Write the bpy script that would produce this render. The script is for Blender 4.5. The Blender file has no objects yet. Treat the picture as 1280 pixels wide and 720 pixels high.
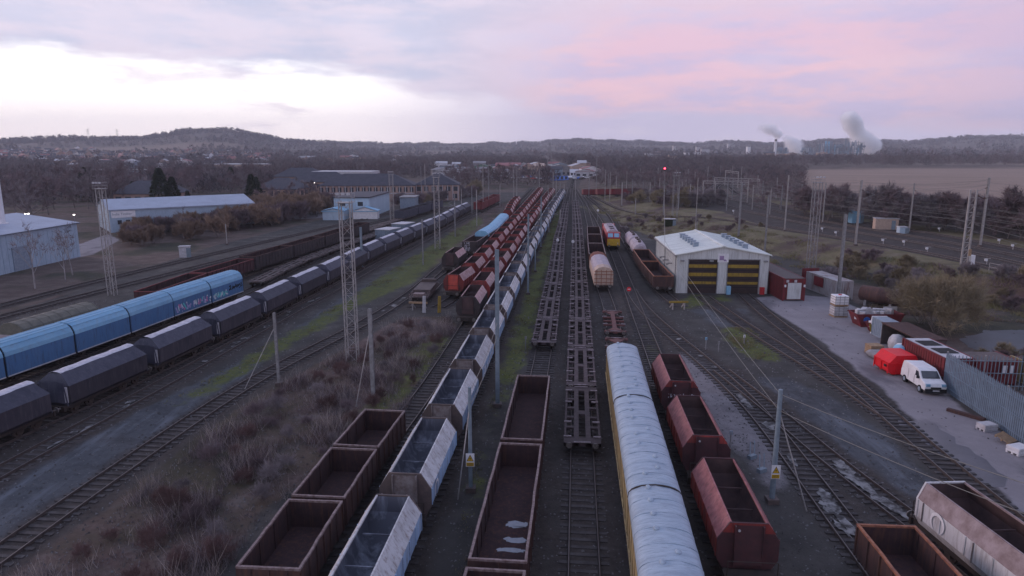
import bpy, math, random
import numpy as np
from math import radians, sin, cos, tan, atan, pi, hypot
random.seed(7); RNG = np.random.default_rng(7)
SC = bpy.context.scene

# ------------------------------------------------------------------ camera
CAM_H, FPX, PITCH = 20.0, 860.0, radians(11.5)
cam_d = bpy.data.cameras.new('camera'); cam = bpy.data.objects.new('camera', cam_d)
SC.collection.objects.link(cam); SC.camera = cam
cam.location = (0, 0, CAM_H); cam.rotation_euler = (pi/2-PITCH, 0, 0)
cam_d.sensor_width = 36; cam_d.lens = 36*FPX/1280; cam_d.clip_start = .5; cam_d.clip_end = 20000

# ------------------------------------------------------------------ world
SUN_EL, SUN_ROT = radians(5), radians(-62)      # low glow beyond the left edge of the view
world = bpy.data.worlds.new('World'); SC.world = world; world.use_nodes = True
def build_world():
    nt = world.node_tree; N = nt.nodes; L = nt.links; N.clear()
    def new(t, **k):
        n = N.new(t)
        for a, b in k.items(): setattr(n, a, b)
        return n
    def math_(op, a, b=None, c=None, clamp=False):
        n = new('ShaderNodeMath', operation=op, use_clamp=clamp)
        for i, v in enumerate((a, b, c)):
            if v is None: continue
            if isinstance(v, (int, float)): n.inputs[i].default_value = v
            else: L.new(v, n.inputs[i])
        return n.outputs[0]
    def mix(f, a, b):
        n = new('ShaderNodeMix', data_type='RGBA')
        for s, v in ((n.inputs[0], f), (n.inputs[6], a), (n.inputs[7], b)):
            if isinstance(v, (int, float)): s.default_value = v
            elif isinstance(v, tuple): s.default_value = (*v, 1)
            else: L.new(v, s)
        return n.outputs[2]
    def ramp(v, lo, hi):
        n = new('ShaderNodeMapRange', interpolation_type='SMOOTHSTEP')
        L.new(v, n.inputs[0]); n.inputs[1].default_value = lo; n.inputs[2].default_value = hi
        return n.outputs[0]
    tc = new('ShaderNodeTexCoord'); sp = new('ShaderNodeSeparateXYZ'); L.new(tc.outputs['Generated'], sp.inputs[0])
    x, y, z = sp.outputs
    az = math_('ARCTAN2', x, y)                       # 0 ahead, + right (radians)
    el = math_('ARCSINE', z)
    # cloud-space noise, stretched along the horizon
    cb = new('ShaderNodeCombineXYZ'); L.new(math_('MULTIPLY', az, 2.2), cb.inputs[0]); L.new(math_('MULTIPLY', el, 9.0), cb.inputs[1])
    def noise(scale, det, rough, off):
        m = new('ShaderNodeMapping'); L.new(cb.outputs[0], m.inputs[0]); m.inputs[1].default_value = (off, off*.7, off*.3)
        n = new('ShaderNodeTexNoise'); L.new(m.outputs[0], n.inputs['Vector'])
        n.inputs['Scale'].default_value = scale; n.inputs['Detail'].default_value = det; n.inputs['Roughness'].default_value = rough
        return n.outputs['Fac']
    n1, n2, n3 = noise(1.6, 8, .58, 3.1), noise(3.5, 9, .6, 11.7), noise(1.0, 5, .5, 27.3)
    # cloud underside edge: high on the left, low on the right
    t = ramp(az, -.20, .16)
    edge = math_('ADD', math_('MULTIPLY', t, -.036), .086)
    edge = math_('SUBTRACT', edge, math_('MULTIPLY', az, .028))
    d = math_('SUBTRACT', el, edge)
    d = math_('ADD', d, math_('MULTIPLY', math_('SUBTRACT', n1, .5), .085))
    d = math_('ADD', d, math_('MULTIPLY', math_('SUBTRACT', n2, .5), .045))
    cov = ramp(d, -.008, .014)
    # clear strip below the cloud
    lowL = mix(ramp(el, .0, .10), (1.10, .97, .96), (1.20, 1.14, 1.12))
    lowR = mix(ramp(el, .0, .05), (.56, .50, .66), (.54, .48, .65))
    low = mix(ramp(az, -.30, .12), lowL, lowR)
    wisp = math_('MULTIPLY', ramp(noise(2.6, 7, .6, 41.0), .53, .66), .55)
    low = mix(wisp, low, (.66, .58, .68))
    # cloud colours
    lil = mix(ramp(n2, .38, .62), (.50, .51, .66), (.66, .59, .70))
    pnk = mix(ramp(n1, .35, .65), (.68, .465, .575), (.78, .50, .545))
    pnk = mix(ramp(n2, .42, .66), pnk, (.52, .44, .62))
    pk = math_('MULTIPLY', ramp(az, -.16, .22), math_('SUBTRACT', 1.25, ramp(el, .10, .24)), clamp=True)
    cl = mix(pk, lil, pnk)
    cl = mix(math_('MULTIPLY', ramp(az, .38, .66), .6), cl, (.44, .38, .56))
    cl = mix(math_('MULTIPLY', ramp(n3, .5, .72), .35), cl, (.70, .66, .80))
    vis = mix(cov, low, cl)
    over = mix(ramp(n3, .3, .7), (.325, .385, .60), (.395, .43, .63))   # overcast dusk overhead
    vis = mix(ramp(el, .22, .60), vis, over)
    vis = mix(ramp(el, -.02, -.1), vis, (.12, .11, .15))
    sky = new('ShaderNodeTexSky', sky_type='NISHITA', sun_disc=False)
    sky.sun_elevation = SUN_EL; sky.sun_rotation = SUN_ROT; sky.altitude = 50
    sc = new('ShaderNodeVectorMath', operation='SCALE'); L.new(vis, sc.inputs[0]); sc.inputs['Scale'].default_value = 10.0 * .94
    ad = mix(.03, sc.outputs[0], sky.outputs[0])
    bg = new('ShaderNodeBackground'); L.new(ad, bg.inputs[0]); bg.inputs[1].default_value = .1
    out = new('ShaderNodeOutputWorld'); L.new(bg.outputs[0], out.inputs[0])
build_world()
sun_d = bpy.data.lights.new('sun', 'SUN'); sun = bpy.data.objects.new('sun', sun_d); SC.collection.objects.link(sun)
sun_d.energy = .95; sun_d.angle = radians(18); sun_d.color = (1, .72, .70)
sun.rotation_euler = (pi/2-radians(14), 0, -SUN_ROT + pi)
SC.view_settings.view_transform = 'Standard'; SC.view_settings.look = 'None'
SC.view_settings.exposure = .52; SC.view_settings.gamma = 1
SC.cycles.max_bounces = 12; SC.cycles.diffuse_bounces = 3; SC.cycles.glossy_bounces = 3; SC.cycles.volume_bounces = 12; SC.cycles.transparent_max_bounces = 8

# ------------------------------------------------------------------ projection and terrain
def ray(px, py):
    x = px-640; u = 360-py
    return (x, FPX*cos(PITCH)+u*sin(PITCH), -FPX*sin(PITCH)+u*cos(PITCH))
def P(px, py, z=0.0):
    r = ray(px, py); t = (z-CAM_H)/r[2]; return (r[0]*t, r[1]*t)
def atY(px, py, Y):                 # point of the picture at forward distance Y
    r = ray(px, py); t = Y/r[1]; return (r[0]*t, Y, CAM_H+r[2]*t)
PLAT = 2.6
def sm(a, b, v):
    t = np.clip((v-a)/(b-a), 0, 1); return t*t*(3-2*t)
_cr = sorted([P(*p, PLAT) for p in ((760,262),(820,271),(900,281),(1000,297),(1100,316),(1200,338),(1262,352))], key=lambda c: c[0])
_cr = [(_cr[0][0]-60, 300.)]+_cr
_cx = np.array([c[0] for c in _cr]+[78, 100, 200]); _cy = np.array([c[1] for c in _cr]+[84, 60, 20.])
SKY = [(-700,180),(-300,178),(0,178),(60,175),(100,173),(120,173),(190,174),(225,169),(250,164.5),(290,163),(310,164),(330,169),(360,176),(400,178),(480,179),(560,180),(640,179),(700,176),(760,176),(820,179),(870,180),(905,178),(950,180),(1000,179),(1030,177),(1060,176),(1085,178),(1130,179),(1200,174),(1280,174),(1600,176),(2000,178)]
def height(x, y):
    x = np.asarray(x, float); y = np.asarray(y, float)
    cy = np.interp(x, _cx, _cy)
    w = 12 + sm(75, 150, y)*10
    h = PLAT*sm(-w, 0, (y-cy)*.55)*sm(28, 50, x)
    r = np.hypot(x, y)
    a = x/np.maximum(y, 1)                   # ground azimuth
    px = 640+FPX*(a)*cos(PITCH)*1.02
    sy = np.interp(px, [s[0] for s in SKY], [s[1] for s in SKY])
    R = 2600 + 900*sm(330, 480, px)
    top = 20 + R*np.tan((185.3-sy)/860) - 9
    hh = (top)*(.55*sm(.38, 1.0, r/R)+.45*sm(.72, 1.0, r/R))
    hh = hh + sm(.35, .7, r/R)*(np.sin(x*.011+1)*np.cos(y*.009)*4)*(1-sm(.85, 1, r/R))
    hh = hh*(1-.8*sm(1.1, 1.5, r/R))
    return h + np.where(y > 0, hh, 0)
def hz(x, y): return float(height(x, y))
def G(px, py):                       # picture point on the terrain
    z = 0.0
    for _ in range(12):
        x, y = P(px, py, z); z = .5*z+.5*hz(x, y)
    return (x, y, z)

# ------------------------------------------------------------------ helpers
def link(o): SC.collection.objects.link(o); return o
class MB:
    def __init__(s): s.v = []; s.f = []; s.m = []
    def add(s, vs, fs, mi=0):
        b = len(s.v); s.v += [tuple(v) for v in vs]
        for f in fs: s.f.append(tuple(i+b for i in f)); s.m.append(mi)
        return s
    def bx(s, x0, x1, y0, y1, z0, z1, mi=0):
        return s.add([(x0,y0,z0),(x1,y0,z0),(x1,y1,z0),(x0,y1,z0),(x0,y0,z1),(x1,y0,z1),(x1,y1,z1),(x0,y1,z1)],
            [(3,2,1,0),(4,5,6,7),(0,1,5,4),(1,2,6,5),(2,3,7,6),(3,0,4,7)], mi)
    def obx(s, cx, cy, z0, sx, sy, sz, a=0, mi=0):
        ca, sa = cos(a), sin(a); vs = []
        for z in (z0, z0+sz):
            for dx, dy in ((-1,-1),(1,-1),(1,1),(-1,1)):
                X, Y = dx*sx/2, dy*sy/2; vs.append((cx+X*ca-Y*sa, cy+X*sa+Y*ca, z))
        return s.add(vs, [(3,2,1,0),(4,5,6,7),(0,1,5,4),(1,2,6,5),(2,3,7,6),(3,0,4,7)], mi)
    def prism(s, prof, y0, y1, mi=0, caps=True):        # profile (x,z) drawn out along y
        n = len(prof); vs = [(x,y0,z) for x,z in prof]+[(x,y1,z) for x,z in prof]
        fs = [(i,(i+1)%n,n+(i+1)%n,n+i) for i in range(n)]
        if caps: fs += [tuple(range(n))[::-1], tuple(range(n,2*n))]
        return s.add(vs, fs, mi)
    def loft(s, rings, mi=0, cap0=True, cap1=True):
        n = len(rings[0]); vs = [p for r in rings for p in r]; fs = []
        for k in range(len(rings)-1):
            for i in range(n): fs.append((k*n+i, k*n+(i+1)%n, (k+1)*n+(i+1)%n, (k+1)*n+i))
        if cap0: fs.append(tuple(range(n))[::-1])
        if cap1: fs.append(tuple(range((len(rings)-1)*n, len(rings)*n)))
        return s.add(vs, fs, mi)
    def tube(s, p0, p1, r0, r1=None, n=6, mi=0):
        r1 = r0 if r1 is None else r1
        a = np.array(p0, float); b = np.array(p1, float); d = b-a; L = np.linalg.norm(d)
        if L < 1e-6: return s
        d /= L; u = np.cross(d, (0,0,1.) if abs(d[2]) < .9 else (1.,0,0)); u /= np.linalg.norm(u); w = np.cross(d, u)
        R = []
        for c, r in ((a, r0), (b, r1)): R.append([tuple(c+r*(cos(2*pi*i/n)*u+sin(2*pi*i/n)*w)) for i in range(n)])
        return s.loft(R, mi)
    def quad(s, a, b, c, d, mi=0): return s.add([a,b,c,d], [(0,1,2,3)], mi)
    def build(s, name, mats, parent=None, smooth=False, bevel=0):
        me = bpy.data.meshes.new(name); me.from_pydata(s.v, [], s.f); me.update()
        if not isinstance(mats, (list, tuple)): mats = [mats]
        for m in mats: me.materials.append(m)
        if len(mats) > 1: me.polygons.foreach_set('material_index', s.m)
        if smooth: me.polygons.foreach_set('use_smooth', [True]*len(me.polygons))
        o = link(bpy.data.objects.new(name, me))
        if parent: o.parent = parent
        if bevel:
            b = o.modifiers.new('bevel', 'BEVEL'); b.width = bevel; b.segments = 2; b.limit_method = 'ANGLE'
        return o
def np_mesh(name, V, F, mats, mi=None):
    V = np.asarray(V, np.float32); F = np.asarray(F, np.int32); k = F.shape[1]
    me = bpy.data.meshes.new(name); me.vertices.add(len(V)); me.vertices.foreach_set('co', V.ravel())
    me.loops.add(F.size); me.loops.foreach_set('vertex_index', F.ravel())
    me.polygons.add(len(F)); me.polygons.foreach_set('loop_start', np.arange(0, F.size, k, dtype=np.int32))
    me.polygons.foreach_set('loop_total', np.full(len(F), k, np.int32))
    for m in (mats if isinstance(mats, (list, tuple)) else [mats]): me.materials.append(m)
    if mi is not None: me.polygons.foreach_set('material_index', np.asarray(mi, np.int32))
    me.update(calc_edges=True); me.validate()
    return me
def tag(o, label=None, cat=None, group=None, kind=None):
    if label: o['label'] = label
    if cat: o['category'] = cat
    if group: o['group'] = group
    if kind: o['kind'] = kind
    return o
def empty(name, loc=(0,0,0), rz=0):
    o = link(bpy.data.objects.new(name, None)); o.location = loc; o.rotation_euler = (0,0,rz); o.empty_display_size = .5
    return o
def copy_tree(o, parent=None):
    c = o.copy(); link(c)
    if parent: c.parent = parent
    for ch in list(o.children): copy_tree(ch, c)
    return c
ORD = ['nearest','second','third','fourth','fifth','sixth','seventh','eighth','ninth','tenth','eleventh','twelfth','thirteenth','fourteenth','fifteenth','sixteenth','seventeenth','eighteenth','nineteenth','twentieth','twenty-first','twenty-second','twenty-third','twenty-fourth','twenty-fifth','twenty-sixth','twenty-seventh','twenty-eighth','twenty-ninth','thirtieth']

# ------------------------------------------------------------------ materials
def mat(name, c1, c2=None, scale=2.0, rough=.75, bump=0, bscale=None, metal=0, lo=.35, hi=.65, stretch=(1,1,1), rnd=0, spec=.3, det=6, streak=None):
    m = bpy.data.materials.new(name); m.use_nodes = True; nt = m.node_tree; N = nt.nodes; L = nt.links
    b = N['Principled BSDF']; b.inputs['Roughness'].default_value = rough; b.inputs['Metallic'].default_value = metal
    b.inputs['Specular IOR Level'].default_value = spec
    tc = N.new('ShaderNodeTexCoord'); mp = N.new('ShaderNodeMapping'); L.new(tc.outputs['Object'], mp.inputs[0]); mp.inputs[3].default_value = stretch
    oi = N.new('ShaderNodeObjectInfo'); vm = N.new('ShaderNodeVectorMath'); vm.operation = 'SCALE'
    cmb = N.new('ShaderNodeCombineXYZ'); [L.new(oi.outputs['Random'], cmb.inputs[i]) for i in range(3)]
    L.new(cmb.outputs[0], vm.inputs[0]); vm.inputs['Scale'].default_value = 40; L.new(vm.outputs[0], mp.inputs[1])
    if c2 is None: c2 = tuple(v*.72 for v in c1)
    n = N.new('ShaderNodeTexNoise'); L.new(mp.outputs[0], n.inputs['Vector']); n.inputs['Scale'].default_value = scale
    n.inputs['Detail'].default_value = det; n.inputs['Roughness'].default_value = .65
    mr = N.new('ShaderNodeMapRange'); L.new(n.outputs['Fac'], mr.inputs[0]); mr.inputs[1].default_value = lo; mr.inputs[2].default_value = hi
    mx = N.new('ShaderNodeMix'); mx.data_type = 'RGBA'; L.new(mr.outputs[0], mx.inputs[0])
    mx.inputs[6].default_value = (*c1,1); mx.inputs[7].default_value = (*c2,1); out = mx.outputs[2]
    if streak:
        m3 = N.new('ShaderNodeMapping'); L.new(mp.outputs[0], m3.inputs[0]); m3.inputs[3].default_value = (1, 1, .12/max(stretch[2], .01))
        n3 = N.new('ShaderNodeTexNoise'); L.new(m3.outputs[0], n3.inputs['Vector']); n3.inputs['Scale'].default_value = 5; n3.inputs['Detail'].default_value = 5; n3.inputs['Roughness'].default_value = .7
        r3 = N.new('ShaderNodeMapRange'); L.new(n3.outputs['Fac'], r3.inputs[0]); r3.inputs[1].default_value = .50; r3.inputs[2].default_value = .66; r3.inputs[4].default_value = streak[3]
        x3 = N.new('ShaderNodeMix'); x3.data_type = 'RGBA'; L.new(r3.outputs[0], x3.inputs[0]); L.new(out, x3.inputs[6]); x3.inputs[7].default_value = (*streak[:3], 1); out = x3.outputs[2]
    if rnd:
        hs = N.new('ShaderNodeHueSaturation'); L.new(out, hs.inputs['Color'])
        m2 = N.new('ShaderNodeMapRange'); L.new(oi.outputs['Random'], m2.inputs[0]); m2.inputs[3].default_value = 1-rnd; m2.inputs[4].default_value = 1+rnd
        L.new(m2.outputs[0], hs.inputs['Value']); out = hs.outputs[0]
    L.new(out, b.inputs['Base Color'])
    if bump:
        nb = N.new('ShaderNodeTexNoise'); L.new(mp.outputs[0], nb.inputs['Vector']); nb.inputs['Scale'].default_value = bscale or scale*4; nb.inputs['Detail'].default_value = 4
        bp = N.new('ShaderNodeBump'); bp.inputs['Strength'].default_value = bump; bp.inputs['Distance'].default_value = .05
        L.new(nb.outputs['Fac'], bp.inputs['Height']); L.new(bp.outputs[0], b.inputs['Normal'])
    return m
def emis(name, c, s):
    m = bpy.data.materials.new(name); m.use_nodes = True; b = m.node_tree.nodes['Principled BSDF']
    b.inputs['Base Color'].default_value = (*c,1); b.inputs['Emission Color'].default_value = (*c,1); b.inputs['Emission Strength'].default_value = s
    return m
M = {}
M['rail'] = mat('rail steel', (.060,.045,.040), (.035,.027,.026), 3, .6)
M['railtop'] = mat('rail head', (.135,.115,.11), (.07,.055,.052), .6, .45)
M['railshine'] = mat('shiny rail head', (.34,.31,.32), (.26,.23,.23), .6, .4)
M['sleeper'] = mat('weathered sleepers', (.085,.076,.076), (.036,.031,.031), 1.3, .9)
M['under'] = mat('underframe grime', (.028,.024,.024), (.05,.036,.03), 3, .85)
M['wheel'] = mat('wheel steel', (.07,.05,.04), (.03,.025,.025), 4, .6)
M['buffer'] = mat('buffer steel', (.20,.19,.19), (.10,.08,.07), 6, .45, metal=.3)
M['silver'] = mat('silver hopper paint', (.50,.51,.53), (.27,.27,.28), 1.5, .5, stretch=(1,1,.3), lo=.45, hi=.78, rnd=.18, streak=(0.16, 0.11, 0.09, 0.7))
M['silver_b'] = mat('pale blue hopper side', (.30,.43,.60), (.19,.25,.34), 1.2, .5, stretch=(1,1,.3), lo=.42, hi=.75, rnd=.2, streak=(0.12, 0.1, 0.1, 0.7))
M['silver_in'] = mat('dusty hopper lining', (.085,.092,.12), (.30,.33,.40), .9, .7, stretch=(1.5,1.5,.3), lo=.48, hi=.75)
M['dark_end'] = mat('dark hopper end', (.075,.062,.062), (.12,.09,.085), 2.5, .7, rnd=.1)
M['chute'] = mat('grey end panel', (.22,.20,.20), (.12,.09,.085), 3, .65)
M['redh'] = mat('faded red hopper paint', (.27,.042,.038), (.12,.028,.028), 1.6, .6, stretch=(1,1,.4), rnd=.3, streak=(.05,.028,.028,.7))
M['redtop'] = mat('sky lit red upper plate', (.34,.14,.14), (.21,.07,.075), 2.2, .6, rnd=.12, streak=(0.12, 0.06, 0.06, 0.7))  # skylight on the sloping plates painted in as paler, pinker red
M['pinktop'] = mat('sky lit pink upper plate', (.46,.33,.33), (.30,.16,.16), 2.0, .65, rnd=.15, streak=(0.2, 0.11, 0.1, 0.6))  # pink glow of the sky on upper plates put into the colour
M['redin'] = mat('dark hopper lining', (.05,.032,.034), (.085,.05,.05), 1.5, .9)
M['blackh'] = mat('blackened hopper', (.035,.03,.034), (.06,.045,.045), 2, .75)
M['orange'] = mat('orange end panel', (.50,.075,.05), (.34,.055,.045), 2, .6)
M['rust'] = mat('brown wagon paint', (.085,.045,.042), (.048,.030,.030), 2.4, .8, stretch=(1,1,.35), rnd=.15, bump=.2, streak=(0.13, 0.06, 0.035, 0.6))
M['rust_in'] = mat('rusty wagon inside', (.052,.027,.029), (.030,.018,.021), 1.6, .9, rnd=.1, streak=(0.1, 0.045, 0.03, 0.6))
M['rim'] = mat('rubbed wagon rim', (.24,.185,.185), (.11,.07,.065), 5, .6)
M['rim_or'] = mat('rusty orange rim', (.33,.14,.08), (.17,.07,.05), 4, .7)
M['water'] = mat('puddle water', (.20,.21,.26), (.16,.17,.2), 4, .08, spec=.9)
M['greyt'] = mat('slate grey sheeted hopper', (.036,.038,.060), (.060,.062,.088), 1.3, .65, rnd=.12, streak=(.10,.10,.12,.4))
M['greys'] = mat('grey hopper side', (.028,.027,.038), (.048,.042,.052), 1.2, .75, stretch=(1,1,.4), rnd=.15, streak=(0.085, 0.075, 0.085, 0.6))
M['tarp'] = mat('pale tarpaulin', (.56,.55,.60), (.38,.37,.42), 3, .6, bump=.5)
M['blue_r'] = mat('blue wagon cover', (.15,.33,.50), (.20,.40,.56), 1.1, .45, stretch=(1,.4,1), rnd=.08, streak=(.18,.24,.3,.4))
M['blue_s'] = mat('blue wagon side', (.068,.165,.33), (.09,.19,.35), 1.3, .5, stretch=(1,1,.35), rnd=.08, streak=(.06,.08,.14,.6))
M['blue_d'] = mat('gap shade and spray black', (.012,.014,.022), None, 3, .8)  # near black painted for shade in the wagon gaps, also black spray paint
M['lblue'] = mat('light blue cover', (.17,.38,.55), (.26,.46,.62), 1.2, .5)
M['flat'] = mat('container flat steel', (.078,.056,.060), (.040,.029,.031), 3, .75, rnd=.2)
M['flat_hi'] = mat('bare bolster steel', (.30,.25,.27), (.10,.08,.085), 4, .6)
M['flat_red'] = mat('red brown flat steel', (.16,.07,.065), (.09,.04,.04), 3, .75)
M['van_roof'] = mat('silver van roof', (.34,.42,.50), (.25,.31,.38), 1.5, .42, stretch=(.5,2.6,1), lo=.42, hi=.68, bump=.3, bscale=2.5, streak=(0.15, 0.17, 0.2, 0.45))
M['van_side'] = mat('faded yellow van side', (.42,.33,.16), (.27,.20,.12), 2, .7, stretch=(1,1,.4), streak=(0.13, 0.1, 0.07, 0.7))
M['cream'] = mat('cream tarpaulin', (.50,.38,.30), (.36,.27,.23), 2.5, .7)
M['pale'] = mat('pale mauve sheet', (.42,.36,.40), (.30,.25,.28), 2, .65)
M['loco_red'] = mat('locomotive red', (.36,.03,.04), (.26,.025,.03), 3, .4)
M['yellow'] = mat('signal yellow', (.62,.40,.03), (.45,.28,.03), 3, .55)
M['glass'] = mat('dark window glass', (.03,.035,.045), (.05,.055,.07), 1, .12, spec=.8)
M['screen'] = mat('pale blue windscreen', (.22,.40,.55), (.16,.3,.42), 2, .15, spec=.8)
M['white'] = mat('white paint', (.72,.72,.74), (.60,.60,.63), 2, .45)
M['offwhite'] = mat('weathered white paint', (.52,.52,.55), (.36,.35,.37), 2, .6)
M['conc'] = mat('concrete', (.30,.29,.30), (.20,.19,.20), 1.5, .9)
M['galv'] = mat('galvanised steel', (.27,.33,.40), (.18,.23,.29), 3, .5, metal=.1)
M['mast'] = mat('grey mast steel', (.27,.27,.28), (.17,.165,.17), 3, .6)
M['mast_b'] = mat('blue grey mast steel', (.20,.25,.29), (.14,.18,.22), 3, .5)
M['mast_l'] = mat('pale mast steel', (.36,.34,.335), (.25,.235,.23), 3, .6)
M['wood'] = mat('raw timber', (.38,.26,.16), (.24,.16,.10), 4, .85)
M['wire'] = mat('copper overhead wire', (.22,.21,.19), None, 3, .5, metal=.3)
M['insul'] = mat('brown insulator', (.10,.05,.04), None, 3, .35)
M['clad'] = mat('pale corrugated cladding', (.58,.60,.60), (.40,.42,.43), .9, .55, stretch=(1,1,.25), lo=.45, hi=.75, streak=(0.26, 0.25, 0.24, 0.5))
M['roofp'] = mat('pale shed roof', (.74,.77,.73), (.55,.58,.55), .6, .6, stretch=(.4,3,1), streak=(0.45, 0.45, 0.42, 0.5))
M['whwall'] = mat('pale blue warehouse cladding', (.36,.46,.56), (.30,.39,.48), .5, .5, streak=(0.22, 0.26, 0.3, 0.4))
M['whroof'] = mat('pale blue warehouse roof', (.33,.38,.47), (.27,.31,.39), .4, .5)
M['cyan'] = mat('light blue cladding', (.42,.53,.62), (.34,.44,.53), .6, .5, stretch=(1,1,.3), streak=(.25,.3,.34,.4))
M['slate'] = mat('dark slate roof', (.045,.045,.060), (.07,.068,.085), .6, .75)
M['brick'] = mat('buff brick', (.36,.25,.21), (.27,.19,.17), .7, .9)
M['redc'] = mat('dark red container paint', (.19,.025,.032), (.10,.020,.024), 1.2, .55, stretch=(1,1,.4), streak=(0.07, 0.03, 0.03, 0.6))
M['brred'] = mat('bright red skip paint', (.72,.01,.02), (.60,.012,.02), 2, .45)
M['doorb'] = mat('dark brown door panel', (.045,.028,.028), (.03,.02,.02), 2, .6)
M['doory'] = mat('yellow door panel', (.33,.225,.03), (.22,.15,.025), 1.4, .6, streak=(.10,.07,.03,.6))
M['black'] = mat('black rubber', (.015,.015,.017), None, 3, .7)
M['redp'] = mat('red paint', (.5,.03,.04), None, 3, .5)
M['dgreen'] = mat('faded green', (.12,.2,.15), None, 2, .7)
M['amber'] = mat('amber plastic', (.6,.25,.02), None, 2, .4)
M['fence'] = mat('grey blue palisade steel', (.15,.21,.275), (.11,.15,.20), 1.2, .5)
M['maroon'] = mat('dark maroon end', (.075,.028,.032), (.045,.022,.026), 2, .7)
M['bluep'] = mat('blue paint', (.03,.12,.42), None, 3, .5)
M['lamp_w'] = emis('lit white lamp', (1,.93,.85), 7)
M['lamp_r'] = emis('lit red signal', (1,.03,.06), 14)
# vegetation
def vmat(name, c1, c2, rnd=.25):
    return mat(name, c1, c2, .6, .95, rnd=rnd, spec=.05, det=2)
M['bark'] = vmat('bare bark', (.19,.165,.16), (.12,.105,.10))
M['birch'] = vmat('birch bark', (.42,.40,.40), (.2,.18,.18), .1)
M['twig'] = vmat('purple brown twigs', (.195,.145,.150), (.130,.100,.110))
M['twig_r'] = vmat('russet twigs', (.26,.185,.135), (.20,.145,.115))
M['twig_o'] = vmat('olive twigs', (.25,.205,.135), (.18,.15,.105))
M['twig_g'] = vmat('grey twigs', (.245,.21,.215), (.165,.142,.152))
M['ever'] = vmat('dark evergreen', (.022,.030,.020), (.035,.042,.025))
M['farwood'] = vmat('far woodland', (.135,.115,.125), (.090,.082,.095), .3)

# ------------------------------------------------------------------ tracks (picture control points, near to far)
TR = {
 't1': [(0,383),(100,357),(200,333),(290,312),(430,280),(520,259),(600,243)],
 't1b': [(-40,408),(0,397),(100,371),(200,346),(290,323),(420,291),(500,270)],
 't2': [(-60,428,3.4),(8,410,3.4),(105,384,3.4),(250,340,2.7),(300,326,2.7),(420,291,2.7),(495,265,3),(560,248,3)],
 't3': [(-70,445,3.9),(75,403,3.9),(146,382,3.9),(200,364,3.9),(246,350,3.9),(293,338,3.9),(365,328,1.2),(427,305,1.2),(500,282,1)],
 't4': [(-60,512,3.5),(0,490,3.5),(80,461,3.5),(160,432,3.5),(241,397,3.5),(304,373,3.5),(356,350,3.5),(417,324,3.5),(457,305,3.5),(490,292,3.5),(521,280,3.5),(552,268,3.5),(573,257,3.5),(610,243,3.5)],
 't5': [(-60,625),(0,590),(175,497),(312,420),(425,358),(497,318),(560,285),(625,252)],
 't6': [(-90,760),(0,693),(277,500),(320,474),(357,453.5),(395,436),(432,417.5),(470,397),(517,366),(557,330),(592,300),(640,263)],
 'z0': [(520,385),(540,360),(568,315,3),(592,298,3),(615,282,3.7),(634,262,3.7),(640,252,3),(665,236)],
 'z1': [(548,385),(571,344,3.3),(592,325,3.3),(602,314,3.3),(627,287,3.3),(637,276,3.3),(648,265,3.3),(680,237)],
 'z2': [(331,715,2.6),(388,631,2.6),(441,560,2.6),(477,513,2.6),(522,509),(578,419),(598,352,3.3),(634,307,3.3),(645,291,3.3),(660,271,3.3),(668,261,3.3),(695,237)],
 'z3': [(439,720,3.3),(488,625,3.3),(541,527,3.3),(575,462,3.3),(597,419.5,3.3),(617,382,3.3),(637,344,3.3),(663,296,3.3),(679,273,3.3),(688,257,3.3),(708,237)],
 't8': [(621.5,701.6,2.6),(651,555.6,2.6),(666.5,470,2.6),(680.5,425,1),(687,380,1),(694,342,1),(699,299,1),(703,281,1),(706,262,1),(712,236)],
 't9': [(729.5,683),(728,556,1),(725.5,429,1),(724.7,380,1),(723,324,1),(722,286,1),(721,273,1),(717,236)],
 't10': [(843,715,3.7),(817,593,3.7),(790,485,3.7),(777.5,428,3.7),(765,382,1.1),(757,372),(754,331,3.7),(746,310,3.7),(741,280,2.6),(731,255),(720,237)],
 't11': [(938.5,658,3.3),(904,585,3.3),(886,549,3.3),(864.5,505,3.3),(839.5,449.5,3.3),(812,430),(796,390),(785,358),(766,312),(748,275),(728,245)],
 't12': [(850,384),(827,345,2.6),(803,314,2.6),(795,303,2.6),(785,290,2.6),(765,270),(735,246)],
 't13': [(1163,718,2.6),(1110,655,2.6),(1046,652),(1003,588),(975,549),(936,500),(905,474),(868,442),(825,408),(800,384),(788,362)],
 't13b': [(1280,665,3.3),(1200,603,3.3),(1126,650),(1060,598),(1010,553),(957,505),(925,481),(900,463)],
 't14': [(1280,665),(1198,598),(1140,545),(1088,500),(1077,489),(1009,432),(960,397),(929,368)],
 't14b': [(1118,525),(1082,500),(1050,480),(1010,455),(960,427),(920,401),(878,370)],
 'm1': [(1330,360,PLAT),(1280,345,PLAT),(1200,325,PLAT),(1100,306,PLAT),(1000,290,PLAT),(900,274,PLAT),(820,266,PLAT),(775,258,1.5),(735,243,0)],
 'm2': [(1330,343,PLAT),(1280,331,PLAT),(1200,313,PLAT),(1100,296,PLAT),(1000,279,PLAT),(930,264,PLAT),(888,251,PLAT),(880,238,PLAT),(905,222,PLAT)],
 'm3': [(1330,333,PLAT),(1280,322,PLAT),(1200,306,PLAT),(1100,289,PLAT),(1000,272,PLAT),(940,257,PLAT),(905,246,PLAT),(895,235,PLAT),(912,222,PLAT)],
 'm4': [(1330,323,PLAT),(1280,313,PLAT),(1200,298,PLAT),(1100,282,PLAT),(1000,265,PLAT),(955,252,PLAT),(920,242,PLAT),(910,232,PLAT),(920,222,PLAT)],
 'thr': [(714,240),(718,225),(716,214)],
}
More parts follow.
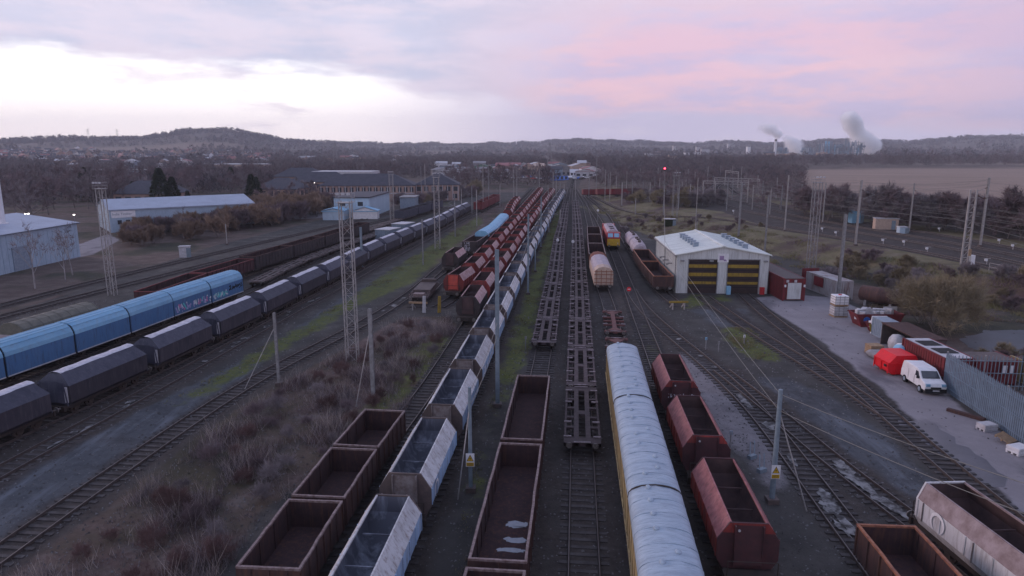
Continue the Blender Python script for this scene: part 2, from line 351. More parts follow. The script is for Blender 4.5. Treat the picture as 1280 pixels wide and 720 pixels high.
def smooth_path(pts, near_ext=14):
    p = [np.array(P(*c), float) for c in pts]
    p.sort(key=lambda c: c[1]) if False else None
    d = p[0]-p[1]; p.insert(0, p[0]+d/np.linalg.norm(d)*near_ext) if near_ext else None
    pts = [p[0]]
    for a, b in zip(p[:-1], p[1:]):
        n = max(1, int(np.linalg.norm(b-a)/1.0))
        for i in range(1, n+1): pts.append(a+(b-a)*i/n)
    A = np.array(pts)
    for _ in range(60):
        B = A.copy(); B[1:-1] = (A[:-2]+2*A[1:-1]+A[2:])/4; A = B
    return A
NOEXT = ('z0','z1','t12','t13b_','t14b','thr')
class Track:
    def __init__(s, key):
        s.p = smooth_path(TR[key], 0 if key in NOEXT else 14)
        seg = np.linalg.norm(np.diff(s.p, axis=0), axis=1); s.s = np.concatenate([[0], np.cumsum(seg)]); s.L = s.s[-1]
        s.z = height(s.p[:,0], s.p[:,1]) if key not in () else None
        k = np.ones(9)/9; zp = np.pad(s.z, 4, 'edge'); s.z = np.convolve(zp, k, 'valid')
    def at(s, d):
        return np.array([np.interp(d, s.s, s.p[:,0]), np.interp(d, s.s, s.p[:,1])]), float(np.interp(d, s.s, s.z))
    def proj(s, px, py, z=0):
        q = np.array(P(px, py, z)); return float(s.s[np.argmin(np.linalg.norm(s.p-q, axis=1))])
T = {k: Track(k) for k in TR}

# ------------------------------------------------------------------ ground
def axis(lo, hi, step, lo_end, hi_end, g=1.10):
    a = list(np.arange(lo, hi+step/2, step)); s = step; v = hi
    while v < hi_end: s *= g; v += min(s, 120); a.append(v)
    s = step; v = lo; b = []
    while v > lo_end: s *= g; v -= min(s, 120); b.append(v)
    return np.array(b[::-1]+a)
GX = axis(-96, 110, .6, -3800, 3800); GY = axis(14, 300, .6, -60, 4600)
XX, YY = np.meshgrid(GX, GY); NX, NY = len(GX), len(GY)
def inpoly(poly):
    m = np.zeros(XX.shape, bool); n = len(poly)
    for i in range(n):
        x1, y1 = poly[i]; x2, y2 = poly[(i+1) % n]
        if y1 == y2: continue
        c = ((y1 > YY) != (y2 > YY)) & (XX < (x2-x1)*(YY-y1)/(y2-y1)+x1); m ^= c
    return m
def pxpoly(pts, z=0): return [P(a, b, z) for a, b in pts]
def blur(m, n=2):
    m = m.astype(float)
    for _ in range(n):
        m[1:-1] = (m[:-2]+2*m[1:-1]+m[2:])/4; m[:,1:-1] = (m[:,:-2]+2*m[:,1:-1]+m[:,2:])/4
    return m
def polys(ls, n=3, z=0):
    m = np.zeros(XX.shape)
    for l in ls:
        w = 1.0
        if isinstance(l[0], (float, int)): w = l[0]; l = l[1:]
        m = np.maximum(m, inpoly(pxpoly(l, z))*w)
    return blur(m, n)
moss = polys([
  (.85,(195,512),(250,480),(330,432),(425,378),(500,330),(560,292),(600,268),(606,278),(560,318),(520,352),(440,388),(330,455),(240,505)),
  (.9,(560,720),(596,560),(632,430),(668,330),(694,262),(703,262),(700,300),(684,340),(668,425),(650,470),(610,560),(590,720)),
  (.55,(690,470),(704,380),(712,300),(714,262),(716,262),(716,330),(708,430),(704,520),(690,520)),
  (.7,(440,520),(510,515),(560,440),(572,412),(550,405),(500,440)),
  (.8,(895,408),(935,410),(975,440),(985,455),(940,452),(905,430)),
  (.75,(842,376),(865,368),(915,368),(918,376),(880,384),(850,388)),
  (.7,(800,395),(812,392),(834,440),(838,470),(815,480)),
  (.5,(728,262),(745,262),(775,288),(762,290)),
  (.4,(400,330),(520,280),(560,262),(540,262),(430,298)),
  (.5,(455,288),(560,250),(570,254),(470,298)),
])
gravel = polys([
  ((-60,640),(0,602),(100,552),(190,506),(262,470),(320,440),(345,440),(300,478),(262,500),(150,578),(0,682),(-60,720)),
  (.75,(425,372),(520,322),(530,330),(450,378),(350,438),(320,440)),
  (.8,(940,470),(985,470),(1060,505),(1110,545),(1180,610),(1160,640),(1110,610),(1040,560),(985,510)),
  (.6,(850,384),(940,384),(950,410),(895,412)),
])
hard = polys([((936,373),(990,368),(1042,372),(1075,385),(1120,425),(1170,480),(1205,512),(1285,564),(1330,600),(1330,690),(1285,645),(1215,585),(1160,542),(1105,489),(1020,422),(968,388)),
   (.55,(820,470),(850,430),(900,462),(985,560),(1000,620),(960,620))], 2)
scrub = polys([((-80,800),(-60,760),(0,725),(150,620),(285,515),(350,478),(440,432),(500,398),(560,394),(576,412),(548,440),(505,520),(480,530),(330,640),(240,760),(200,800)),
   (.8,(560,290),(600,262),(640,250),(640,262),(600,300),(575,330),(545,350),(530,345))], 4)
hgt = height(XX, YY)
near_bank = (sm(.12, .5, hgt)*(1-sm(2.45, 2.6, hgt)))*(YY < 330)*(XX > 15)
bankp = polys([((722,258),(740,256),(800,262),(900,276),(960,300),(960,332),(940,330),(826,300),(800,290),(760,270))], 2)
bank = np.maximum(near_bank, bankp)
rr = np.hypot(XX, YY)
outer = np.maximum.reduce([sm(300, 340, YY), sm(-96, -50, -XX)*0, (XX < -62-(YY-90)*.0)*1.0*(YY < 400), sm(2.0, 2.5, hgt)*1.0*(YY > 20), (YY < 14)*0.0])
outer = blur(outer, 3)
leftw = polys([((-900,380),(0,372),(100,345),(200,322),(300,300),(430,268),(600,240),(600,215),(-900,215))], 3)
outer = np.maximum(outer, leftw)
rightw = polys([((1060,372),(1110,405),(1180,450),(1210,480),(1290,500),(1500,560),(1900,560),(1900,300),(1280,340),(1060,345))], 3)
field = polys([((985,212),(1900,205),(1900,250),(1280,250),(1130,247),(1060,240),(1010,236))], 1, PLAT)
dist_field = ((np.sin(XX*.0041+2.1)*np.sin(YY*.0063+.5) > .55) & (rr > 900) & (rr < 2500)).astype(float)
track_m = np.zeros(XX.shape)
ix0 = int(np.searchsorted(GX, -96)); iy0 = int(np.searchsorted(GY, 14))
for k, t in T.items():
    for d in np.arange(0, t.L, .5):
        (x, y), _ = t.at(d)
        i = int(np.searchsorted(GX, x)); j = int(np.searchsorted(GY, y))
        if 3 < i < NX-4 and 3 < j < NY-4:
            w = 2 if GX[i+1]-GX[i] < .7 else 1
            track_m[j-w:j+w+1, i-w:i+w+1] = np.maximum(track_m[j-w:j+w+1, i-w:i+w+1], 1)
_b1 = [tuple(p) for p in T['m1'].p if p[1] < 190]; _b4 = [tuple(p) for p in T['m4'].p if p[1] < 262]
track_m = np.maximum(track_m, inpoly([(a-1.5, b-2.5) for a, b in _b1]+[(a+1.5, b+2.5) for a, b in _b4[::-1]])*1.0)
main_m = blur(inpoly([(a-6, b-9) for a, b in _b1]+[(a+8, b+12) for a, b in _b4[::-1]])*1.0, 4)*(1-blur(track_m, 2))
track_m = blur(track_m, 1)
road = polys([(.9,(-60,338),(60,330),(118,318),(150,300),(135,292),(100,305),(0,312),(-60,312)),
              ((388,268),(380,256),(430,252),(425,262)),((340,262),(385,254),(425,262),(412,272),(370,274))], 1)
hard = np.maximum(hard, road)
V = np.stack([XX, YY, hgt], -1).reshape(-1, 3)
ii = np.arange(NX-1)[None, :]+NX*np.arange(NY-1)[:, None]; ii = ii.ravel()
F = np.stack([ii, ii+1, ii+1+NX, ii+NX], 1)
def ground_mat():
    m = bpy.data.materials.new('ground cover'); m.use_nodes = True; nt = m.node_tree; N = nt.nodes; L = nt.links
    b = N['Principled BSDF']; b.inputs['Roughness'].default_value = .92; b.inputs['Specular IOR Level'].default_value = .15
    geo = N.new('ShaderNodeTexCoord')
    def noise(s, d=6, r=.65, st=(1,1,1)):
        mp = N.new('ShaderNodeMapping'); L.new(geo.outputs['Object'], mp.inputs[0]); mp.inputs[3].default_value = st
        n = N.new('ShaderNodeTexNoise'); L.new(mp.outputs[0], n.inputs['Vector']); n.inputs['Scale'].default_value = s; n.inputs['Detail'].default_value = d; n.inputs['Roughness'].default_value = r
        return n.outputs['Fac']
    def mr(v, a, c, o0=0, o1=1):
        n = N.new('ShaderNodeMapRange'); L.new(v, n.inputs[0]); n.inputs[1].default_value = a; n.inputs[2].default_value = c; n.inputs[3].default_value = o0; n.inputs[4].default_value = o1
        return n.outputs[0]
    def mix(f, a, c):
        n = N.new('ShaderNodeMix'); n.data_type = 'RGBA'
        for s, v in ((n.inputs[0], f), (n.inputs[6], a), (n.inputs[7], c)):
            if isinstance(v, tuple): s.default_value = (*v, 1)
            elif isinstance(v, float): s.default_value = v
            else: L.new(v, s)
        return n.outputs[2]
    def mt(op, a, c):
        n = N.new('ShaderNodeMath'); n.operation = op
        for i, v in enumerate((a, c)):
            if isinstance(v, (int, float)): n.inputs[i].default_value = v
            else: L.new(v, n.inputs[i])
        return n.outputs[0]
    n_big, n_mid, n_fine, n_grit = noise(.06, 6), noise(.35, 8, .7), noise(1.7, 8, .75), noise(9, 4, .8)
    def attr(nm):
        a = N.new('ShaderNodeAttribute'); a.attribute_name = nm; sp = N.new('ShaderNodeSeparateColor'); L.new(a.outputs['Color'], sp.inputs[0])
        return [*sp.outputs, a.outputs['Alpha']]
    A = attr('cover_a'); B = attr('cover_b')
    def edge(m, nz, w=.55, lo=.38, hi=.62):
        return mr(mt('ADD', m, mt('MULTIPLY', mt('SUBTRACT', nz, .5), w*2)), lo, hi)
    base = mix(mr(n_mid, .35, .65), (.046,.044,.042), (.088,.082,.077))
    base = mix(mr(n_grit, .55, .8), base, (.095,.09,.098))
    wood = mix(mr(n_mid, .35, .65), (.085,.062,.056), (.13,.10,.088)); wood = mix(mr(n_big, .5, .6), wood, (.060,.058,.040))
    c = mix(edge(B[3], n_fine, .3), base, wood)
    g1 = mix(mr(n_fine, .3, .7), (.058,.062,.070), (.105,.110,.120)); g1 = mix(mr(noise(.8, 5, .6, (1,.12,1)), .52, .66), g1, (.135,.145,.165))
    c = mix(edge(A[1], n_mid, .4), c, g1)
    s1 = mix(mr(n_fine, .3, .7), (.080,.052,.048), (.135,.100,.090)); s1 = mix(mr(n_mid, .52, .68), s1, (.21,.175,.165)); s1 = mix(mr(n_big, .45, .6), s1, (.062,.055,.035))
    c = mix(edge(A[3], n_mid, .5), c, s1)
    oil = mr(mt('MULTIPLY', n_big, n_mid), .27, .34); c = mix(mt('MULTIPLY', oil, .45), c, (.022,.021,.023))
    c = mix(mt('MULTIPLY', mr(noise(.55, 9, .8), .60, .68), .5), c, (.105,.10,.10))
    tr = mix(mr(n_fine, .35, .65), (.036,.029,.027), (.080,.066,.060)); tr = mix(mr(n_grit, .6, .8), tr, (.12,.10,.10))
    c = mix(mt('MULTIPLY', mr(B[0], .2, .8), .85), c, tr)
    ms = mix(mr(n_fine, .3, .7), (.060,.078,.024), (.125,.135,.036))
    mf = mt('MULTIPLY', edge(A[0], n_mid, .9, .45, .75), mr(n_fine, .3, .55, .35, 1.0))
    c = mix(mf, c, ms)
    h1 = mix(mr(n_mid, .3, .7), (.215,.198,.212), (.275,.255,.270)); h1 = mix(mr(n_fine, .58, .75), h1, (.16,.148,.16))
    h1 = mix(mr(noise(.22, 5, .6, (1,.5,1)), .56, .66), h1, (.145,.137,.15))
    c = mix(edge(A[2], n_fine, .18), c, h1)
    bk = mix(mr(n_mid, .35, .65), (.105,.105,.050), (.18,.15,.095)); bk = mix(mr(n_fine, .5, .7), bk, (.115,.078,.070)); bk = mix(mr(n_big, .5, .62), bk, (.080,.054,.054))
    c = mix(edge(B[1], n_fine, .3, .25, .5), c, bk)
    fl = mix(mr(noise(.05, 4, .6, (.2,3,1)), .35, .65), (.22,.165,.13), (.30,.22,.175))
    c = mix(B[2], c, fl)
    L.new(c, b.inputs['Base Color'])
    bp = N.new('ShaderNodeBump'); bp.inputs['Strength'].default_value = .7; bp.inputs['Distance'].default_value = .12
    L.new(mt('ADD', n_fine, mt('MULTIPLY', n_grit, .6)), bp.inputs['Height']); L.new(bp.outputs[0], b.inputs['Normal'])
    L.new(mr(n_mid, .5, .75, .95, .55), b.inputs['Roughness'])
    return m
gme = np_mesh('ground', V, F, ground_mat())
for nm, ch in (('cover_a', (moss, gravel, hard, scrub)), ('cover_b', (track_m, np.clip(np.maximum(bank, main_m*.95), 0, 1), np.maximum(field, dist_field*.45), np.maximum(outer, rightw)*(1-near_bank)*(1-track_m)))):
    ca = gme.color_attributes.new(nm, 'FLOAT_COLOR', 'POINT'); ca.data.foreach_set('color', np.stack(ch, -1).reshape(-1).astype(np.float32))
gme.polygons.foreach_set('use_smooth', np.ones(len(F), bool))
tag(link(bpy.data.objects.new('ground', gme)), kind='structure')

# ------------------------------------------------------------------ railway tracks
def sweep(t, off, prof, d0, d1, step=1.5, z=0):
    ds = np.arange(d0, d1+step/2, step); pts = [t.at(d) for d in ds]; XY = np.array([p[0] for p in pts]); Z = np.array([p[1] for p in pts])
    tg = np.gradient(XY, axis=0); tg /= np.linalg.norm(tg, axis=1)[:, None]; nr = np.stack([tg[:,1], -tg[:,0]], 1)
    n = len(prof); Vs = []
    for (px_, pz) in prof: Vs.append(np.column_stack([XY+nr*(off+px_), Z+pz+z]))
    Vs = np.stack(Vs, 1).reshape(-1, 3); Fs = []
    for k in range(len(ds)-1):
        for i in range(n-1): Fs.append((k*n+i, k*n+i+1, (k+1)*n+i+1, (k+1)*n+i))
    return Vs, Fs
def make_track(key, sleepers=True, sl_z=.055):
    t = T[key]; root = empty('railway_track', (0,0,0)); tag(root, kind='structure')
    for side in (-1, 1):
        Vs, Fs = sweep(t, side*.75, [(-.07,.02),(-.035,.16),(-.035,.19),(.035,.19),(.035,.16),(.07,.02)], 0, t.L)
        mi = [1 if i % 5 == 2 else 0 for i in range(len(Fs))]
        o = link(bpy.data.objects.new('rail', np_mesh('rail', Vs, Fs, [M['rail'], M['railshine' if key[0] == 'm' else 'railtop']], mi))); o.parent = root
    mb = MB(); d = .3
    while d < t.L:
        (x, y), z = t.at(d); (x2, y2), _ = t.at(min(d+.5, t.L)); (x1, y1), _ = t.at(max(0, d-.5))
        a = math.atan2(y2-y1, x2-x1)-pi/2; dist = hypot(x, y)
        if y > 10: mb.obx(x, y, z-.1, 2.5+random.uniform(-.06,.06), .26, .1+sl_z+random.uniform(-.012,.012), a+random.uniform(-.015,.015))
        d += .68 if dist < 170 else 1.36
    o = mb.build('sleepers', M['sleeper'], root); o['kind'] = 'stuff'
    return root
for k in TR: make_track(k, sl_z=.06 if k not in ('t9','t10','t5') else .035)
# ballast ridge lines between main tracks left out: the ground mask carries the stone bed

# ------------------------------------------------------------------ wagons
def wheelset(mb, y, r=.46):
    mb.tube((-.85,y,r+.19),(.85,y,r+.19),.08,n=6)
    for sx in (-1,1):
        mb.tube((sx*.70,y,r+.19),(sx*.83,y,r+.19),r,n=14)
        mb.bx(sx*.90-.08,sx*.90+.08,y-.2,y+.2,.45,.85)
def running_gear(root, L, axles, W=2.3, mname='under', frame_h=(.78,1.08), detail=True):
    f = MB(); z0, z1 = frame_h
    for sx in (-1,1): f.bx(sx*W*.42-.07, sx*W*.42+.07, -L/2, L/2, z0, z1)
    f.bx(-W*.5, W*.5, -L/2, -L/2+.18, z0-.08, z1+.02); f.bx(-W*.5, W*.5, L/2-.18, L/2, z0-.08, z1+.02)
    for y in np.linspace(-L/2+1, L/2-1, 5): f.bx(-W*.42, W*.42, y-.07, y+.07, z0+.05, z1-.04)
    for y in axles:
        for sx in (-1,1): f.bx(sx*.93-.05, sx*.93+.05, y-.55, y+.55, .66, .80)
    f.tube((.3,-L*.12,.72),(.3,L*.1,.72),.2,n=8)
    f.build('underframe', M[mname], root)
    for y in axles:
        w = MB(); wheelset(w, y); w.build('wheelset', M['wheel'], root)
    if detail:
        for sy in (-1,1):
            for sx in (-1,1):
                b = MB(); b.tube((sx*.86, sy*L/2, .97),(sx*.86, sy*(L/2+.34), .97), .09, n=8); b.tube((sx*.86, sy*(L/2+.34), .97),(sx*.86, sy*(L/2+.40), .97), .22, n=12)
                b.build('buffer', M['buffer'], root)
        for ya in (-L/2-.38, L/2): h = MB(); h.bx(-.06,.06,ya,ya+.38,.82,.95); h.build('coupling', M['under'], root)
def make_hopper(side='silver_b', top='silver', inner='silver_in', end='dark_end', chute='chute', L=9.0, BL=7.5, hw=1.38, z1=1.15, z2=2.5, z3=3.3, tw=.84, far=False):
    root = empty('hopper_wagon')
    y = BL/2
    for s in (-1,1):        # lower sides slightly tucked in, vertical flank
        b = MB()
        b.add([(s*(hw-.28),-y,z1-.1),(s*(hw-.28),y,z1-.1),(s*hw,y,z1+.4),(s*hw,-y,z1+.4)], [(0,1,2,3) if s > 0 else (3,2,1,0)])
        b.add([(s*hw,-y,z1+.4),(s*hw,y,z1+.4),(s*hw,y,z2),(s*hw,-y,z2)], [(0,1,2,3) if s > 0 else (3,2,1,0)])
        if not far:
            for yy in np.linspace(-y+.06, y-.06, 7): b.bx(s*hw-.01 if s > 0 else -hw-.045, s*hw+.045 if s > 0 else -hw+.01, yy-.035, yy+.035, z1+.42, z2-.02)
        b.build('side_panel', M[side], root)
    for s in (-1,1):
        tmb = MB()
        tmb.add([(s*hw,-y,z2),(s*hw,y,z2),(s*tw,y,z3),(s*tw,-y,z3)], [(0,1,2,3) if s > 0 else (3,2,1,0)])
        tmb.bx(min(s*tw,s*(tw-.08)), max(s*tw,s*(tw-.08)), -y, y, z3-.06, z3+.035)
        if not far:
            for yy in np.linspace(-y+.9, y-.9, 4):
                tmb.add([(s*(hw+.004),yy-.02,z2+.004),(s*(hw+.004),yy+.02,z2+.004),(s*(tw+.004),yy+.02,z3+.006),(s*(tw+.004),yy-.02,z3+.006)], [(0,1,2,3) if s > 0 else (3,2,1,0)])
        tmb.build('upper_plate', M[top], root)
    prof = [(-(hw-.28),z1-.1),(hw-.28,z1-.1),(hw+.01,z1+.4),(hw+.01,z2),(tw+.01,z3+.045),(-tw-.01,z3+.045),(-hw-.01,z2),(-hw-.01,z1+.4)]
    for ya, yb in ((-y-.1,-y+.001),(y-.001,y+.1)): e = MB(); e.prism(prof, ya, yb); e.build('end_plate', M[end], root)
    for s in (-1,1):
        c = MB()
        c.add([(-.62,s*(y+.14),z3-.05),(.62,s*(y+.14),z3-.05),(.62,s*(y+.28),z1+.2),(-.62,s*(y+.28),z1+.2)], [(0,1,2,3) if s > 0 else (3,2,1,0)])
        c.bx(-.66,-.60,min(s*(y+.1),s*(y+.30)),max(s*(y+.1),s*(y+.30)),z1+.1,z3-.03); c.bx(.60,.66,min(s*(y+.1),s*(y+.30)),max(s*(y+.1),s*(y+.30)),z1+.1,z3-.03)
        c.build('end_panel', M[chute], root)
    i = MB(); iy = y-.02
    R = lambda hx,hy,z: [(-hx,-hy,z),(hx,-hy,z),(hx,hy,z),(-hx,hy,z)]
    i.loft([R(tw-.07,iy,z3-.02),R(hw-.12,iy-.05,z2),R(hw-.35,iy-.8,z2-.75),R(.55,iy-2.0,z1+.1)], cap0=False)
    if not far: [i.bx(-tw+.07,tw-.07,yy-.035,yy+.035,z2+.2,z2+.28) for yy in (-y*.33, y*.33)]
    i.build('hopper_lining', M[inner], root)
    running_gear(root, L, (-L*.27, L*.27), 2.4, detail=not far)
    if not far:
        for s in (-1,1):
            p = MB(); ya, yb = sorted((s*(L/2-.02), s*(y+.32))); p.bx(-1.15,1.15,ya,yb,1.09,1.14)
            p.tube((1.1,s*(L/2-.1),1.1),(1.1,s*(L/2-.1),2.0),.025,n=4); p.tube((-1.1,s*(L/2-.1),1.1),(-1.1,s*(L/2-.1),2.0),.025,n=4); p.tube((-1.1,s*(L/2-.1),2.0),(1.1,s*(L/2-.1),2.0),.025,n=4)
            p.build('end_platform', M['under'], root)
    return root
def make_open(L=5.7, hw=1.38, z1=1.05, z3=2.6, side='rust', rim='rim', inner='rust_in', ribs=6, axles=None, far=False, puddles=None, lumpy=0):
    root = empty('open_wagon'); y = L/2; t = .07
    b = MB()
    b.bx(-hw,-hw+t,-y,y,z1,z3-.06); b.bx(hw-t,hw,-y,y,z1,z3-.06); b.bx(-hw+t,hw-t,-y,-y+t,z1,z3-.06); b.bx(-hw+t,hw-t,y-t,y,z1,z3-.06)
    if not far:
        r = b
        for s in (-1,1):
            for yy in np.linspace(-y+.1, y-.1, ribs+1): r.bx(min(s*(hw+.001),s*(hw+.07)), max(s*(hw+.001),s*(hw+.07)), yy-.05, yy+.05, z1, z3-.08)
        for s in (-1,1):
            for xx in (-.8,0,.8): r.bx(xx-.05, xx+.05, min(s*(y+.001),s*(y+.06)), max(s*(y+.001),s*(y+.06)), z1, z3-.08)
    b.build('body', M[side], root)
    rm = MB(); w = .06
    n = 10
    for s in (-1,1):        # rim with small dents
        pts = [(s*(hw-.03)+random.uniform(-1,1)*.02*(0<k<n), -y-.03+(2*y+.06)*k/n, z3-.03+random.uniform(-1,1)*.018*(0<k<n)) for k in range(n+1)]
        for a, c in zip(pts[:-1], pts[1:]):
            rm.add([(a[0]-w,a[1],a[2]-.05),(a[0]+w,a[1],a[2]-.05),(c[0]+w,c[1],c[2]-.05),(c[0]-w,c[1],c[2]-.05),(a[0]-w,a[1],a[2]+.05),(a[0]+w,a[1],a[2]+.05),(c[0]+w,c[1],c[2]+.05),(c[0]-w,c[1],c[2]+.05)],
                   [(4,5,6,7),(0,4,7,3),(1,2,6,5),(0,1,5,4),(2,3,7,6)])
        rm.bx(-hw+.09, hw-.09, min(s*(y-.09),s*(y+.03)), max(s*(y-.09),s*(y+.03)), z3-.085, z3+.018)
    rm.build('rim', M[rim], root)
    i = MB(); g = .004
    i.add([(-hw+t+g,-y+t+g,z1+.08),(hw-t-g,-y+t+g,z1+.08),(hw-t-g,y-t-g,z1+.08),(-hw+t+g,y-t-g,z1+.08),(-hw+t+g,-y+t+g,z3-.09),(hw-t-g,-y+t+g,z3-.09),(hw-t-g,y-t-g,z3-.09),(-hw+t+g,y-t-g,z3-.09)],
          [(0,1,2,3),(0,4,5,1),(1,5,6,2),(2,6,7,3),(3,7,4,0)])
    if not far:
        for yy in np.linspace(-y+.5, y-.5, max(2, int(L/1.3))): i.bx(-hw+t+.01,-hw+t+.05,yy-.05,yy+.05,z1+.1,z3-.12); i.bx(hw-t-.05,hw-t-.01,yy-.05,yy+.05,z1+.1,z3-.12)
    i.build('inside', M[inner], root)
    if puddles:
        for (yc, ln, w0, w1) in puddles:
            p = MB(); k = 22; pts = []
            for q in range(k):
                a = 2*pi*q/k; ca, sa = cos(a), sin(a); e = .35
                pts.append(((w0+w1)/2+(w1-w0)/2*np.sign(ca)*abs(ca)**(e+.2)*random.uniform(.72,1.05), yc+ln/2*np.sign(sa)*abs(sa)**(e+.2)*random.uniform(.5,1.05), z1+.088))
            p.add(pts, [tuple(range(k))]); p.build('puddle', M['water'], root)
    running_gear(root, L, axles or (-L*.3, L*.3), 2.3, detail=not far)
    return root
def make_covered(kind='grey', L=9.0, BL=8.7):
    root = empty('covered_hopper_wagon'); y = BL/2; hw = 1.42
    b = MB(); prof = [(-hw+.3,1.0),(hw-.3,1.0),(hw,1.3),(hw,2.62),(-hw,2.62),(-hw,1.3)]
    b.prism(prof, -y+.25, y-.25); b.build('body', M['greys'], root)
    c = MB(); tw = .50
    c.add([(-hw-.02,-y+.2,2.60),(hw+.02,-y+.2,2.60),(hw+.02,y-.2,2.60),(-hw-.02,y-.2,2.60),(-tw,-y+.55,3.42),(tw,-y+.55,3.42),(tw,y-.55,3.42),(-tw,y-.55,3.42)],
          [(0,1,5,4),(1,2,6,5),(2,3,7,6),(3,0,4,7),(4,5,6,7)])
    for yy in np.linspace(-y+1.2,y-1.2,5):
        for s in (-1,1): c.add([(s*(hw+.02),yy-.02,2.62),(s*(hw+.02),yy+.02,2.62),(s*tw,yy+.02,3.435),(s*tw,yy-.02,3.435)], [(0,1,2,3) if s > 0 else (3,2,1,0)])
    c.build('sloped_cover', M['greyt'], root)
    t = MB(); n = 16; pts = []
    for k in range(n+1):
        yy = -y+.5+(2*y-1.0)*k/n; e = random.uniform(-.03,.07); pts.append([(-tw-random.uniform(.02,.22),yy,3.36+e*.3),(-tw*.3,yy,3.50+e),(tw*.5,yy,3.48+e),(tw+random.uniform(-.06,.06),yy,3.42+e*.4)])
    for a, d in zip(pts[:-1], pts[1:]):
        for i in range(3): t.quad(a[i], a[i+1], d[i+1], d[i])
    t.build('tarpaulin', M['tarp'], root)
    for s in (-1,1):
        e = MB()
        e.add([(-1.2,s*(y-.24),1.1),(1.2,s*(y-.24),1.1),(1.2,s*(y-.24),2.55),(-1.2,s*(y-.24),2.55),(-.5,s*y,1.3),(.5,s*y,1.3),(.6,s*(y-.1),2.9),(-.6,s*(y-.1),2.9)],
              [(0,1,5,4),(1,2,6,5),(3,0,4,7),(4,5,6,7)] if s < 0 else [(4,5,1,0),(5,6,2,1),(7,4,0,3),(7,6,5,4)])
        for sx in (-1,1): e.tube((sx*1.25,s*(y-.1),1.05),(sx*1.0,s*(y-.1),2.9),.05,n=5)
        e.build('end_frame', M['greyt'], root)
    l = MB()
    for s in (-1,1):
        l.bx(.98,1.24,min(s*(y-.22),s*(y-.14)),max(s*(y-.22),s*(y-.14)),1.3,2.5)
    l.build('end_marker', M['offwhite'], root)
    running_gear(root, L+.2, (-L*.36,-L*.20,L*.20,L*.36), 2.4)
    return root
def arch(hw, z0, z1, z2, n=10, flatten=.8):
    p = [(-hw,z0),(hw,z0),(hw,z1)]
    for k in range(1, n): a = pi*k/n; p.append((hw*cos(a), z1+(z2-z1)*sin(a)**flatten))
    p.append((-hw,z1)); return p
def graffiti(root, y0, y1, z0, z1, x, cols, n, seed):
    r = random.Random(seed); g = MB(); nm = len(cols)
    yy = y0
    while yy < y1:                     # bubble letters as thick crooked strokes
        w = r.uniform(.45,.8); ci = r.randrange(nm)
        for _ in range(4):
            ya, yb = yy+r.uniform(0,w), yy+r.uniform(0,w); za, zb = z0+(z1-z0)*r.random(), z0+(z1-z0)*r.random()
            dx, dz = yb-ya, zb-za; l = max(.1, hypot(dx, dz)); nx, nz = -dz/l*.09, dx/l*.09
            X = x+.006+r.random()*.02
            g.quad((X,ya-nx,za-nz),(X,yb-nx,zb-nz),(X,yb+nx,zb+nz),(X,ya+nx,za+nz), (ci+r.choice((0,0,0,1))) % nm)
        yy += w*.8
    return g.build('graffiti', cols, root)
def make_blue(L=7.15):
    root = empty('covered_sliding_wagon'); BL = L-.22; y = BL/2; hw = 1.4
    b = MB(); b.bx(-hw,hw,-y,y,1.0,2.75); b.build('side', M['blue_s'], root)
    r = MB(); prof = [(hw+.02,2.75),(hw-.05,3.1),(hw-.28,3.5),(hw-.65,3.78),(0,3.9),(-hw+.65,3.78),(-hw+.28,3.5),(-hw+.05,3.1),(-hw-.02,2.75)]
    r.prism(prof, -y-.02, y+.02)
    for xx,zz in ((.75,3.785),(.3,3.86),(-.3,3.86),(1.12,3.53)): r.bx(xx-.015,xx+.015,-y-.02,y+.02,zz-.01,zz+.03)
    r.build('roof', M['blue_r'], root)
    g = MB(); gp = [(hw-.1,1.0),(hw-.1,3.0),(hw-.4,3.6),(0,3.8),(-hw+.4,3.6),(-hw+.1,3.0),(-hw+.1,1.0)]; g.prism(gp, y+.02, y+.24); g.build('gap_shade_fill', M['blue_d'], root)  # dark block standing in for the shaded gap between blue wagons
    t = MB()
    for s in (-1,1): t.bx(min(s*(hw),s*(hw+.03)),max(s*hw,s*(hw+.03)),-y,y,.96,1.06)
    t.build('bottom_rail', M['offwhite'], root)
    running_gear(root, L, (-L*.33, L*.33), 2.4)
    return root
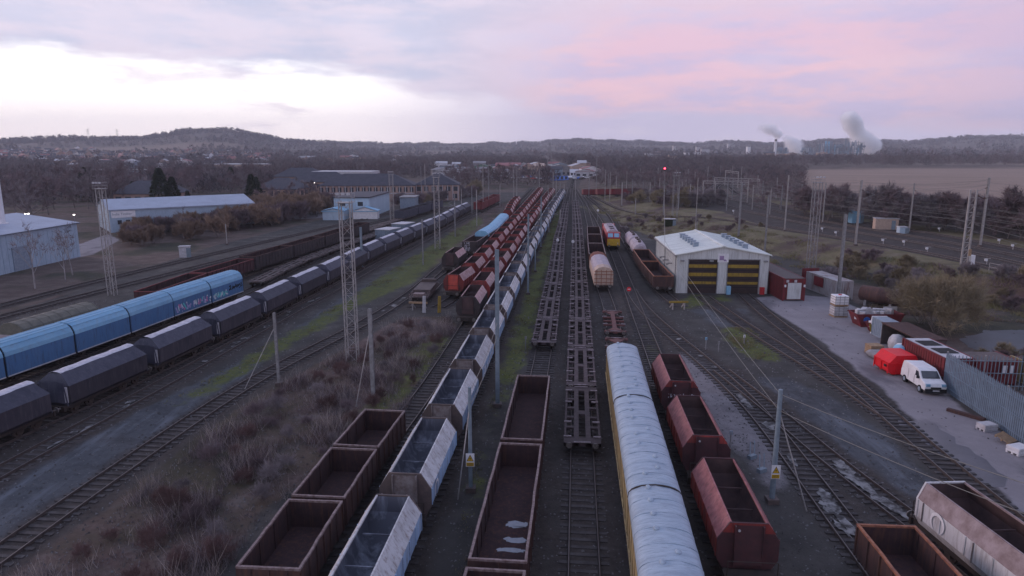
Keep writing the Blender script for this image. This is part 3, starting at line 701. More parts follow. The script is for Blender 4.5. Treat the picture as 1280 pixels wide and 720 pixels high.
def make_flat(L=10.9, hw=1.15, col='flat', cells=2, hi='flat_hi', far=False, spine=False, redd=False):
    root = empty('container_flat_wagon'); y = L/2; z0, z1 = .78, 1.02
    f = MB()
    if spine:
        f.bx(-.22,.22,-y,y,z0,z1+.02)
        for yy in (-y+.4, -y*.35, 0, y*.35, y-.4): f.bx(-hw,hw,yy-.12,yy+.12,z0+.05,z1)
        f.add([(-hw,-y,z1-.1),(hw,-y,z1-.1),(.25,-y+1.6,z1-.1),(-.25,-y+1.6,z1-.1),(-hw,-y,z1),(hw,-y,z1),(.25,-y+1.6,z1),(-.25,-y+1.6,z1)], [(4,5,6,7),(0,1,5,4),(1,2,6,5),(3,0,4,7)])
        f.add([(-.25,y-1.6,z1-.1),(.25,y-1.6,z1-.1),(hw,y,z1-.1),(-hw,y,z1-.1),(-.25,y-1.6,z1),(.25,y-1.6,z1),(hw,y,z1),(-hw,y,z1)], [(4,5,6,7),(0,1,5,4),(1,2,6,5),(3,0,4,7),(2,3,7,6)])
    else:
        for s in (-1,1):
            f.bx(s*hw-.07,s*hw+.07,-y,y,z0,z1); f.bx(s*.40-.17,s*.40+.17,-y,y,z0,z1-.01)
        f.bx(-hw-.07,hw+.07,-y,-y+.9,z0+.02,z1-.02); f.bx(-hw-.07,hw+.07,y-.9,y,z0+.02,z1-.02)
        for k in range(1, cells*2+1):
            yy = -y+.9+(2*y-1.8)*k/(cells*2+1)
            for s in (-1,1): f.bx(min(s*.57,s*hw),max(s*.57,s*hw),yy-.16,yy+.16,z0+.04,z1-.02)
        f.bx(-.23,.23,-.35,.35,z0+.03,z1-.02)
    h = MB()
    for yy in ((-y+.95, -y*.36, y*.36, y-.95) if not spine else (-y*.35, y*.35)):
        f.bx(-hw-.1,-hw+.42,yy-.09,yy+.09,z1+.004,z1+.07,1); f.bx(hw-.42,hw+.1,yy-.09,yy+.09,z1+.004,z1+.07,1)
    for yy in (-y+.08, y-.08): f.bx(-.55,.55,yy-.07,yy+.07,z1+.004,z1+.05,1)
    f.build('frame', [M[col], M[hi]], root)
    for sy in (-1,1):
        c = sy*(y-1.45); bg = MB()
        for s in (-1,1): bg.bx(s*.98-.07,s*.98+.07,c-1.15,c+1.15,.5,.78)
        bg.bx(-.95,.95,c-.15,c+.15,.55,.8)
        for a in (-.75,.75): wheelset(bg, c+a, .4)
        if not far or True:
            for s in (-1,1):
                for a in (-.75,.75): bg.bx(s*1.12-.05,s*1.12+.05,c+a-.12,c+a+.12,.5,.74)
        bg.build('bogie', M['under'], root)
    for sy in (-1,1):
        for sx in (-1,1):
            b = MB(); b.tube((sx*.86, sy*y, .93),(sx*.86, sy*(y+.2), .93), .09, n=8); b.tube((sx*.86, sy*(y+.2), .93),(sx*.86, sy*(y+.25), .93), .2, n=12)
            b.build('buffer', M['buffer'], root)
    return root
def make_van(L=12.6):
    root = empty('bogie_van'); y = L/2; hw = 1.28
    b = MB(); b.bx(-hw,hw,-y,y,1.0,3.0); b.build('body', M['van_side'], root)
    rb = MB()
    for s in (-1,1):
        for yy in np.linspace(-y+.2,y-.2,12): rb.bx(min(s*hw,s*(hw+.05)),max(s*hw,s*(hw+.05)),yy-.06,yy+.06,1.0,2.95)
        rb.bx(min(s*hw,s*(hw+.08)),max(s*hw,s*(hw+.08)),-y,y,.96,1.06)
    rb.build('side_ribs', M['van_side'], root)
    r = MB(); n = 12; ys = np.linspace(-y-.06, y+.06, 40); rings = []
    for yy in ys:
        ring = []
        for k in range(n+1):
            a = pi*k/n; s_ = abs(sin(a))**.72
            ring.append(((hw+.05)*cos(a), yy, 2.98+.72*s_+(random.uniform(-.02,.02) if 0 < k < n else 0)))
        ring += [(-hw-.05, yy, 2.92), (hw+.05, yy, 2.92)]
        rings.append(ring)
    r.loft(rings); r.build('roof', M['van_roof'], root, smooth=True)
    bd = MB(); pr = [((hw+.07)*cos(pi*k/n), 2.98+.75*abs(sin(pi*k/n))**.72) for k in range(n+1)]+[((hw-.02)*cos(pi*k/n), 2.9+.72*abs(sin(pi*k/n))**.72) for k in range(n,-1,-1)]
    for yy in (-y-.1, y+.02): bd.prism(pr, yy, yy+.08)
    bd.build('roof_edge', M['under'], root)
    sm2 = MB(); q2 = [((hw+.062)*cos(pi*k/n), 2.985+.735*abs(sin(pi*k/n))**.72) for k in range(n+1)]+[((hw-.02)*cos(pi*k/n), 2.9+.70*abs(sin(pi*k/n))**.72) for k in range(n,-1,-1)]
    for yy in np.arange(-y+1.26, y-.5, 1.26): sm2.prism(q2, yy, yy+.035)
    sm2.build('roof_seams', M['van_roof'], root)
    k = 0
    for yy in np.arange(-y+.7, y-.4, 1.25):
        v = MB(); v.loft([[(xo+.13*cos(a)*q, yy+(.0 if xo > 0 else .5)+.17*sin(a)*q, z) for a in np.linspace(0, 2*pi, 9)[:-1]] for q, z in ((1.3,3.56),(1.0,3.74),(.45,3.80))] if (xo := random.choice((-.38,.34))) else [])
        v.build('roof_vent', M['van_roof'], root)
    running_gear(root, L, (-L*.38,-L*.24,L*.24,L*.38), 2.4)
    return root

def place(t, s_mid, root, L, flip=False):
    (x1, y1), z1 = t.at(s_mid-L*.3); (x2, y2), z2 = t.at(s_mid+L*.3)
    root.location = ((x1+x2)/2, (y1+y2)/2, (z1+z2)/2)
    root.rotation_euler = (math.atan2(z2-z1, hypot(x2-x1,y2-y1)), 0, math.atan2(y2-y1, x2-x1)-pi/2+(pi if flip else 0))
    return root
def rake(t, s0, pitch, n, protos, label, cat, group, L=None, start=0, gap_after=None, where=None, ymax=330):
    """protos: list of prototypes, chosen by index; s0 = near end of the first wagon"""
    out = []; s = s0
    for i in range(n):
        sm_ = s+pitch/2
        if sm_+pitch/2 > t.L or t.at(sm_)[0][1] > ymax: break
        pr = protos(i) if callable(protos) else protos[i % len(protos)]
        if not pr.get('_used'): o = pr; pr['_used'] = 1
        else: o = copy_tree(pr); 
        place(t, sm_, o, pitch)
        lb = label(i) if callable(label) else label.format(ORD[i+start])
        tag(o, lb, cat, group); out.append(o); s += pitch
    return out

# -- white and silver hoppers
W1 = make_hopper(); W1f = make_hopper(far=True)
t = T['z3']; s0 = t.proj(488,625,3.3)+1.45-9.93
zs = rake(t, s0, 9.93, 27, lambda i: W1 if i < 9 else W1f, 'silver sided open hopper wagon, {} from the camera in the long white row', 'hopper wagon', 'silver hopper wagons in the long centre row', ymax=300)
def ring_logo(root, x, yc, zc, R, w, m='white', side=1):
    g = MB(); n = 22
    for k in range(n):
        a0 = radians(-60+300*k/n); a1 = radians(-60+300*(k+1)/n); w0 = w*(.25+.75*sin(pi*k/n)); w1 = w*(.25+.75*sin(pi*(k+1)/n))
        p = lambda a, r: (x, yc+side*r*cos(a), zc+r*sin(a))
        g.quad(p(a0,R-w0), p(a0,R), p(a1,R), p(a1,R-w1))
    return g.build('emblem', M[m], root)
ring_logo(zs[1], 1.385+.05, -2.6, 2.0, .48, .16); ring_logo(zs[3], 1.385+.05, -2.6, 2.0, .48, .16)
ld = MB()
for yy in (-1.7,-1.2): ld.tube((1.46,yy,1.3),(1.46,yy,2.55),.03,n=4)
for z in np.arange(1.4,2.5,.25): ld.tube((1.46,-1.7,z),(1.46,-1.2,z),.025,n=4)
ld.build('ladder', M['bluep'], zs[2])
# -- red hoppers right of the vans
R1 = make_hopper(side='redh', top='redtop', inner='redin', end='maroon', chute='maroon', BL=6.6, L=8.9)
t = T['t11']; s0 = t.proj(938.5,658,3.3)-1.5
rd = rake(t, s0, 9.75, 3, [R1], lambda i: ['faded red hopper wagon nearest the camera beside the silver roofed vans','faded red hopper wagon, middle one of three beside silver roofed vans','faded red hopper wagon with graffiti end, farthest of three beside vans'][i], 'hopper wagon', 'red hopper wagons beside the vans')
for o in rd:
    bd_ = MB(); bd_.add([(-.86,-3.415,3.34),(.86,-3.415,3.34),(1.2,-3.415,2.86),(-1.2,-3.415,2.86)],[(3,2,1,0)]); bd_.build('red_band', M['brred'] if 0 else M['redh'], o)
g = MB(); rr_ = random.Random(4)
for k in range(11):
    x0 = -.95+k*.17
    for _ in range(2):
        xa, xb = x0+rr_.uniform(0,.15), x0+rr_.uniform(0,.15); za, zb = rr_.uniform(2.05,2.45), rr_.uniform(2.05,2.45)
        g.quad((xa-.02,-3.62,za),(xa+.03,-3.62,za),(xb+.03,-3.62,zb),(xb-.02,-3.62,zb))
g.build('graffiti', M['tarp'], rd[2])
for o in rd:
    lm = MB(); lm.tube((-.45,-3.42,3.0),(-.45,-3.5,3.0),.06,n=8); lm.bx(-.5,-.4,-3.46,-3.41,2.7,2.9); lm.build('end_lamp', M['offwhite'], o)
# -- red, pink and black hoppers of the middle rows
Rb = make_hopper(side='blackh', top='pinktop', inner='redin', end='blackh', chute='redin', BL=6.8)
Rr = make_hopper(side='redh', top='pinktop', inner='redin', end='redh', chute='redh', BL=6.8)
Rr2 = make_hopper(side='redh', top='redtop', inner='redin', end='redh', chute='redh', BL=6.8, far=True)
Rf = make_hopper(side='redh', top='pinktop', inner='redin', end='redh', chute='redh', BL=6.8, far=True)
Ro = make_hopper(side='redh', top='pinktop', inner='redin', end='redh', chute='orange', BL=6.8)
t = T['z2']; s0 = t.proj(582,372,3.3)-1.2
rake(t, s0, 9.75, 24, lambda i: Rb if i == 0 else (Rr if i < 5 else (Rf if i % 5 else Rr2)),
     lambda i: 'blackened hopper wagon at the near end of the middle red row' if i == 0 else 'red hopper wagon, %s from the camera in the middle red row' % ORD[i], 'hopper wagon', 'red hopper wagons in the middle row', ymax=300)
t = T['z1']; s0 = t.proj(571,344,3.3)-1.2
rake(t, s0, 9.75, 22, lambda i: Ro if i == 0 else (Rr if i < 4 else (Rr2 if i % 3 == 1 else Rf)),
     lambda i: 'red hopper wagon with orange end panel, near end of the left red row' if i == 0 else 'red hopper wagon, %s from the camera in the left red row' % ORD[i], 'hopper wagon', 'red hopper wagons in the left row', ymax=300)
# -- row with the short plough flat, dark hopper, graffiti wagon and light blue covers
t = T['z0']
def low_plough():
    root = empty('low_flat_wagon'); f = MB(); f.bx(-1.2,1.2,-5,5,.8,1.05); f.bx(-1.15,1.15,-2,3.5,1.06,1.5)
    f.add([(-1.1,3.5,1.06),(1.1,3.5,1.06),(1.1,4.6,1.06),(-1.1,4.6,1.06),(-1.0,3.4,1.9),(1.0,3.4,1.9),(.9,4.0,1.9),(-.9,4.0,1.9)],[(0,1,5,4),(1,2,6,5),(2,3,7,6),(3,0,4,7),(4,5,6,7)])
    f.build('deck', M['dark_end'], root)
    k = MB(); [k.tube((x,yy,1.05),(x,yy,1.55),.05,n=5) for x in (-1.1,1.1) for yy in (-4.8,-3.6,-2.6)]; k.bx(-.7,.7,-4.3,-3.2,1.06,1.4); k.build('side_stakes', M['rim'], root)
    running_gear(root, 10, (-3.6,-2.4,2.4,3.6), 2.3); return root
lp = low_plough(); place(t, t.proj(530,373,1)+5.2, lp, 10); tag(lp, 'low dark brown flat wagon standing against the buffer stop', 'flat wagon')
Zh = copy_tree(Rb); place(t, t.proj(568,317,3.3)+4.2, Zh, 9); tag(Zh, 'dark hopper wagon with pale side plate behind the low flat wagon', 'hopper wagon')
zg = make_open(L=11, z3=3.0, side='blackh', rim='rim', ribs=8); place(t, t.proj(586,303,3)+6.5, zg, 11); tag(zg, 'black open wagon with white graffiti beside the red rows', 'open wagon')
g = MB(); r_ = random.Random(3); yy = -5
for _ in range(26):
    ya = -5.2+r_.random()*4.2; za = 1.3+r_.random()*1.4; yb = ya+r_.uniform(-.6,.6); zb = za+r_.uniform(-.9,.9); zb = min(2.8,max(1.2,zb))
    g.quad((-1.46,ya,za),(-1.46,ya+.14,za),(-1.46,yb+.14,zb),(-1.46,yb,zb)); g.quad((ya*.24+.25,-5.58,za),(ya*.24+.33,-5.58,za),(yb*.24+.33,-5.58,zb),(yb*.24+.25,-5.58,zb))
g.build('graffiti', M['tarp'], zg)
zg2 = make_open(L=11, z3=3.0, side='blackh', rim='rim', ribs=8); place(t, t.proj(586,303,3)+18.3, zg2, 11); tag(zg2, 'black open wagon between the graffiti wagon and light blue cover', 'open wagon')
def make_soft(L, c='lblue'):
    root = empty('sheeted_wagon'); y = L/2; b = MB(); b.bx(-1.35,1.35,-y,y,1.0,2.6); b.build('body', M['blackh'] if c == 'lblue' else M[c], root)
    r = MB(); r.prism([(1.4,2.6),(1.3,3.2),(.8,3.65),(0,3.8),(-.8,3.65),(-1.3,3.2),(-1.4,2.6)], -y, y)
    for yy in np.linspace(-y+.1,y-.1,9): r.prism([(1.43,2.6),(1.33,3.22),(.82,3.68),(0,3.83),(-.82,3.68),(-1.33,3.22),(-1.43,2.6)], yy-.04, yy+.04)
    r.build('cover', M[c], root); running_gear(root, L, (-L*.33,L*.33), 2.4); return root
lb = make_soft(12.4); s0 = t.proj(609,289,3.7)
rake(t, s0, 12.7, 3, [lb], lambda i: 'wagon under a light blue cover, %s of three behind black wagons' % ('nearest','middle','farthest')[i], 'covered wagon', 'light blue covered wagons')
s0 = t.proj(634,262,3.7)+2
rake(t, s0, 9.75, 6, [Rf], 'red hopper wagon, {} beyond the light blue covered wagons', 'hopper wagon', 'red hopper wagons beyond the blue covers', ymax=330)
# -- near brown open wagons
O1 = make_open(L=5.72, rim='rim')
t = T['z2']; s0 = t.proj(331,715,2.6)-.15
rake(t, s0, 6.13, 3, [O1], lambda i: ['nearest short brown open wagon in the row left of silver hoppers','middle short brown open wagon in the row left of silver hoppers','farthest short brown open wagon in the row left of silver hoppers'][i], 'open wagon', 'short brown open wagons')
# -- long opens in the centre
OA = make_open(L=12.0, hw=1.25, rim='rim', ribs=10, axles=(-4.8,-3.2,3.2,4.8), puddles=[(-4.6,.9,-.3,.9),(-2.9,.5,-.5,.95),(-2.0,.55,-.2,1.0),(-.6,.8,-.2,1.0)])
OB = make_open(L=12.0, hw=1.25, rim='rim', ribs=10, axles=(-4.8,-3.2,3.2,4.8), puddles=[(-4.9,1.3,-.55,1.05)])
OC = make_open(L=12.0, hw=1.25, rim='rim', ribs=10, axles=(-4.8,-3.2,3.2,4.8))
t = T['t8']; s0 = t.proj(621.5,701.6,2.6)-.1
for i, o in enumerate((OC, OA, OB)):
    place(t, s0+6+(i-1)*12.65, o, 12)
    tag(o, ['long brown open wagon cut off by the bottom edge, centre row','long brown open wagon with four puddles inside, centre row','long brown open wagon with one white puddle inside, centre row'][i], 'open wagon', 'long brown open wagons')
# -- container flats
FA = make_flat(L=10.0); t = T['t8']; s0 = t.proj(680.5,428,1)
rake(t, s0, 10.3, 18, [FA], 'empty grey container flat wagon, {} in the row beside the silver hoppers', 'flat wagon', 'container flats in the left flat row', ymax=260)
FB = make_flat(L=10.9, cells=2); t = T['t9']; s0 = t.proj(728,556,1)
rake(t, s0, 11.25, 20, [FB], 'empty dark container flat wagon, {} in the centre flat row', 'flat wagon', 'container flats in the centre row', ymax=260)
# -- vans and what stands beyond them
VA = make_van(); t = T['t10']; s0 = t.proj(777.5,428,3.7)-12.75*3
rake(t, s0, 12.75, 3, [VA], lambda i: ['silver roofed yellow sided van cut by the bottom edge','silver roofed yellow sided van, middle of the three','silver roofed yellow sided van next to the red brown flat wagons'][i], 'goods van', 'silver roofed vans')
FC = make_flat(L=9.6, col='flat_red', spine=True, hi='flat_hi'); s0 = t.proj(777.5,428,3.7)+.4
rake(t, s0, 12.0, 2, [FC], lambda i: ['red brown spine flat wagon coupled to the silver roofed vans','red brown spine flat wagon farther from the silver roofed vans'][i], 'flat wagon', 'red brown spine flats')
def cream_wagon():
    root = empty('sheeted_wagon'); L = 15; y = L/2; hw = 1.32
    b = MB(); b.bx(-hw,hw,-y,y,1.0,2.5); b.build('side', M['cream'], root)
    prof = [(hw+.02,2.5),(hw-.1,3.1),(.75,3.5),(0,3.65),(-.75,3.5),(-hw+.1,3.1),(-hw-.02,2.5)]
    for y0, y1, m in ((-y,-y+2.6,'cream'),(-y+2.6,y-3,'pale'),(y-3,y,'redh')):
        r = MB(); r.prism(prof, y0, y1); r.build('cover', M[m], root)
    s = MB()
    for z in (1.35,1.9,2.5,2.95): s.bx(-hw-.02,hw+.02,-y-.05,-y-.002,z,z+.09)
    for x in (-1.0,-.35,.35,1.0): s.bx(x-.04,x+.04,-y-.07,-y-.051,1.0,3.2)
    for yy in (y-2.8,y-2.0,y-1.2,y-.4): s.prism([(hw+.05,2.5),(hw-.07,3.12),(.77,3.53),(0,3.68),(-.77,3.53),(-hw+.07,3.12),(-hw-.05,2.5)], yy-.12, yy+.12)
    s.build('straps', M['rim_or'], root)
    running_gear(root, L, (-5.5,-4,4,5.5), 2.4); return root
cw = cream_wagon(); place(t, t.proj(754,334,3.6)+7.5, cw, 15); tag(cw, 'cream and mauve sheeted wagon with strapped end, left of the locomotive', 'sheeted wagon')
O3 = make_open(L=13, z3=3.0, side='rust', ribs=9); s0 = t.proj(754,334,3.6)+16
rake(t, s0, 13.6, 3, [O3], lambda i: 'brown open wagon behind the cream sheeted wagon, %s of three' % ('nearest','middle','farthest')[i], 'open wagon', 'brown open wagons behind the cream wagon')
# -- locomotive
def make_loco():
    root = empty('diesel_locomotive'); L = 19; y = L/2; hw = 1.33
    b = MB(); b.prism([(-hw,1.0),(hw,1.0),(hw,2.9),(hw-.25,3.45),(-hw+.25,3.45),(-hw,2.9)], -y+2.6, y-2.6); b.build('body', M['loco_red'], root)
    r = MB(); r.prism([(hw-.2,3.46),(.75,3.72),(0,3.78),(-.75,3.72),(-hw+.2,3.46)], -y+2.9, y-2.9)
    for yy in np.arange(-y+3.5,y-3.5,1.6): r.bx(-.55,.55,yy,yy+.7,3.76,3.9)
    r.build('roof', M['pale'], root)
    fan = MB(); [fan.tube((0,yy,3.9),(0,yy,4.0),.42,n=14) for yy in (-y+5.2,-y+8.4)]; fan.build('roof_fan', M['under'], root)
    for s in (-1,1):
        c = MB(); f = lambda yy: s*yy
        ring = lambda yy, hx, z0, z1: [(-hx,f(yy),z0),(hx,f(yy),z0),(hx,f(yy),z1),(-hx,f(yy),z1)]
        c.loft([ring(y-2.6,hw,1.0,3.5),ring(y-1.0,hw,1.0,3.55),ring(y-.45,hw-.08,1.0,2.55)] if s > 0 else [ring(y-.45,hw-.08,1.0,2.55),ring(y-1.0,hw,1.0,3.55),ring(y-2.6,hw,1.0,3.5)])
        cab = c.build('cab', M['loco_red'], root)
        n_ = MB(); n_.bx(-hw+.1,hw-.1,min(f(y-.45),f(y-.36)),max(f(y-.45),f(y-.36)),1.25,2.35); n_.bx(-hw+.05,hw-.05,min(f(y-.45),f(y-.2)),max(f(y-.45),f(y-.2)),1.0,1.22); n_.build('nose', M['yellow'], cab)
        for sx in (-1,1):
            w = MB(); x0, x1 = sorted((sx*.12, sx*1.12)); q = .02
            yb, yt = f(y-.49+q), f(y-.93+q)
            v = [(x0,yb,2.68),(x1,yb,2.68),(x1,yt,3.4),(x0,yt,3.4)]
            w.add(v, [(0,1,2,3) if s < 0 else (3,2,1,0)]); w.build('windscreen', M['screen'], cab)
            l = MB(); l.tube((sx*.85,f(y-.36),1.5),(sx*.85,f(y-.33),1.5),.11,n=10); l.build('headlight', M['offwhite'], cab)
    bb = MB(); [bb.bx(-1.2,1.2,c-1.9,c+1.9,.35,.98) for c in (-5.6,5.6)]; [wheelset(bb, c+a, .5) for c in (-5.6,5.6) for a in (-1.5,0,1.5)]; bb.bx(-1.2,1.2,-2.6,2.6,.4,.98); bb.build('bogie', M['under'], root)
    for sx in (-1,1):
        q = MB(); q.tube((sx*.86,-y+.4,1.0),(sx*.86,-y+.05,1.0),.1,n=8); q.tube((sx*.86,-y+.05,1.0),(sx*.86,-y,1.0),.24,n=12); q.build('buffer', M['buffer'], root)
    return root
lo = make_loco(); t = T['t11']; place(t, t.proj(766,314)+9.7, lo, 14); tag(lo, 'red diesel locomotive with yellow nose and blue windscreens', 'locomotive')
# -- row beside the shed
O4 = make_open(L=12.6, side='rust', rim='rim_or', ribs=9); t = T['t12']; s0 = t.proj(827,345,2.6)
o4 = rake(t, s0, 13.1, 2, [O4], lambda i: ['rusty orange rimmed open wagon beside the shed wall, the nearer','rusty orange rimmed open wagon beside the shed, the farther'][i], 'open wagon', 'rusty open wagons beside the shed')
def lumpy_tank():
    root = empty('tank_wagon'); b = MB(); n = 14; R = []
    for yy, r in ((-4.6,.75),(-4.3,1.15),(-1.5,1.25),(-1.4,1.32),(1.4,1.32),(1.5,1.25),(4.3,1.15),(4.6,.75)):
        R.append([(r*cos(2*pi*k/n), yy, 2.25+r*sin(2*pi*k/n)) for k in range(n)])
    b.loft(R); b.build('barrel', M['pale'], root, smooth=False)
    h = MB(); [h.tube((0,yy,3.4),(0,yy,3.8),.3,n=10) for yy in (-2.5,0,2.5)]; h.build('hatch', M['dark_end'], root)
    running_gear(root, 9.6, (-3,3), 2.3); return root
tw = lumpy_tank(); place(t, s0+31.5, tw, 9.6); tag(tw, 'grey mauve tank wagon with dark hatches behind the rusty open wagons', 'tank wagon')
tw2 = copy_tree(tw); place(t, s0+42, tw2, 9.6); tag(tw2, 'pinkish tank wagon at the far end of the row beside the shed', 'tank wagon')
# -- bottom right pair
O5 = make_open(L=8.5, hw=1.32, side='rust', rim='rim_or', ribs=7); t = T['t13']; place(t, t.proj(1110,655,2.6)-4.25, O5, 8.5); tag(O5, 'brown open wagon with orange rusty rim at the bottom right', 'open wagon')
M['silver5'] = mat('grey white hopper paint', (.58,.58,.60), (.46,.46,.47), 1.2, .5, stretch=(1,1,.3), streak=(0.2, 0.17, 0.16, 0.6)); M['plate5'] = mat('brown stained upper plate', (.30,.24,.25), (.17,.12,.12), 1.5, .6)
H5 = make_hopper(side='silver5', top='plate5', inner='redin', end='silver5', chute='chute', BL=10.5, L=12, tw=1.02); t = T['t13b']
place(t, t.proj(1200,603,3.3)-5.3, H5, 12); tag(H5, 'long silver hopper wagon with white ring emblem at bottom right', 'hopper wagon')
ring_logo(H5, -1.385-.052, 3.6, 2.05, .52, .17, side=-1); bars = MB()
for yy in (1.2,-1.6,4.75): bars.bx(-1.44,-1.39,yy-.02,yy+.02,1.5,2.5)
bars.build('panel_joint', M['chute'], H5)
# -- left: grey sheeted hoppers
GC = make_covered(); t = T['t4']; s0 = t.proj(181,421,3.5)-9.9*3
GC2 = make_covered()
rake(t, s0-.6, 9.85, 26, lambda i: (GC, GC2)[i % 2], 'dark grey sheeted hopper wagon with pale tarpaulin top, {} from the near end', 'covered hopper', 'dark grey sheeted hopper wagons', ymax=215)
# -- blue wagons
BW = make_blue(7.25); t = T['t3']; s0 = t.proj(75,403,3.9)-7.25*3+.2
nb = []
for i in range(7):
    o = BW if i == 0 else copy_tree(BW); place(t, s0+3.62+i*7.25, o, 7.25); nb.append(o)
    tag(o, ['blue covered wagon mostly beyond the left edge of the picture','blue covered wagon cut by the left edge of the picture','large blue covered wagon nearest the left edge shown nearly whole','plain blue covered wagon third along from the left edge','plain blue covered wagon just left of the graffiti','blue covered wagon with pink and turquoise graffiti','last blue covered wagon, rightmost in the picture, pale and black graffiti'][i], 'covered wagon', 'blue covered sliding wagons')
gc = [mat('pink spray paint',(.55,.22,.42)), mat('turquoise spray paint',(.15,.55,.58)), mat('lilac spray paint',(.40,.36,.62)), mat('pale spray paint',(.6,.68,.72))]
graffiti(nb[5], -3.3, 3.2, 1.25, 2.2, 1.40, gc, 14, 5); graffiti(nb[6], -3.3, -.8, 1.3, 2.1, 1.40, [gc[1], gc[3]], 7, 9); graffiti(nb[6], .2, 3.2, 1.7, 2.4, 1.40, [M['blue_d']], 7, 12)
# flats after the blue wagons
FE = make_flat(L=9.5, col='dark_end', hi='rim', cells=2); s0 = t.proj(302,351,1.2)+.5
rake(t, s0, 10.0, 8, [FE], 'empty dark flat wagon, {} after the last blue covered wagon', 'flat wagon', 'empty flats behind the blue wagons', ymax=185)
# -- brown rake behind
t = T['t2']
ol = make_soft(9.4, 'pale'); 
for c in ol.children:
    if c.name.startswith('cover'): c.data.materials[0] = mat('olive grey sheet', (.16,.15,.12), (.11,.105,.09), 2, .7)
place(t, t.proj(8,410,3.4)+4.9, ol, 9.4); tag(ol, 'long olive grey ribbed sheeted wagon behind the blue wagons', 'sheeted wagon')
fl = make_flat(L=10.5, col='rust', hi='offwhite'); place(t, t.proj(105,384,3.4)+5.8, fl, 10.5); tag(fl, 'low flat wagon with pale bolsters between olive and red wagons', 'flat wagon')
O6 = make_open(L=12.6, side='blackh', rim='rust', ribs=12, z3=3.05); O6r = make_open(L=12.6, side='maroon', rim='redc', inner='rust_in', ribs=12, z3=2.75)
s0 = t.proj(162,366,2.7)
rake(t, s0, 13.1, 6, lambda i: O6r if i in (0,1) else O6, lambda i: ('bright red ended open wagon, %s in the row behind the blue wagons' if i < 2 else 'dark brown ribbed open wagon, %s in the row behind the blue wagons') % ORD[i], 'open wagon', 'open wagons behind the blue row', ymax=170)
s0 += 13.1*6+1
FD = make_flat(L=12.5, col='dark_end', hi='rim', cells=3)
rake(t, s0, 13, 3, [FD], 'empty flat wagon beside the blue building, {} of the row', 'flat wagon', 'empty flats beside the blue building', ymax=215)
CF = make_open(L=12.6, side='greyt', rim='greyt', inner='greys', z3=3.1, ribs=8, far=True)
s0 = t.proj(495,265,3)+2
rake(t, s0, 13.1, 6, [CF], 'slate grey box wagon, {} in the distant row before the offices', 'open wagon', 'slate grey box wagons before the offices', ymax=300)
# far red wagons
RF = make_open(L=12.6, side='redc', rim='redc', inner='redc', z3=3.3, ribs=8, far=True); t = T['t5']
s0 = t.proj(588,262,1)
rake(t, s0, 13.2, 4, lambda i: RF, 'bright red box wagon, {} of the distant red group', 'open wagon', 'distant bright red box wagons', ymax=300)
t = T['m1']; RG = make_open(L=12.6, side='redc', rim='redc', inner='rust_in', z3=3.0, ribs=8, far=True)
for i, px in enumerate((747,765,783)):
    x, y, z = G(px, 246); o = RG if i == 0 else copy_tree(RG); o.location = (x, y, z); o.rotation_euler = (0,0,radians(28)+pi/2-.35)
    tag(o, 'dull red box wagon before the right hand woods, %s of three' % ('leftmost','middle','rightmost')[i], 'open wagon', 'dull red box wagons before the woods')

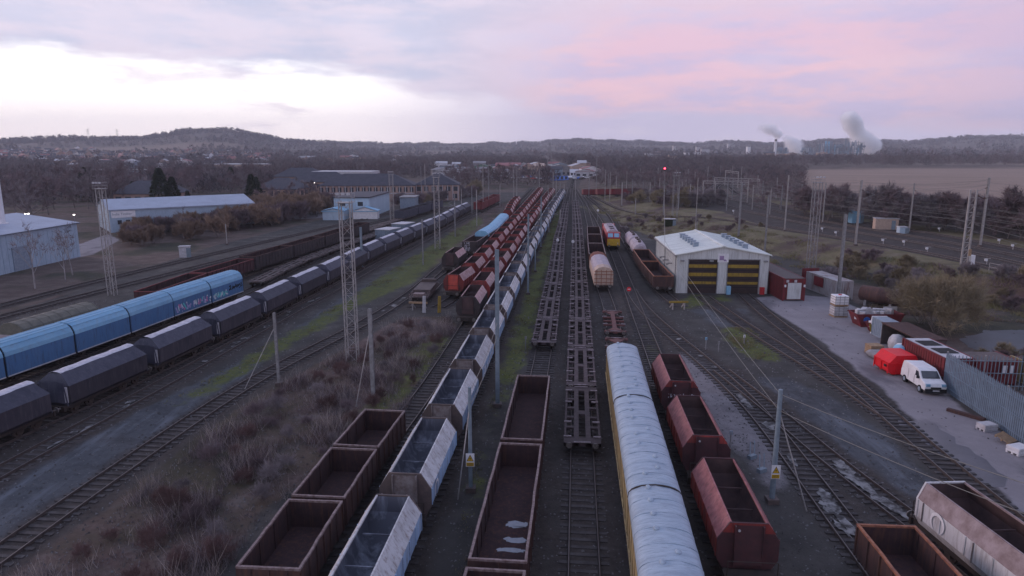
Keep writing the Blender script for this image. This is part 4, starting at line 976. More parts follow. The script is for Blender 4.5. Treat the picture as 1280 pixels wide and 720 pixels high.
# ------------------------------------------------------------------ engine shed
def make_shed():
    root = empty('engine_shed', (28.9+.4, 94.4, 0), radians(-3.0)); tag(root, 'pale corrugated two road engine shed with brown and yellow striped doors', 'shed')
    W, Ln, EH, RH = 6.3, 18.8, 5.45, 6.6
    w = MB()
    w.bx(-W,-W+.12,.12,Ln,0,EH); w.bx(W-.12,W,.12,Ln,0,EH); w.bx(-W+.12,W-.12,Ln-.12,Ln,0,EH-.02)
    w.bx(-W,-4.75,0,.12,0,4.86); w.bx(-.62,.62,0,.12,0,4.86); w.bx(5.1,W,0,.12,0,4.86)
    w.add([(-W,0,4.86),(W,0,4.86),(W,0,EH),(0,0,RH),(-W,0,EH),(-W,.12,4.86),(W,.12,4.86),(W,.12,EH),(0,.12,RH),(-W,.12,EH)], [(0,1,2,3,4),(9,8,7,6,5),(0,5,6,1)])
    w.add([(-W,Ln,EH),(W,Ln,EH),(0,Ln,RH)], [(2,1,0)])
    w.build('wall', M['clad'], root)
    c = MB()
    for x in np.arange(-W+.15, W, .3):
        top = EH+(RH-EH)*(1-abs(x)/W)-.12
        z0 = 4.9 if (-4.75 < x < -.62 or .62 < x < 5.1) else 0
        c.bx(x-.05, x+.05, -.035, -.002, z0, top)
    for y in np.arange(.2, Ln, .4): c.bx(-W-.035,-W-.002, y-.06, y+.06, 0, EH-.05)
    c.build('cladding_ribs', M['clad'], root)
    rf = MB(); o = .25
    for s in (-1,1):
        a = [(s*(W+o),-.3,EH-.04),(s*(W+o),Ln+.3,EH-.04),(0,Ln+.3,RH),(0,-.3,RH)]
        b = [(x,y,z+.12) for x,y,z in a]; v = a+b
        rf.add(v, [(0,1,2,3),(7,6,5,4),(0,4,5,1),(1,5,6,2),(3,7,4,0)] if s > 0 else [(3,2,1,0),(4,5,6,7),(1,5,4,0),(2,6,5,1),(0,4,7,3)])
        for y in np.arange(-.1, Ln+.3, .9):
            rf.add([(s*(W+o),y,EH+.085),(s*(W+o),y+.1,EH+.085),(0,y+.1,RH+.125),(0,y,RH+.125),(s*(W+o),y+.05,EH+.13),(0,y+.05,RH+.17)], [(0,4,5,3),(4,1,2,5)])
    rf.bx(-.22,.22,-.3,Ln+.3,RH+.10,RH+.20)
    roof = rf.build('roof', M['roofp'], root)
    for sx, xs in ((-1, 3.1), (1, 3.6)):
        for k in range(6):
            y = 3.6+k*2.0 if sx < 0 else 2.6+k*2.4; z = EH+(RH-EH)*(1-xs/W)+.12
            v = MB(); v.bx(sx*xs-.36,sx*xs+.36,y-.34,y+.34,z-.1,z+.55); v.bx(sx*xs-.44,sx*xs+.44,y-.42,y+.42,z+.55,z+.62)
            v.build('roof_vent', M['galv'], roof)
    pk = MB(); pk.tube((0,Ln-1,RH),(0,Ln-1,RH+1.6),.04,n=5); pk.build('roof_pole', M['mast'], roof)
    for x0, x1 in ((-4.75,-.62),(.62,5.1)):
        d = MB(); d.bx(x0+.03,x1-.03,.18,.26,.02,4.83); door = d.build('door', M['doorb'], root)
        for z0, z1 in ((3.62,4.08),(2.42,2.90),(1.30,1.66)):
            y_ = MB(); y_.bx(x0+.1,x1-.1,.14,.178,z0,z1); y_.build('yellow_panel', M['doory'], door)
        g = MB()
        for z in (.9,2.1,3.3,4.4): g.bx(x0+.06,x1-.06,.12,.178,z-.05,z+.05)
        g.build('panel_joints', M['black'], door)
    for sx in (-1,1):
        gt = MB(); gt.bx(sx*(W+.32)-.09,sx*(W+.32)+.09,-.3,Ln+.3,EH-.16,EH-.03); gt.build('gutter', M['mast'], root)
        for yy in (.35,Ln*.5,Ln-.5): dp = MB(); dp.tube((sx*(W+.12),yy,0),(sx*(W+.12),yy,EH-.1),.06,n=6); dp.build('downpipe', M['mast'], root)
    for x0, x1 in ((-4.75,-.62),(.62,5.1)):
        fr = MB(); fr.bx(x0-.02,x0+.1,-.08,-.036,0,4.9); fr.bx(x1-.1,x1+.02,-.08,-.036,0,4.9); fr.bx(x0+.1,x1-.1,-.08,-.036,4.78,4.9); fr.build('door_frame', M['mast'], root)
    s = MB(); s.bx(-.75,.75,-.09,-.04,4.45,5.65)
    sg = s.build('sign', M['white'], root)
    e = MB(); e.quad((-.5,-.094,4.75),(.1,-.094,4.75),(.1,-.094,5.35),(-.5,-.094,5.35)); e.quad((.15,-.094,4.6),(.55,-.094,4.6),(.35,-.094,4.85),(-.05,-.094,4.85)); e.build('emblem', [mat('faded violet print',(.35,.25,.42))], sg)
    for k, x in enumerate((-1.6,-5.6,5.8)):
        l = MB(); l.bx(x-.25,x+.25,-.4,-.04,4.55,4.75); l.build('lamp_bracket', M['mast'], root)
    for y in (3.5,6.5,9.5):
        l = MB(); l.bx(-W-.7,-W-.04,y-.12,y+.12,3.6,3.75); l.bx(-W-.9,-W-.6,y-.2,y+.2,3.45,3.7); l.build('wall_lamp', M['mast'], root)
    r = MB(); r.bx(5.25,5.85,-.45,-.04,0,1.0); r.build('fire_point', M['redp'], root)
    b = MB(); b.bx(.62,1.15,-.7,-.12,0,1.15); b.build('control_box', M['lblue'], root)
make_shed()
# track buffers -------------------------------------------------------
def buffer_stop(px, py, rz, beam, label):
    x, y, z = G(px, py); root = empty('buffer_stop', (x,y,z), rz); tag(root, label, 'buffer stop')
    b = MB(); b.bx(-1.2,1.2,-.1,.1,.88,1.1); b.build('beam', M[beam], root)
    for s in (-1,1):
        p = MB(); p.bx(s*.75-.07,s*.75+.07,-.1,.1,0,.85); p.add([(s*.75-.05,.1,.9),(s*.75+.05,.1,.9),(s*.75+.05,1.3,.05),(s*.75-.05,1.3,.05),(s*.75-.05,.1,.7),(s*.75+.05,.1,.7),(s*.75+.05,1.1,.0),(s*.75-.05,1.1,.0)],[(0,1,2,3),(4,7,6,5),(0,3,7,4),(1,5,6,2)]); p.build('post', M['mast_l'], root)
buffer_stop(848,387,radians(3),'doory','rusty yellow buffer stop in front of the open wagon by the shed')
buffer_stop(523,388,radians(-8),'wood','pale posted buffer stop before the low brown flat wagon')
for k, (px, py, m) in enumerate(((530,391,'offwhite'),(549,391,'doory'))):
    x, y, z = G(px, py); b = MB(); b.add([(-.22,0,0),(.22,0,0),(.22,.15,0),(-.22,.15,0),(-.12,0,2.1),(.25,0,2.1),(.25,.15,2.1),(-.12,.15,2.1)],[(0,1,5,4),(1,2,6,5),(2,3,7,6),(3,0,4,7),(4,5,6,7)])
    o = b.build('marker_board', M[m], None); o.location = (x,y,z); tag(o, ('grey white upright marker board by the buffer stop','leaning yellow marker board near the orange ended hopper')[k], 'marker board')

# ------------------------------------------------------------------ right hand yard clutter
def container(px_name, x0, x1, y0, y1, h, m, label, cat='container', rz=0, roofm=None, door=None):
    cx, cy = (x0+x1)/2, y0; root = empty(px_name, (cx,cy,0), rz); tag(root, label, cat); hw = (x1-x0)/2; L = y1-y0
    b = MB(); b.bx(-hw+.04,hw-.04,.04,L-.04,.12,h-.08); b.build('wall', M[m], root)
    r = MB()
    for y in np.arange(.2,L-.1,.36): r.bx(-hw,-hw+.038,y-.09,y+.09,.15,h-.1); r.bx(hw-.038,hw,y-.09,y+.09,.15,h-.1)
    for x in np.arange(-hw+.2,hw-.1,.36): r.bx(x-.09,x+.09,0.0,.038,.15,h-.1); r.bx(x-.09,x+.09,L-.038,L,.15,h-.1)
    r.build('corrugation', M[m], root)
    f = MB()
    for sx in (-1,1):
        for yy in (-.02,L-.13): f.bx(sx*(hw-.05)-.08,sx*(hw-.05)+.08,yy,yy+.15,0,h)
        f.bx(sx*(hw-.05)-.06,sx*(hw-.05)+.06,.13,L-.13,h-.11,h+.01); f.bx(sx*(hw-.05)-.06,sx*(hw-.05)+.06,.13,L-.13,0,.13)
    f.build('frame', M[m], root)
    t = MB(); t.bx(-hw+.1,hw-.1,.1,L-.1,h-.08,h-.02); t.build('roof', M[roofm or m], root)
    if door:
        d = MB(); d.bx(-hw*.62,hw*.62,-.09,-.03,.25,h*.80); dd = d.build('shutter', M[door], root)
        k = MB(); [k.bx(-hw*.60,hw*.60,-.105,-.092,z,z+.03) for z in np.arange(.35,h*.78,.2)]; k.build('slats', M['offwhite'], dd)
    return root
rc = container('container', 36.1, 39.0, 89.7, 103.5, 3.05, 'redc', 'dark red container cabin with pale grey shutter right of the shed', door='clad', roofm='dark_end')
for x in (-.95,.1):
    s = MB(); s.bx(x-.17,x+.17,-.08,-.05,2.5,2.85); s.build('notice', M['offwhite'], rc)
for x in (-1.25,1.3):
    s = MB(); s.bx(x-.1,x+.1,-.2,-.05,1.9,2.2); s.build('lamp', M['white'], rc)
M['wrust'] = mat('rust streaked white container', (.34,.33,.34), (.17,.10,.09), .8, .7, stretch=(1,1,.4), lo=.48, hi=.7)
c2 = container('container', 43.6, 45.9, 90.6, 98.5, 2.5, 'wrust', 'weathered white container with rust red patch behind the tall mast', roofm='wrust', rz=radians(6))
s = MB(); s.bx(-1.29,-1.255,3.2,5.6,1.0,2.3); s.build('red_patch', M['redc'], c2); s = MB(); s.bx(-1.28,1.28,8.86,8.94,.1,2.75); s.build('red_end', M['redc'], c2)
container('container', 36.6, 39.1, 55.8, 62.2, 2.6, 'redc', 'long red container with pale roof behind the white van', roofm='offwhite')
for k, y in enumerate((57.2, 59.6)):
    s = MB(); s.bx(36.9+.2,38.7,y,y+1.5,2.60,2.64); o = s.build('roof_mat', M['black'], None); tag(o, 'black sheet on the pale roof of the red container, %s' % ('nearer','farther')[k], 'roof sheet')
container('container', 39.6, 43.2, 56.2, 59.0, 2.25, 'redc', 'dark red container with white stickers behind the thin fence', roofm='dark_end')
for x in (41.9, 42.6): pass
container('container', 44.2, 48.6, 55.9, 58.6, 2.0, 'van_side', 'rusty yellow container behind the fence at the right edge', roofm='rust')
g_ = container('steel_cabinet', 39.5, 41.1, 69.6, 73.2, 1.9, 'galv', 'grey steel cabinet with white end along the yard edge'); s = MB(); s.bx(-.82,.82,3.6,3.75,.0,1.95); s.build('end_panel', M['white'], g_)
op = empty('open_store', (39.6, 62.6, 0)); tag(op, 'dark open fronted store with red post between cabinet and red container', 'store shed')
s = MB(); s.bx(1.3,1.4,0,6.6,0,2.2); s.bx(-1.2,1.3,6.5,6.6,0,2.2); s.bx(-1.2,1.3,0,.1,0,2.2); s.build('wall', M['dark_end'], op)
s = MB(); s.bx(-1.25,1.45,-.05,6.65,2.2,2.3); s.build('roof', M['rust'], op); s = MB(); s.bx(-1.3,-1.15,-.2,-.05,0,2.4); s.build('post', M['pinktop'], op)
def lump(name, c, s, m, label, cat, seed=0, n=10, rings=6, boxy=.5):
    r = random.Random(seed); R = []
    for k in range(rings+1):
        ph = pi*k/rings; z = -cos(ph); q = max(.12, abs(sin(ph))**boxy)
        R.append([(c[0]+s[0]/2*q*np.sign(cos(a))*abs(cos(a))**.6*(1+r.uniform(-.09,.09)), c[1]+s[1]/2*q*np.sign(sin(a))*abs(sin(a))**.6*(1+r.uniform(-.09,.09)), c[2]+s[2]*(z+1)/2) for a in np.linspace(0,2*pi,n+1)[:-1]])
    b = MB(); b.loft(R); o = b.build(name, M[m], None, smooth=True); tag(o, label, cat); return o
lump('bulk_bag', (37.9,64.0,0), (1.6,1.6,1.5), 'white', 'white bulk bag stacked in front of the open store', 'bulk bag', 1)
lump('bulk_bag', (38.3,65.9,0), (1.5,1.5,1.9), 'offwhite', 'taller greyish bulk bag beside the white one', 'bulk bag', 2)
lump('tarpaulin_heap', (36.6,62.3,0), (1.3,1.5,1.9), 'lblue', 'pale blue grey sheeted heap behind the bright red skip', 'sheeted heap', 3)
lump('rubble_heap', (35.6,64.3,0), (1.9,2.0,.7), 'conc', 'low grey rubble heap beside the timber crate', 'rubble heap', 4)
def crate(x, y, z, sx, sy, sz, m, name, label, cat, rz=0):
    root = empty(name, (x,y,z), rz); tag(root, label, cat); b = MB()
    b.bx(-sx/2+.03,sx/2-.03,-sy/2+.03,sy/2-.03,.12,sz-.05); b.build('panel', M[m], root)
    f = MB()
    for k in np.arange(.12, sz-.1, .22):
        f.bx(-sx/2,sx/2,-sy/2,-sy/2+.028,k,k+.14); f.bx(-sx/2,sx/2,sy/2-.028,sy/2,k,k+.14); f.bx(-sx/2,-sx/2+.028,-sy/2+.03,sy/2-.03,k,k+.14); f.bx(sx/2-.028,sx/2,-sy/2+.03,sy/2-.03,k,k+.14)
    for s_ in (-1,0,1): f.bx(-sx/2,sx/2,s_*(sy/2-.08)-.06,s_*(sy/2-.08)+.06,0,.115)
    f.build('boards', M[m], root); return root
crate(35.9,65.6,0,1.3,1.2,1.0,'wood','timber_crate','orange brown timber crate in front of the grey cabinet','crate')
for k, (zz, m) in enumerate(((0,'offwhite'),(1.38,'white'))):
    root = empty('liquid_tank', (39.6, 81.2, zz)); tag(root, ('weathered white cube tank at the foot of the tall mast, lower one','white cube tank on top of another beside the tall mast')[k], 'cube tank')
    b = MB(); b.bx(-.8,.8,-.7,.7,.16,1.25); b.build('tank', M[m], root, bevel=.08)
    c = MB(); 
    for x in (-.81,-.27,.27,.81): c.bx(x-.02,x+.02,-.74,-.71,.1,1.28)
    for z in (.45,.8,1.1): c.bx(-.82,.82,-.76,-.742,z-.02,z+.02); c.bx(-.86,-.82,-.72,.72,z-.02,z+.02)
    c.build('cage', M['mast'], root); p = MB(); p.bx(-.82,.82,-.72,.72,0,.12); p.build('pallet', M['wood'], root)
    l = MB(); l.tube((0,0,1.25),(0,0,1.33),.2,n=10); l.build('cap', M['redp'], root)
def skip(x, y, L, W, H, m, label, rz=0, load=None):
    root = empty('skip', (x,y,0), rz); tag(root, label, 'skip'); t = .06
    o = [(-L/2+.6,-W/2+.1,0),(L/2-.6,-W/2+.1,0),(L/2-.6,W/2-.1,0),(-L/2+.6,W/2-.1,0)]; p = [(-L/2,-W/2,H),(L/2,-W/2,H),(L/2,W/2,H),(-L/2,W/2,H)]
    oi = [(-L/2+.66,-W/2+.16,.08),(L/2-.66,-W/2+.16,.08),(L/2-.66,W/2-.16,.08),(-L/2+.66,W/2-.16,.08)]; pi_ = [(-L/2+t,-W/2+t,H),(L/2-t,-W/2+t,H),(L/2-t,W/2-t,H),(-L/2+t,W/2-t,H)]
    b = MB(); b.loft([o,p,pi_,oi]); b.build('body', M[m], root)
    r = MB(); r.bx(-L/2-.05,L/2+.05,-W/2-.05,-W/2-.002,H-.12,H+.02); r.bx(-L/2-.05,L/2+.05,W/2+.002,W/2+.05,H-.12,H+.02)
    for s in (-1,1): r.tube((s*L*.28,-W/2-.1,H*.55),(s*L*.28,-W/2+.02,H*.55),.07,n=8)
    r.build('rim', M[m], root)
    if load:
        rr = random.Random(5); q = MB()
        for _ in range(14): q.obx(rr.uniform(-L/2+.8,L/2-.8), rr.uniform(-W/2+.4,W/2-.4), H*.5, rr.uniform(.4,1.5), rr.uniform(.1,.5), H*.6+rr.random()*.25, rr.uniform(0,3))
        q.build('load', M[load], root)
    return root
sk = skip(41.9,77.0,5.4,2.2,1.5,'redc','long dark red skip full of scrap beside the cube tanks', 0, 'offwhite')
e = MB(); e.tube((-1.6,-1.18,.85),(-1.6,-1.12,.85),.36,n=16); e.build('round_emblem', M['bluep'], sk)
skip(40.6,73.9,2.3,1.6,1.1,'redc','small red and yellow skip heaped with white waste', radians(20), 'white')
s = MB(); s.add([(39.4,73.2,.2),(40.7,72.9,.1),(40.8,72.85,.75),(39.2,73.3,1.1)],[(0,1,2,3)]); s.add([(39.4,73.16,.2),(40.7,72.86,.1),(40.8,72.81,.75),(39.2,73.26,1.1)],[(3,2,1,0)]); o = s.build('yellow_sheet', M['doory'], None); tag(o, 'yellow sheet leaning on the small red skip', 'metal sheet')
# bright red enclosed skip
rs = empty('enclosed_skip', (35.05, 58.9, 0), radians(2)); tag(rs, 'bright red enclosed skip with chamfered lid beside the white van', 'skip')
b = MB(); b.prism([(-1.05,.12),(1.25,.12),(1.35,.2),(1.35,1.2),(1.0,1.85),(-.75,1.85),(-1.35,1.15),(-1.35,.4)], 0, 2.4); b.build('body', M['brred'], rs)
r = MB(); r.bx(-1.42,-1.36,.0,2.4,1.08,1.2); r.bx(-1.30,1.30,-.05,-.002,1.05,1.15); [r.bx(x-.04,x+.04,-.06,-.002,.15,1.8 if abs(x) < .7 else 1.2) for x in (-.7,.0,.7)]; [r.bx(-1.42,-1.36,y-.05,y+.05,.2,1.1) for y in (.1,1.2,2.3)]; r.build('stiffeners', M['brred'], rs)
l = MB(); l.bx(-1.5,-1.42,.35,.6,.75,.95); l.build('lifting_lug', M['under'], rs); f = MB(); [f.bx(x-.1,x+.1,.1,2.3,0,.118) for x in (-.8,.8)]; f.build('skid', M['under'], rs)
# white van
def small_van():
    root = empty('small_van', (35.0, 55.9, 0), radians(-5)); tag(root, 'small white panel van parked beside the grey palisade fence', 'van')
    hw = .86
    side = [(-2.15,.42),(-2.2,.75),(-2.05,1.02),(-1.35,1.18),(-.75,1.72),(-.35,1.84),(1.7,1.84),(2.02,1.72),(2.12,.9),(2.1,.38)]
    b = MB(); n = len(side)
    def X(z, s): return s*(hw-max(0, z-1.0)*.14)
    rings = []
    for s, inset in ((-1,.06),(-1,0),(1,0),(1,.06)):
        rings.append([(X(z,s)*(1.0 if not inset else 1) + (s*inset if inset else 0)*0 , y*(1-inset*.3), z-(inset*.3 if z > 1.5 else 0)) for y, z in side])
    v = [[(X(z,-1),y,z) for y,z in side],[(X(z,1),y,z) for y,z in side]]
    b.loft(v); b.build('body', M['white'], root, bevel=.06)
    g = MB(); k = .012
    g.quad((-.70,-1.33-k*2,1.22),(.70,-1.33-k*2,1.22),(.64,-.80-k*2,1.70),(-.64,-.80-k*2,1.70)); g.build('windscreen', M['glass'], root)
    for s in (-1,1):
        w = MB(); q = lambda y,z: (X(z,s)*1.008+s*.006,y,z); w.add([q(-1.15,1.2),q(-.35,1.2),q(-.35,1.62),q(-.72,1.62)],[(0,1,2,3) if s > 0 else (3,2,1,0)]); w.build('side_window', M['glass'], root)
        m = MB(); m.bx(min(s*.86,s*1.04),max(s*.86,s*1.04),-1.1,-.98,1.12,1.3); m.build('wing_mirror', M['black'], root)
        h = MB(); h.bx(s*.62-.16,s*.62+.16,-2.24,-2.08,.78,.98); h.build('headlight', M['screen'], root)
        for y in (-1.35,1.3):
            t = MB(); t.tube((s*.66,y,.32),(s*.90,y,.32),.32,n=18); wh = t.build('wheel', M['black'], root); r_ = MB(); r_.tube((s*.90,y,.32),(s*.915,y,.32),.19,n=12); r_.build('rim', M['galv'], wh)
        dl = MB(); dl.bx(min(s*.865,s*.872),max(s*.865,s*.872),-.33,-.30,.5,1.2); dl.bx(min(s*.865,s*.872),max(s*.865,s*.872),.72,.75,.5,1.4); dl.build('door_seam', M['dark_end'], root)
    bp = MB(); bp.bx(-.84,.84,-2.27,-2.1,.26,.58); bp.build('bumper', M['black'], root)
    gr = MB(); gr.bx(-.4,.4,-2.25,-2.19,.62,.74); gr.build('grille', M['black'], root)
    np_ = MB(); np_.bx(-.26,.26,-2.285,-2.272,.40,.51); np_.build('number_plate', M['offwhite'], root)
    wp = MB(); wp.tube((-.5,-1.36,1.24),(.1,-1.28,1.30),.012,n=4); wp.tube((0,-1.36,1.24),(.6,-1.28,1.30),.012,n=4); wp.build('wipers', M['black'], root)
small_van()
# palisade fences
def palisade(pts, h, pitch, w, label, m='fence'):
    root = empty('palisade_fence', (pts[0][0], pts[0][1], 0)); tag(root, label, 'fence'); ox, oy = pts[0]
    pl = MB(); rl = MB()
    for (x0,y0),(x1,y1) in zip(pts[:-1], pts[1:]):
        L = hypot(x1-x0,y1-y0); a = math.atan2(y1-y0,x1-x0); n = int(L/pitch)
        for k in range(n+1):
            x = x0+(x1-x0)*k/n-ox; y = y0+(y1-y0)*k/n-oy; hh = h+random.uniform(-.03,.03); pl.obx(x,y,.05,w,.02,hh-.12,a); pl.obx(x,y,hh-.07,w*.4,.02,.1,a)
        for z in (.4, h*.5, h-.45): rl.obx((x0+x1)/2-ox+sin(a)*-.0+cos(a+pi/2)*-.04,(y0+y1)/2-oy+sin(a+pi/2)*-.04,z,L,.05,.06,a)
    pl.build('pales', M[m], root)['kind'] = 'stuff'; rl.build('rail', M[m], root)
    for (x0,y0),(x1,y1) in zip(pts[:-1], pts[1:]):
        L = hypot(x1-x0,y1-y0); n = max(1,int(L/2.75))
        for k in range(n+1):
            p = MB(); p.obx(x0+(x1-x0)*k/n-ox+.1,y0+(y1-y0)*k/n-oy+.08,0,.1,.1,h+.05,0); p.build('post', M['mast_l'], root)
palisade([(36.35,55.2),(35.85,50.5),(35.0,43.0),(34.5,36)], 3.3, .23, .17, 'tall grey palisade fence running from the van to the right edge')
palisade([(36.5,55.3),(42.5,54.9),(49.5,54.2)], 3.0, .30, .06, 'thin see through palisade fence in front of the dark red container', 'mast_b')
s = MB(); [s.bx(x,x+.35,-.03,0,1.2,1.9) for x in (0,.6)]; o = s.build('notice_board', M['white'], None); o.location = (41.7,55.9,0); tag(o, 'pair of white notices on the dark red container', 'notice')
# lumber and odd bits by the fence
def pallet(px, py, rz, label, m='wood'):
    x, y, z = G(px, py); root = empty('pallet', (x,y,z), rz); tag(root, label, 'pallet')
    b = MB(); [b.bx(-.6+k*.2,-.6+k*.2+.13,-.5,.5,.12,.15) for k in range(6)]; b.build('deck_boards', M[m], root); c = MB(); [c.bx(-.6,.6,yy-.05,yy+.05,0,.118) for yy in (-.42,0,.42)]; c.build('bearers', M[m], root); return root
p1 = pallet(1256,552,radians(30),'tilted timber pallet leaning near the palisade fence'); p1.rotation_euler = (radians(20),0,radians(30)); p1.location.z += .2
crate(*P(1233,537)[:2],0,1.1,.8,.55,'offwhite','metal_bin','white open topped bin by the fence, farther of two','bin',.2)
crate(*P(1273,566)[:2],0,1.2,.9,.55,'white','metal_bin','white bin at the right edge by the fence, nearer of two','bin',.3)
s = MB(); s.obx(*P(1207,520)[:2],.02,2.6,.35,.22,radians(-55)); o = s.build('timber_baulk', M['rust'], None); tag(o, 'dark rusty timber baulk lying at the foot of the palisade fence', 'timber baulk')
s = MB(); [s.obx(*P(1000+dx,452+dy)[:2],.02,1.6,.25,.12,.2+dx*.1) for dx, dy in ((0,0),)]; 
# notice boards and leaning lamp arm
for k, (px, py, w, h, m, lb) in enumerate(((1094,404,1.0,1.1,'offwhite','pale grey board standing beside the brown tank'),(1111,401,1.6,1.1,'white','white board with blue print beside the brown tank'))):
    x, y, z = G(px, py); root = empty('board', (x,y,z)); tag(root, lb, 'board'); b = MB(); b.bx(-w/2,w/2,-.03,.03,.6,.6+h); pa = b.build('panel', M[m], root); l = MB(); [l.bx(s*w*.4-.04,s*w*.4+.04,.032,.09,0,1.4) for s in (-1,1)]; l.build('post', M['mast'], root)
    if k: e = MB(); e.bx(-.3,.3,-.04,-.032,1.0,1.4); e.build('blue_print', M['bluep'], pa)
bt = empty('storage_tank', (47.2, 86.0, 0), radians(35)); tag(bt, 'dark brown cylindrical tank lying behind the red skip', 'tank')
b = MB(); b.loft([[(r*cos(a), y, 1.5+r*sin(a)) for a in np.linspace(0,2*pi,17)[:-1]] for y, r in ((-2.6,.6),(-2.45,1.0),(-.1,1.05),(0,1.1),(.1,1.05),(2.45,1.0),(2.6,.6))]); b.build('barrel', M['rust'], bt, smooth=True); s = MB(); [s.bx(-.8,.8,y-.15,y+.15,0,.75) for y in (-1.6,1.6)]; s.build('saddle', M['conc'], bt)
la = empty('yard_lamp', (51.5, 88, 0)); tag(la, 'pale bent lamp arm rising over the brown tank', 'lamp')
pp = [atY(1103,371,88), atY(1125,361,88), atY(1140,354,88), atY(1152.5,354,88), atY(1152.5,358,88)]; b = MB()
for a, c in zip(pp[:-1], pp[1:]): b.tube(tuple(np.array(a)-(51.5,88,0)), tuple(np.array(c)-(51.5,88,0)), .07, n=6)
b.tube(tuple(np.array(pp[0])-(51.5,88,0)), (pp[0][0]-51.5,0,0), .08, n=6); b.build('arm', M['mast_l'], la)
# standing water and concrete infill between rails
def flat_patch(pts, m, name, label=None, kind='structure', z=.05, jit=.25):
    P_ = [P(a, b, 0) for a, b in pts]; out = []
    for i in range(len(P_)):
        a, c = np.array(P_[i]), np.array(P_[(i+1) % len(P_)]); n = max(2, int(np.linalg.norm(c-a)/.8))
        for k in range(n): q = a+(c-a)*k/n; out.append((q[0]+random.uniform(-jit,jit), q[1]+random.uniform(-jit,jit), z))
    b = MB(); b.add(out, [tuple(range(len(out)))[::1]]); o = b.build(name, M[m], None); tag(o, kind=kind); return o
M['slab'] = mat('worn concrete slab', (.24,.235,.235), (.05,.046,.046), 1.6, .9, lo=.40, hi=.58, det=9)
M['wet'] = mat('wet asphalt', (.050,.048,.058), (.075,.07,.085), .6, .3, spec=.5)
M['pond'] = mat('dull standing water', (.11,.12,.14), (.07,.07,.075), .15, .6, spec=.3)
def broken_strip(track, d0, d1, off, w, n, name='concrete_infill', m='slab', seed=1):
    r = random.Random(seed); t = T[track]; b = MB()
    for i in range(n):
        d = r.uniform(d0, d1); (x, y), z = t.at(d); (x2, y2), _ = t.at(d+.5); tx, ty = (x2-x)/.5, (y2-y)/.5; nx, ny = ty, -tx; o = off+r.uniform(-w, w)*.6; k = 11; L_ = r.uniform(.25,1.1); W_ = r.uniform(.12,.42)
        pts = []
        for q in range(k): a = 2*pi*q/k; e = r.uniform(.55,1.1); pts.append((x+nx*(o+W_*e*cos(a))+tx*L_*e*sin(a), y+ny*(o+W_*e*cos(a))+ty*L_*e*sin(a), .085+i*.0007))
        b.add(pts, [tuple(range(k))])
    o = b.build(name, M[m], None); tag(o, kind='structure')
_t = T['t13b']; broken_strip('t13b', _t.proj(1128,652), _t.proj(1018,570), 0, .55, 34, seed=3)
_t = T['t13']; broken_strip('t13', _t.proj(1068,668), _t.proj(1015,612), 0, .55, 16, seed=5); broken_strip('t13', _t.proj(1000,590), _t.proj(905,474), 0, .5, 11, seed=6)
_t = T['t5']; broken_strip('t5', 15, 70, .2, .6, 16, seed=9); broken_strip('t6', 55, 95, 0, .5, 7, seed=10)
flat_patch([(1120,527),(1165,530),(1200,555),(1262,598),(1250,612),(1215,596),(1170,560)], 'wet', 'wet_asphalt', z=.012, jit=.35)
flat_patch([(1196,425),(1240,412),(1300,414),(1300,440),(1262,447),(1225,440)], 'pond', 'puddle', z=.02, jit=.5)
for i, (px, py, w) in enumerate(((848,425,.7),(862,431,.5),(892,460,.7),(876,446,.5),(172,432,1.0),(108,487,1.2),(360,390,.8),(492,383,.9),(225,408,1.0))):
    x, y = P(px, py); flat_patch([(px-w*6,py),(px,py-2.2*w),(px+w*7,py-.8*w),(px+w*2,py+2.4*w)], 'slab', 'concrete_slab', z=.10+.001*i, jit=.08)

# ------------------------------------------------------------------ masts
def px_mast(px, yb, yt, zb=None):
    x, y, z = G(px, yb); top = atY(px, yt, y); return x, y, z, top[2]-z
def pole_mast(px, yb, yt, r, m, label, group=None, arm=0, cap=True, base=True, name='overhead_line_mast', stay=0, square=True):
    x, y, z, h = px_mast(px, yb, yt); root = empty(name, (x,y,z)); tag(root, label, 'mast', group)
    b = MB()
    if square:
        b.bx(-r,r,-r,-r+.04,0,h); b.bx(-r,r,r-.04,r,0,h); b.bx(-.03,.03,-r+.04,r-.04,0,h)
    else: b.tube((0,0,0),(0,0,h),r,r*.75,n=10)
    b.build('pole', M[m], root)
    if base: c = MB(); c.bx(-r-.16,r+.16,-r-.16,r+.16,-.3,.3); c.build('foundation', M['dark_end'], root)
    if arm:
        a = MB(); s = 1 if arm > 0 else -1; L = abs(arm)
        a.tube((0,0,h*.86),(s*L,0,h*.78),.035,n=5); a.tube((0,0,h*.70),(s*L,0,h*.78),.035,n=5); a.tube((s*L*.2,0,h*.73),(s*L,0,h*.69),.025,n=5); a.build('cantilever', M['mast'], root)
        i = MB(); i.tube((s*.15,0,h*.86-.02),(s*.5,0,h*.845),.07,n=6); i.tube((s*.15,0,h*.70+.02),(s*.5,0,h*.72),.07,n=6); i.build('insulator', M['insul'], root)
    if stay:
        w = MB(); w.tube((0,0,h*.82),(stay,-1.0,0),.035,n=4); w.build('stay', M['mast_l'], root)
    return root, (x, y, z, h)
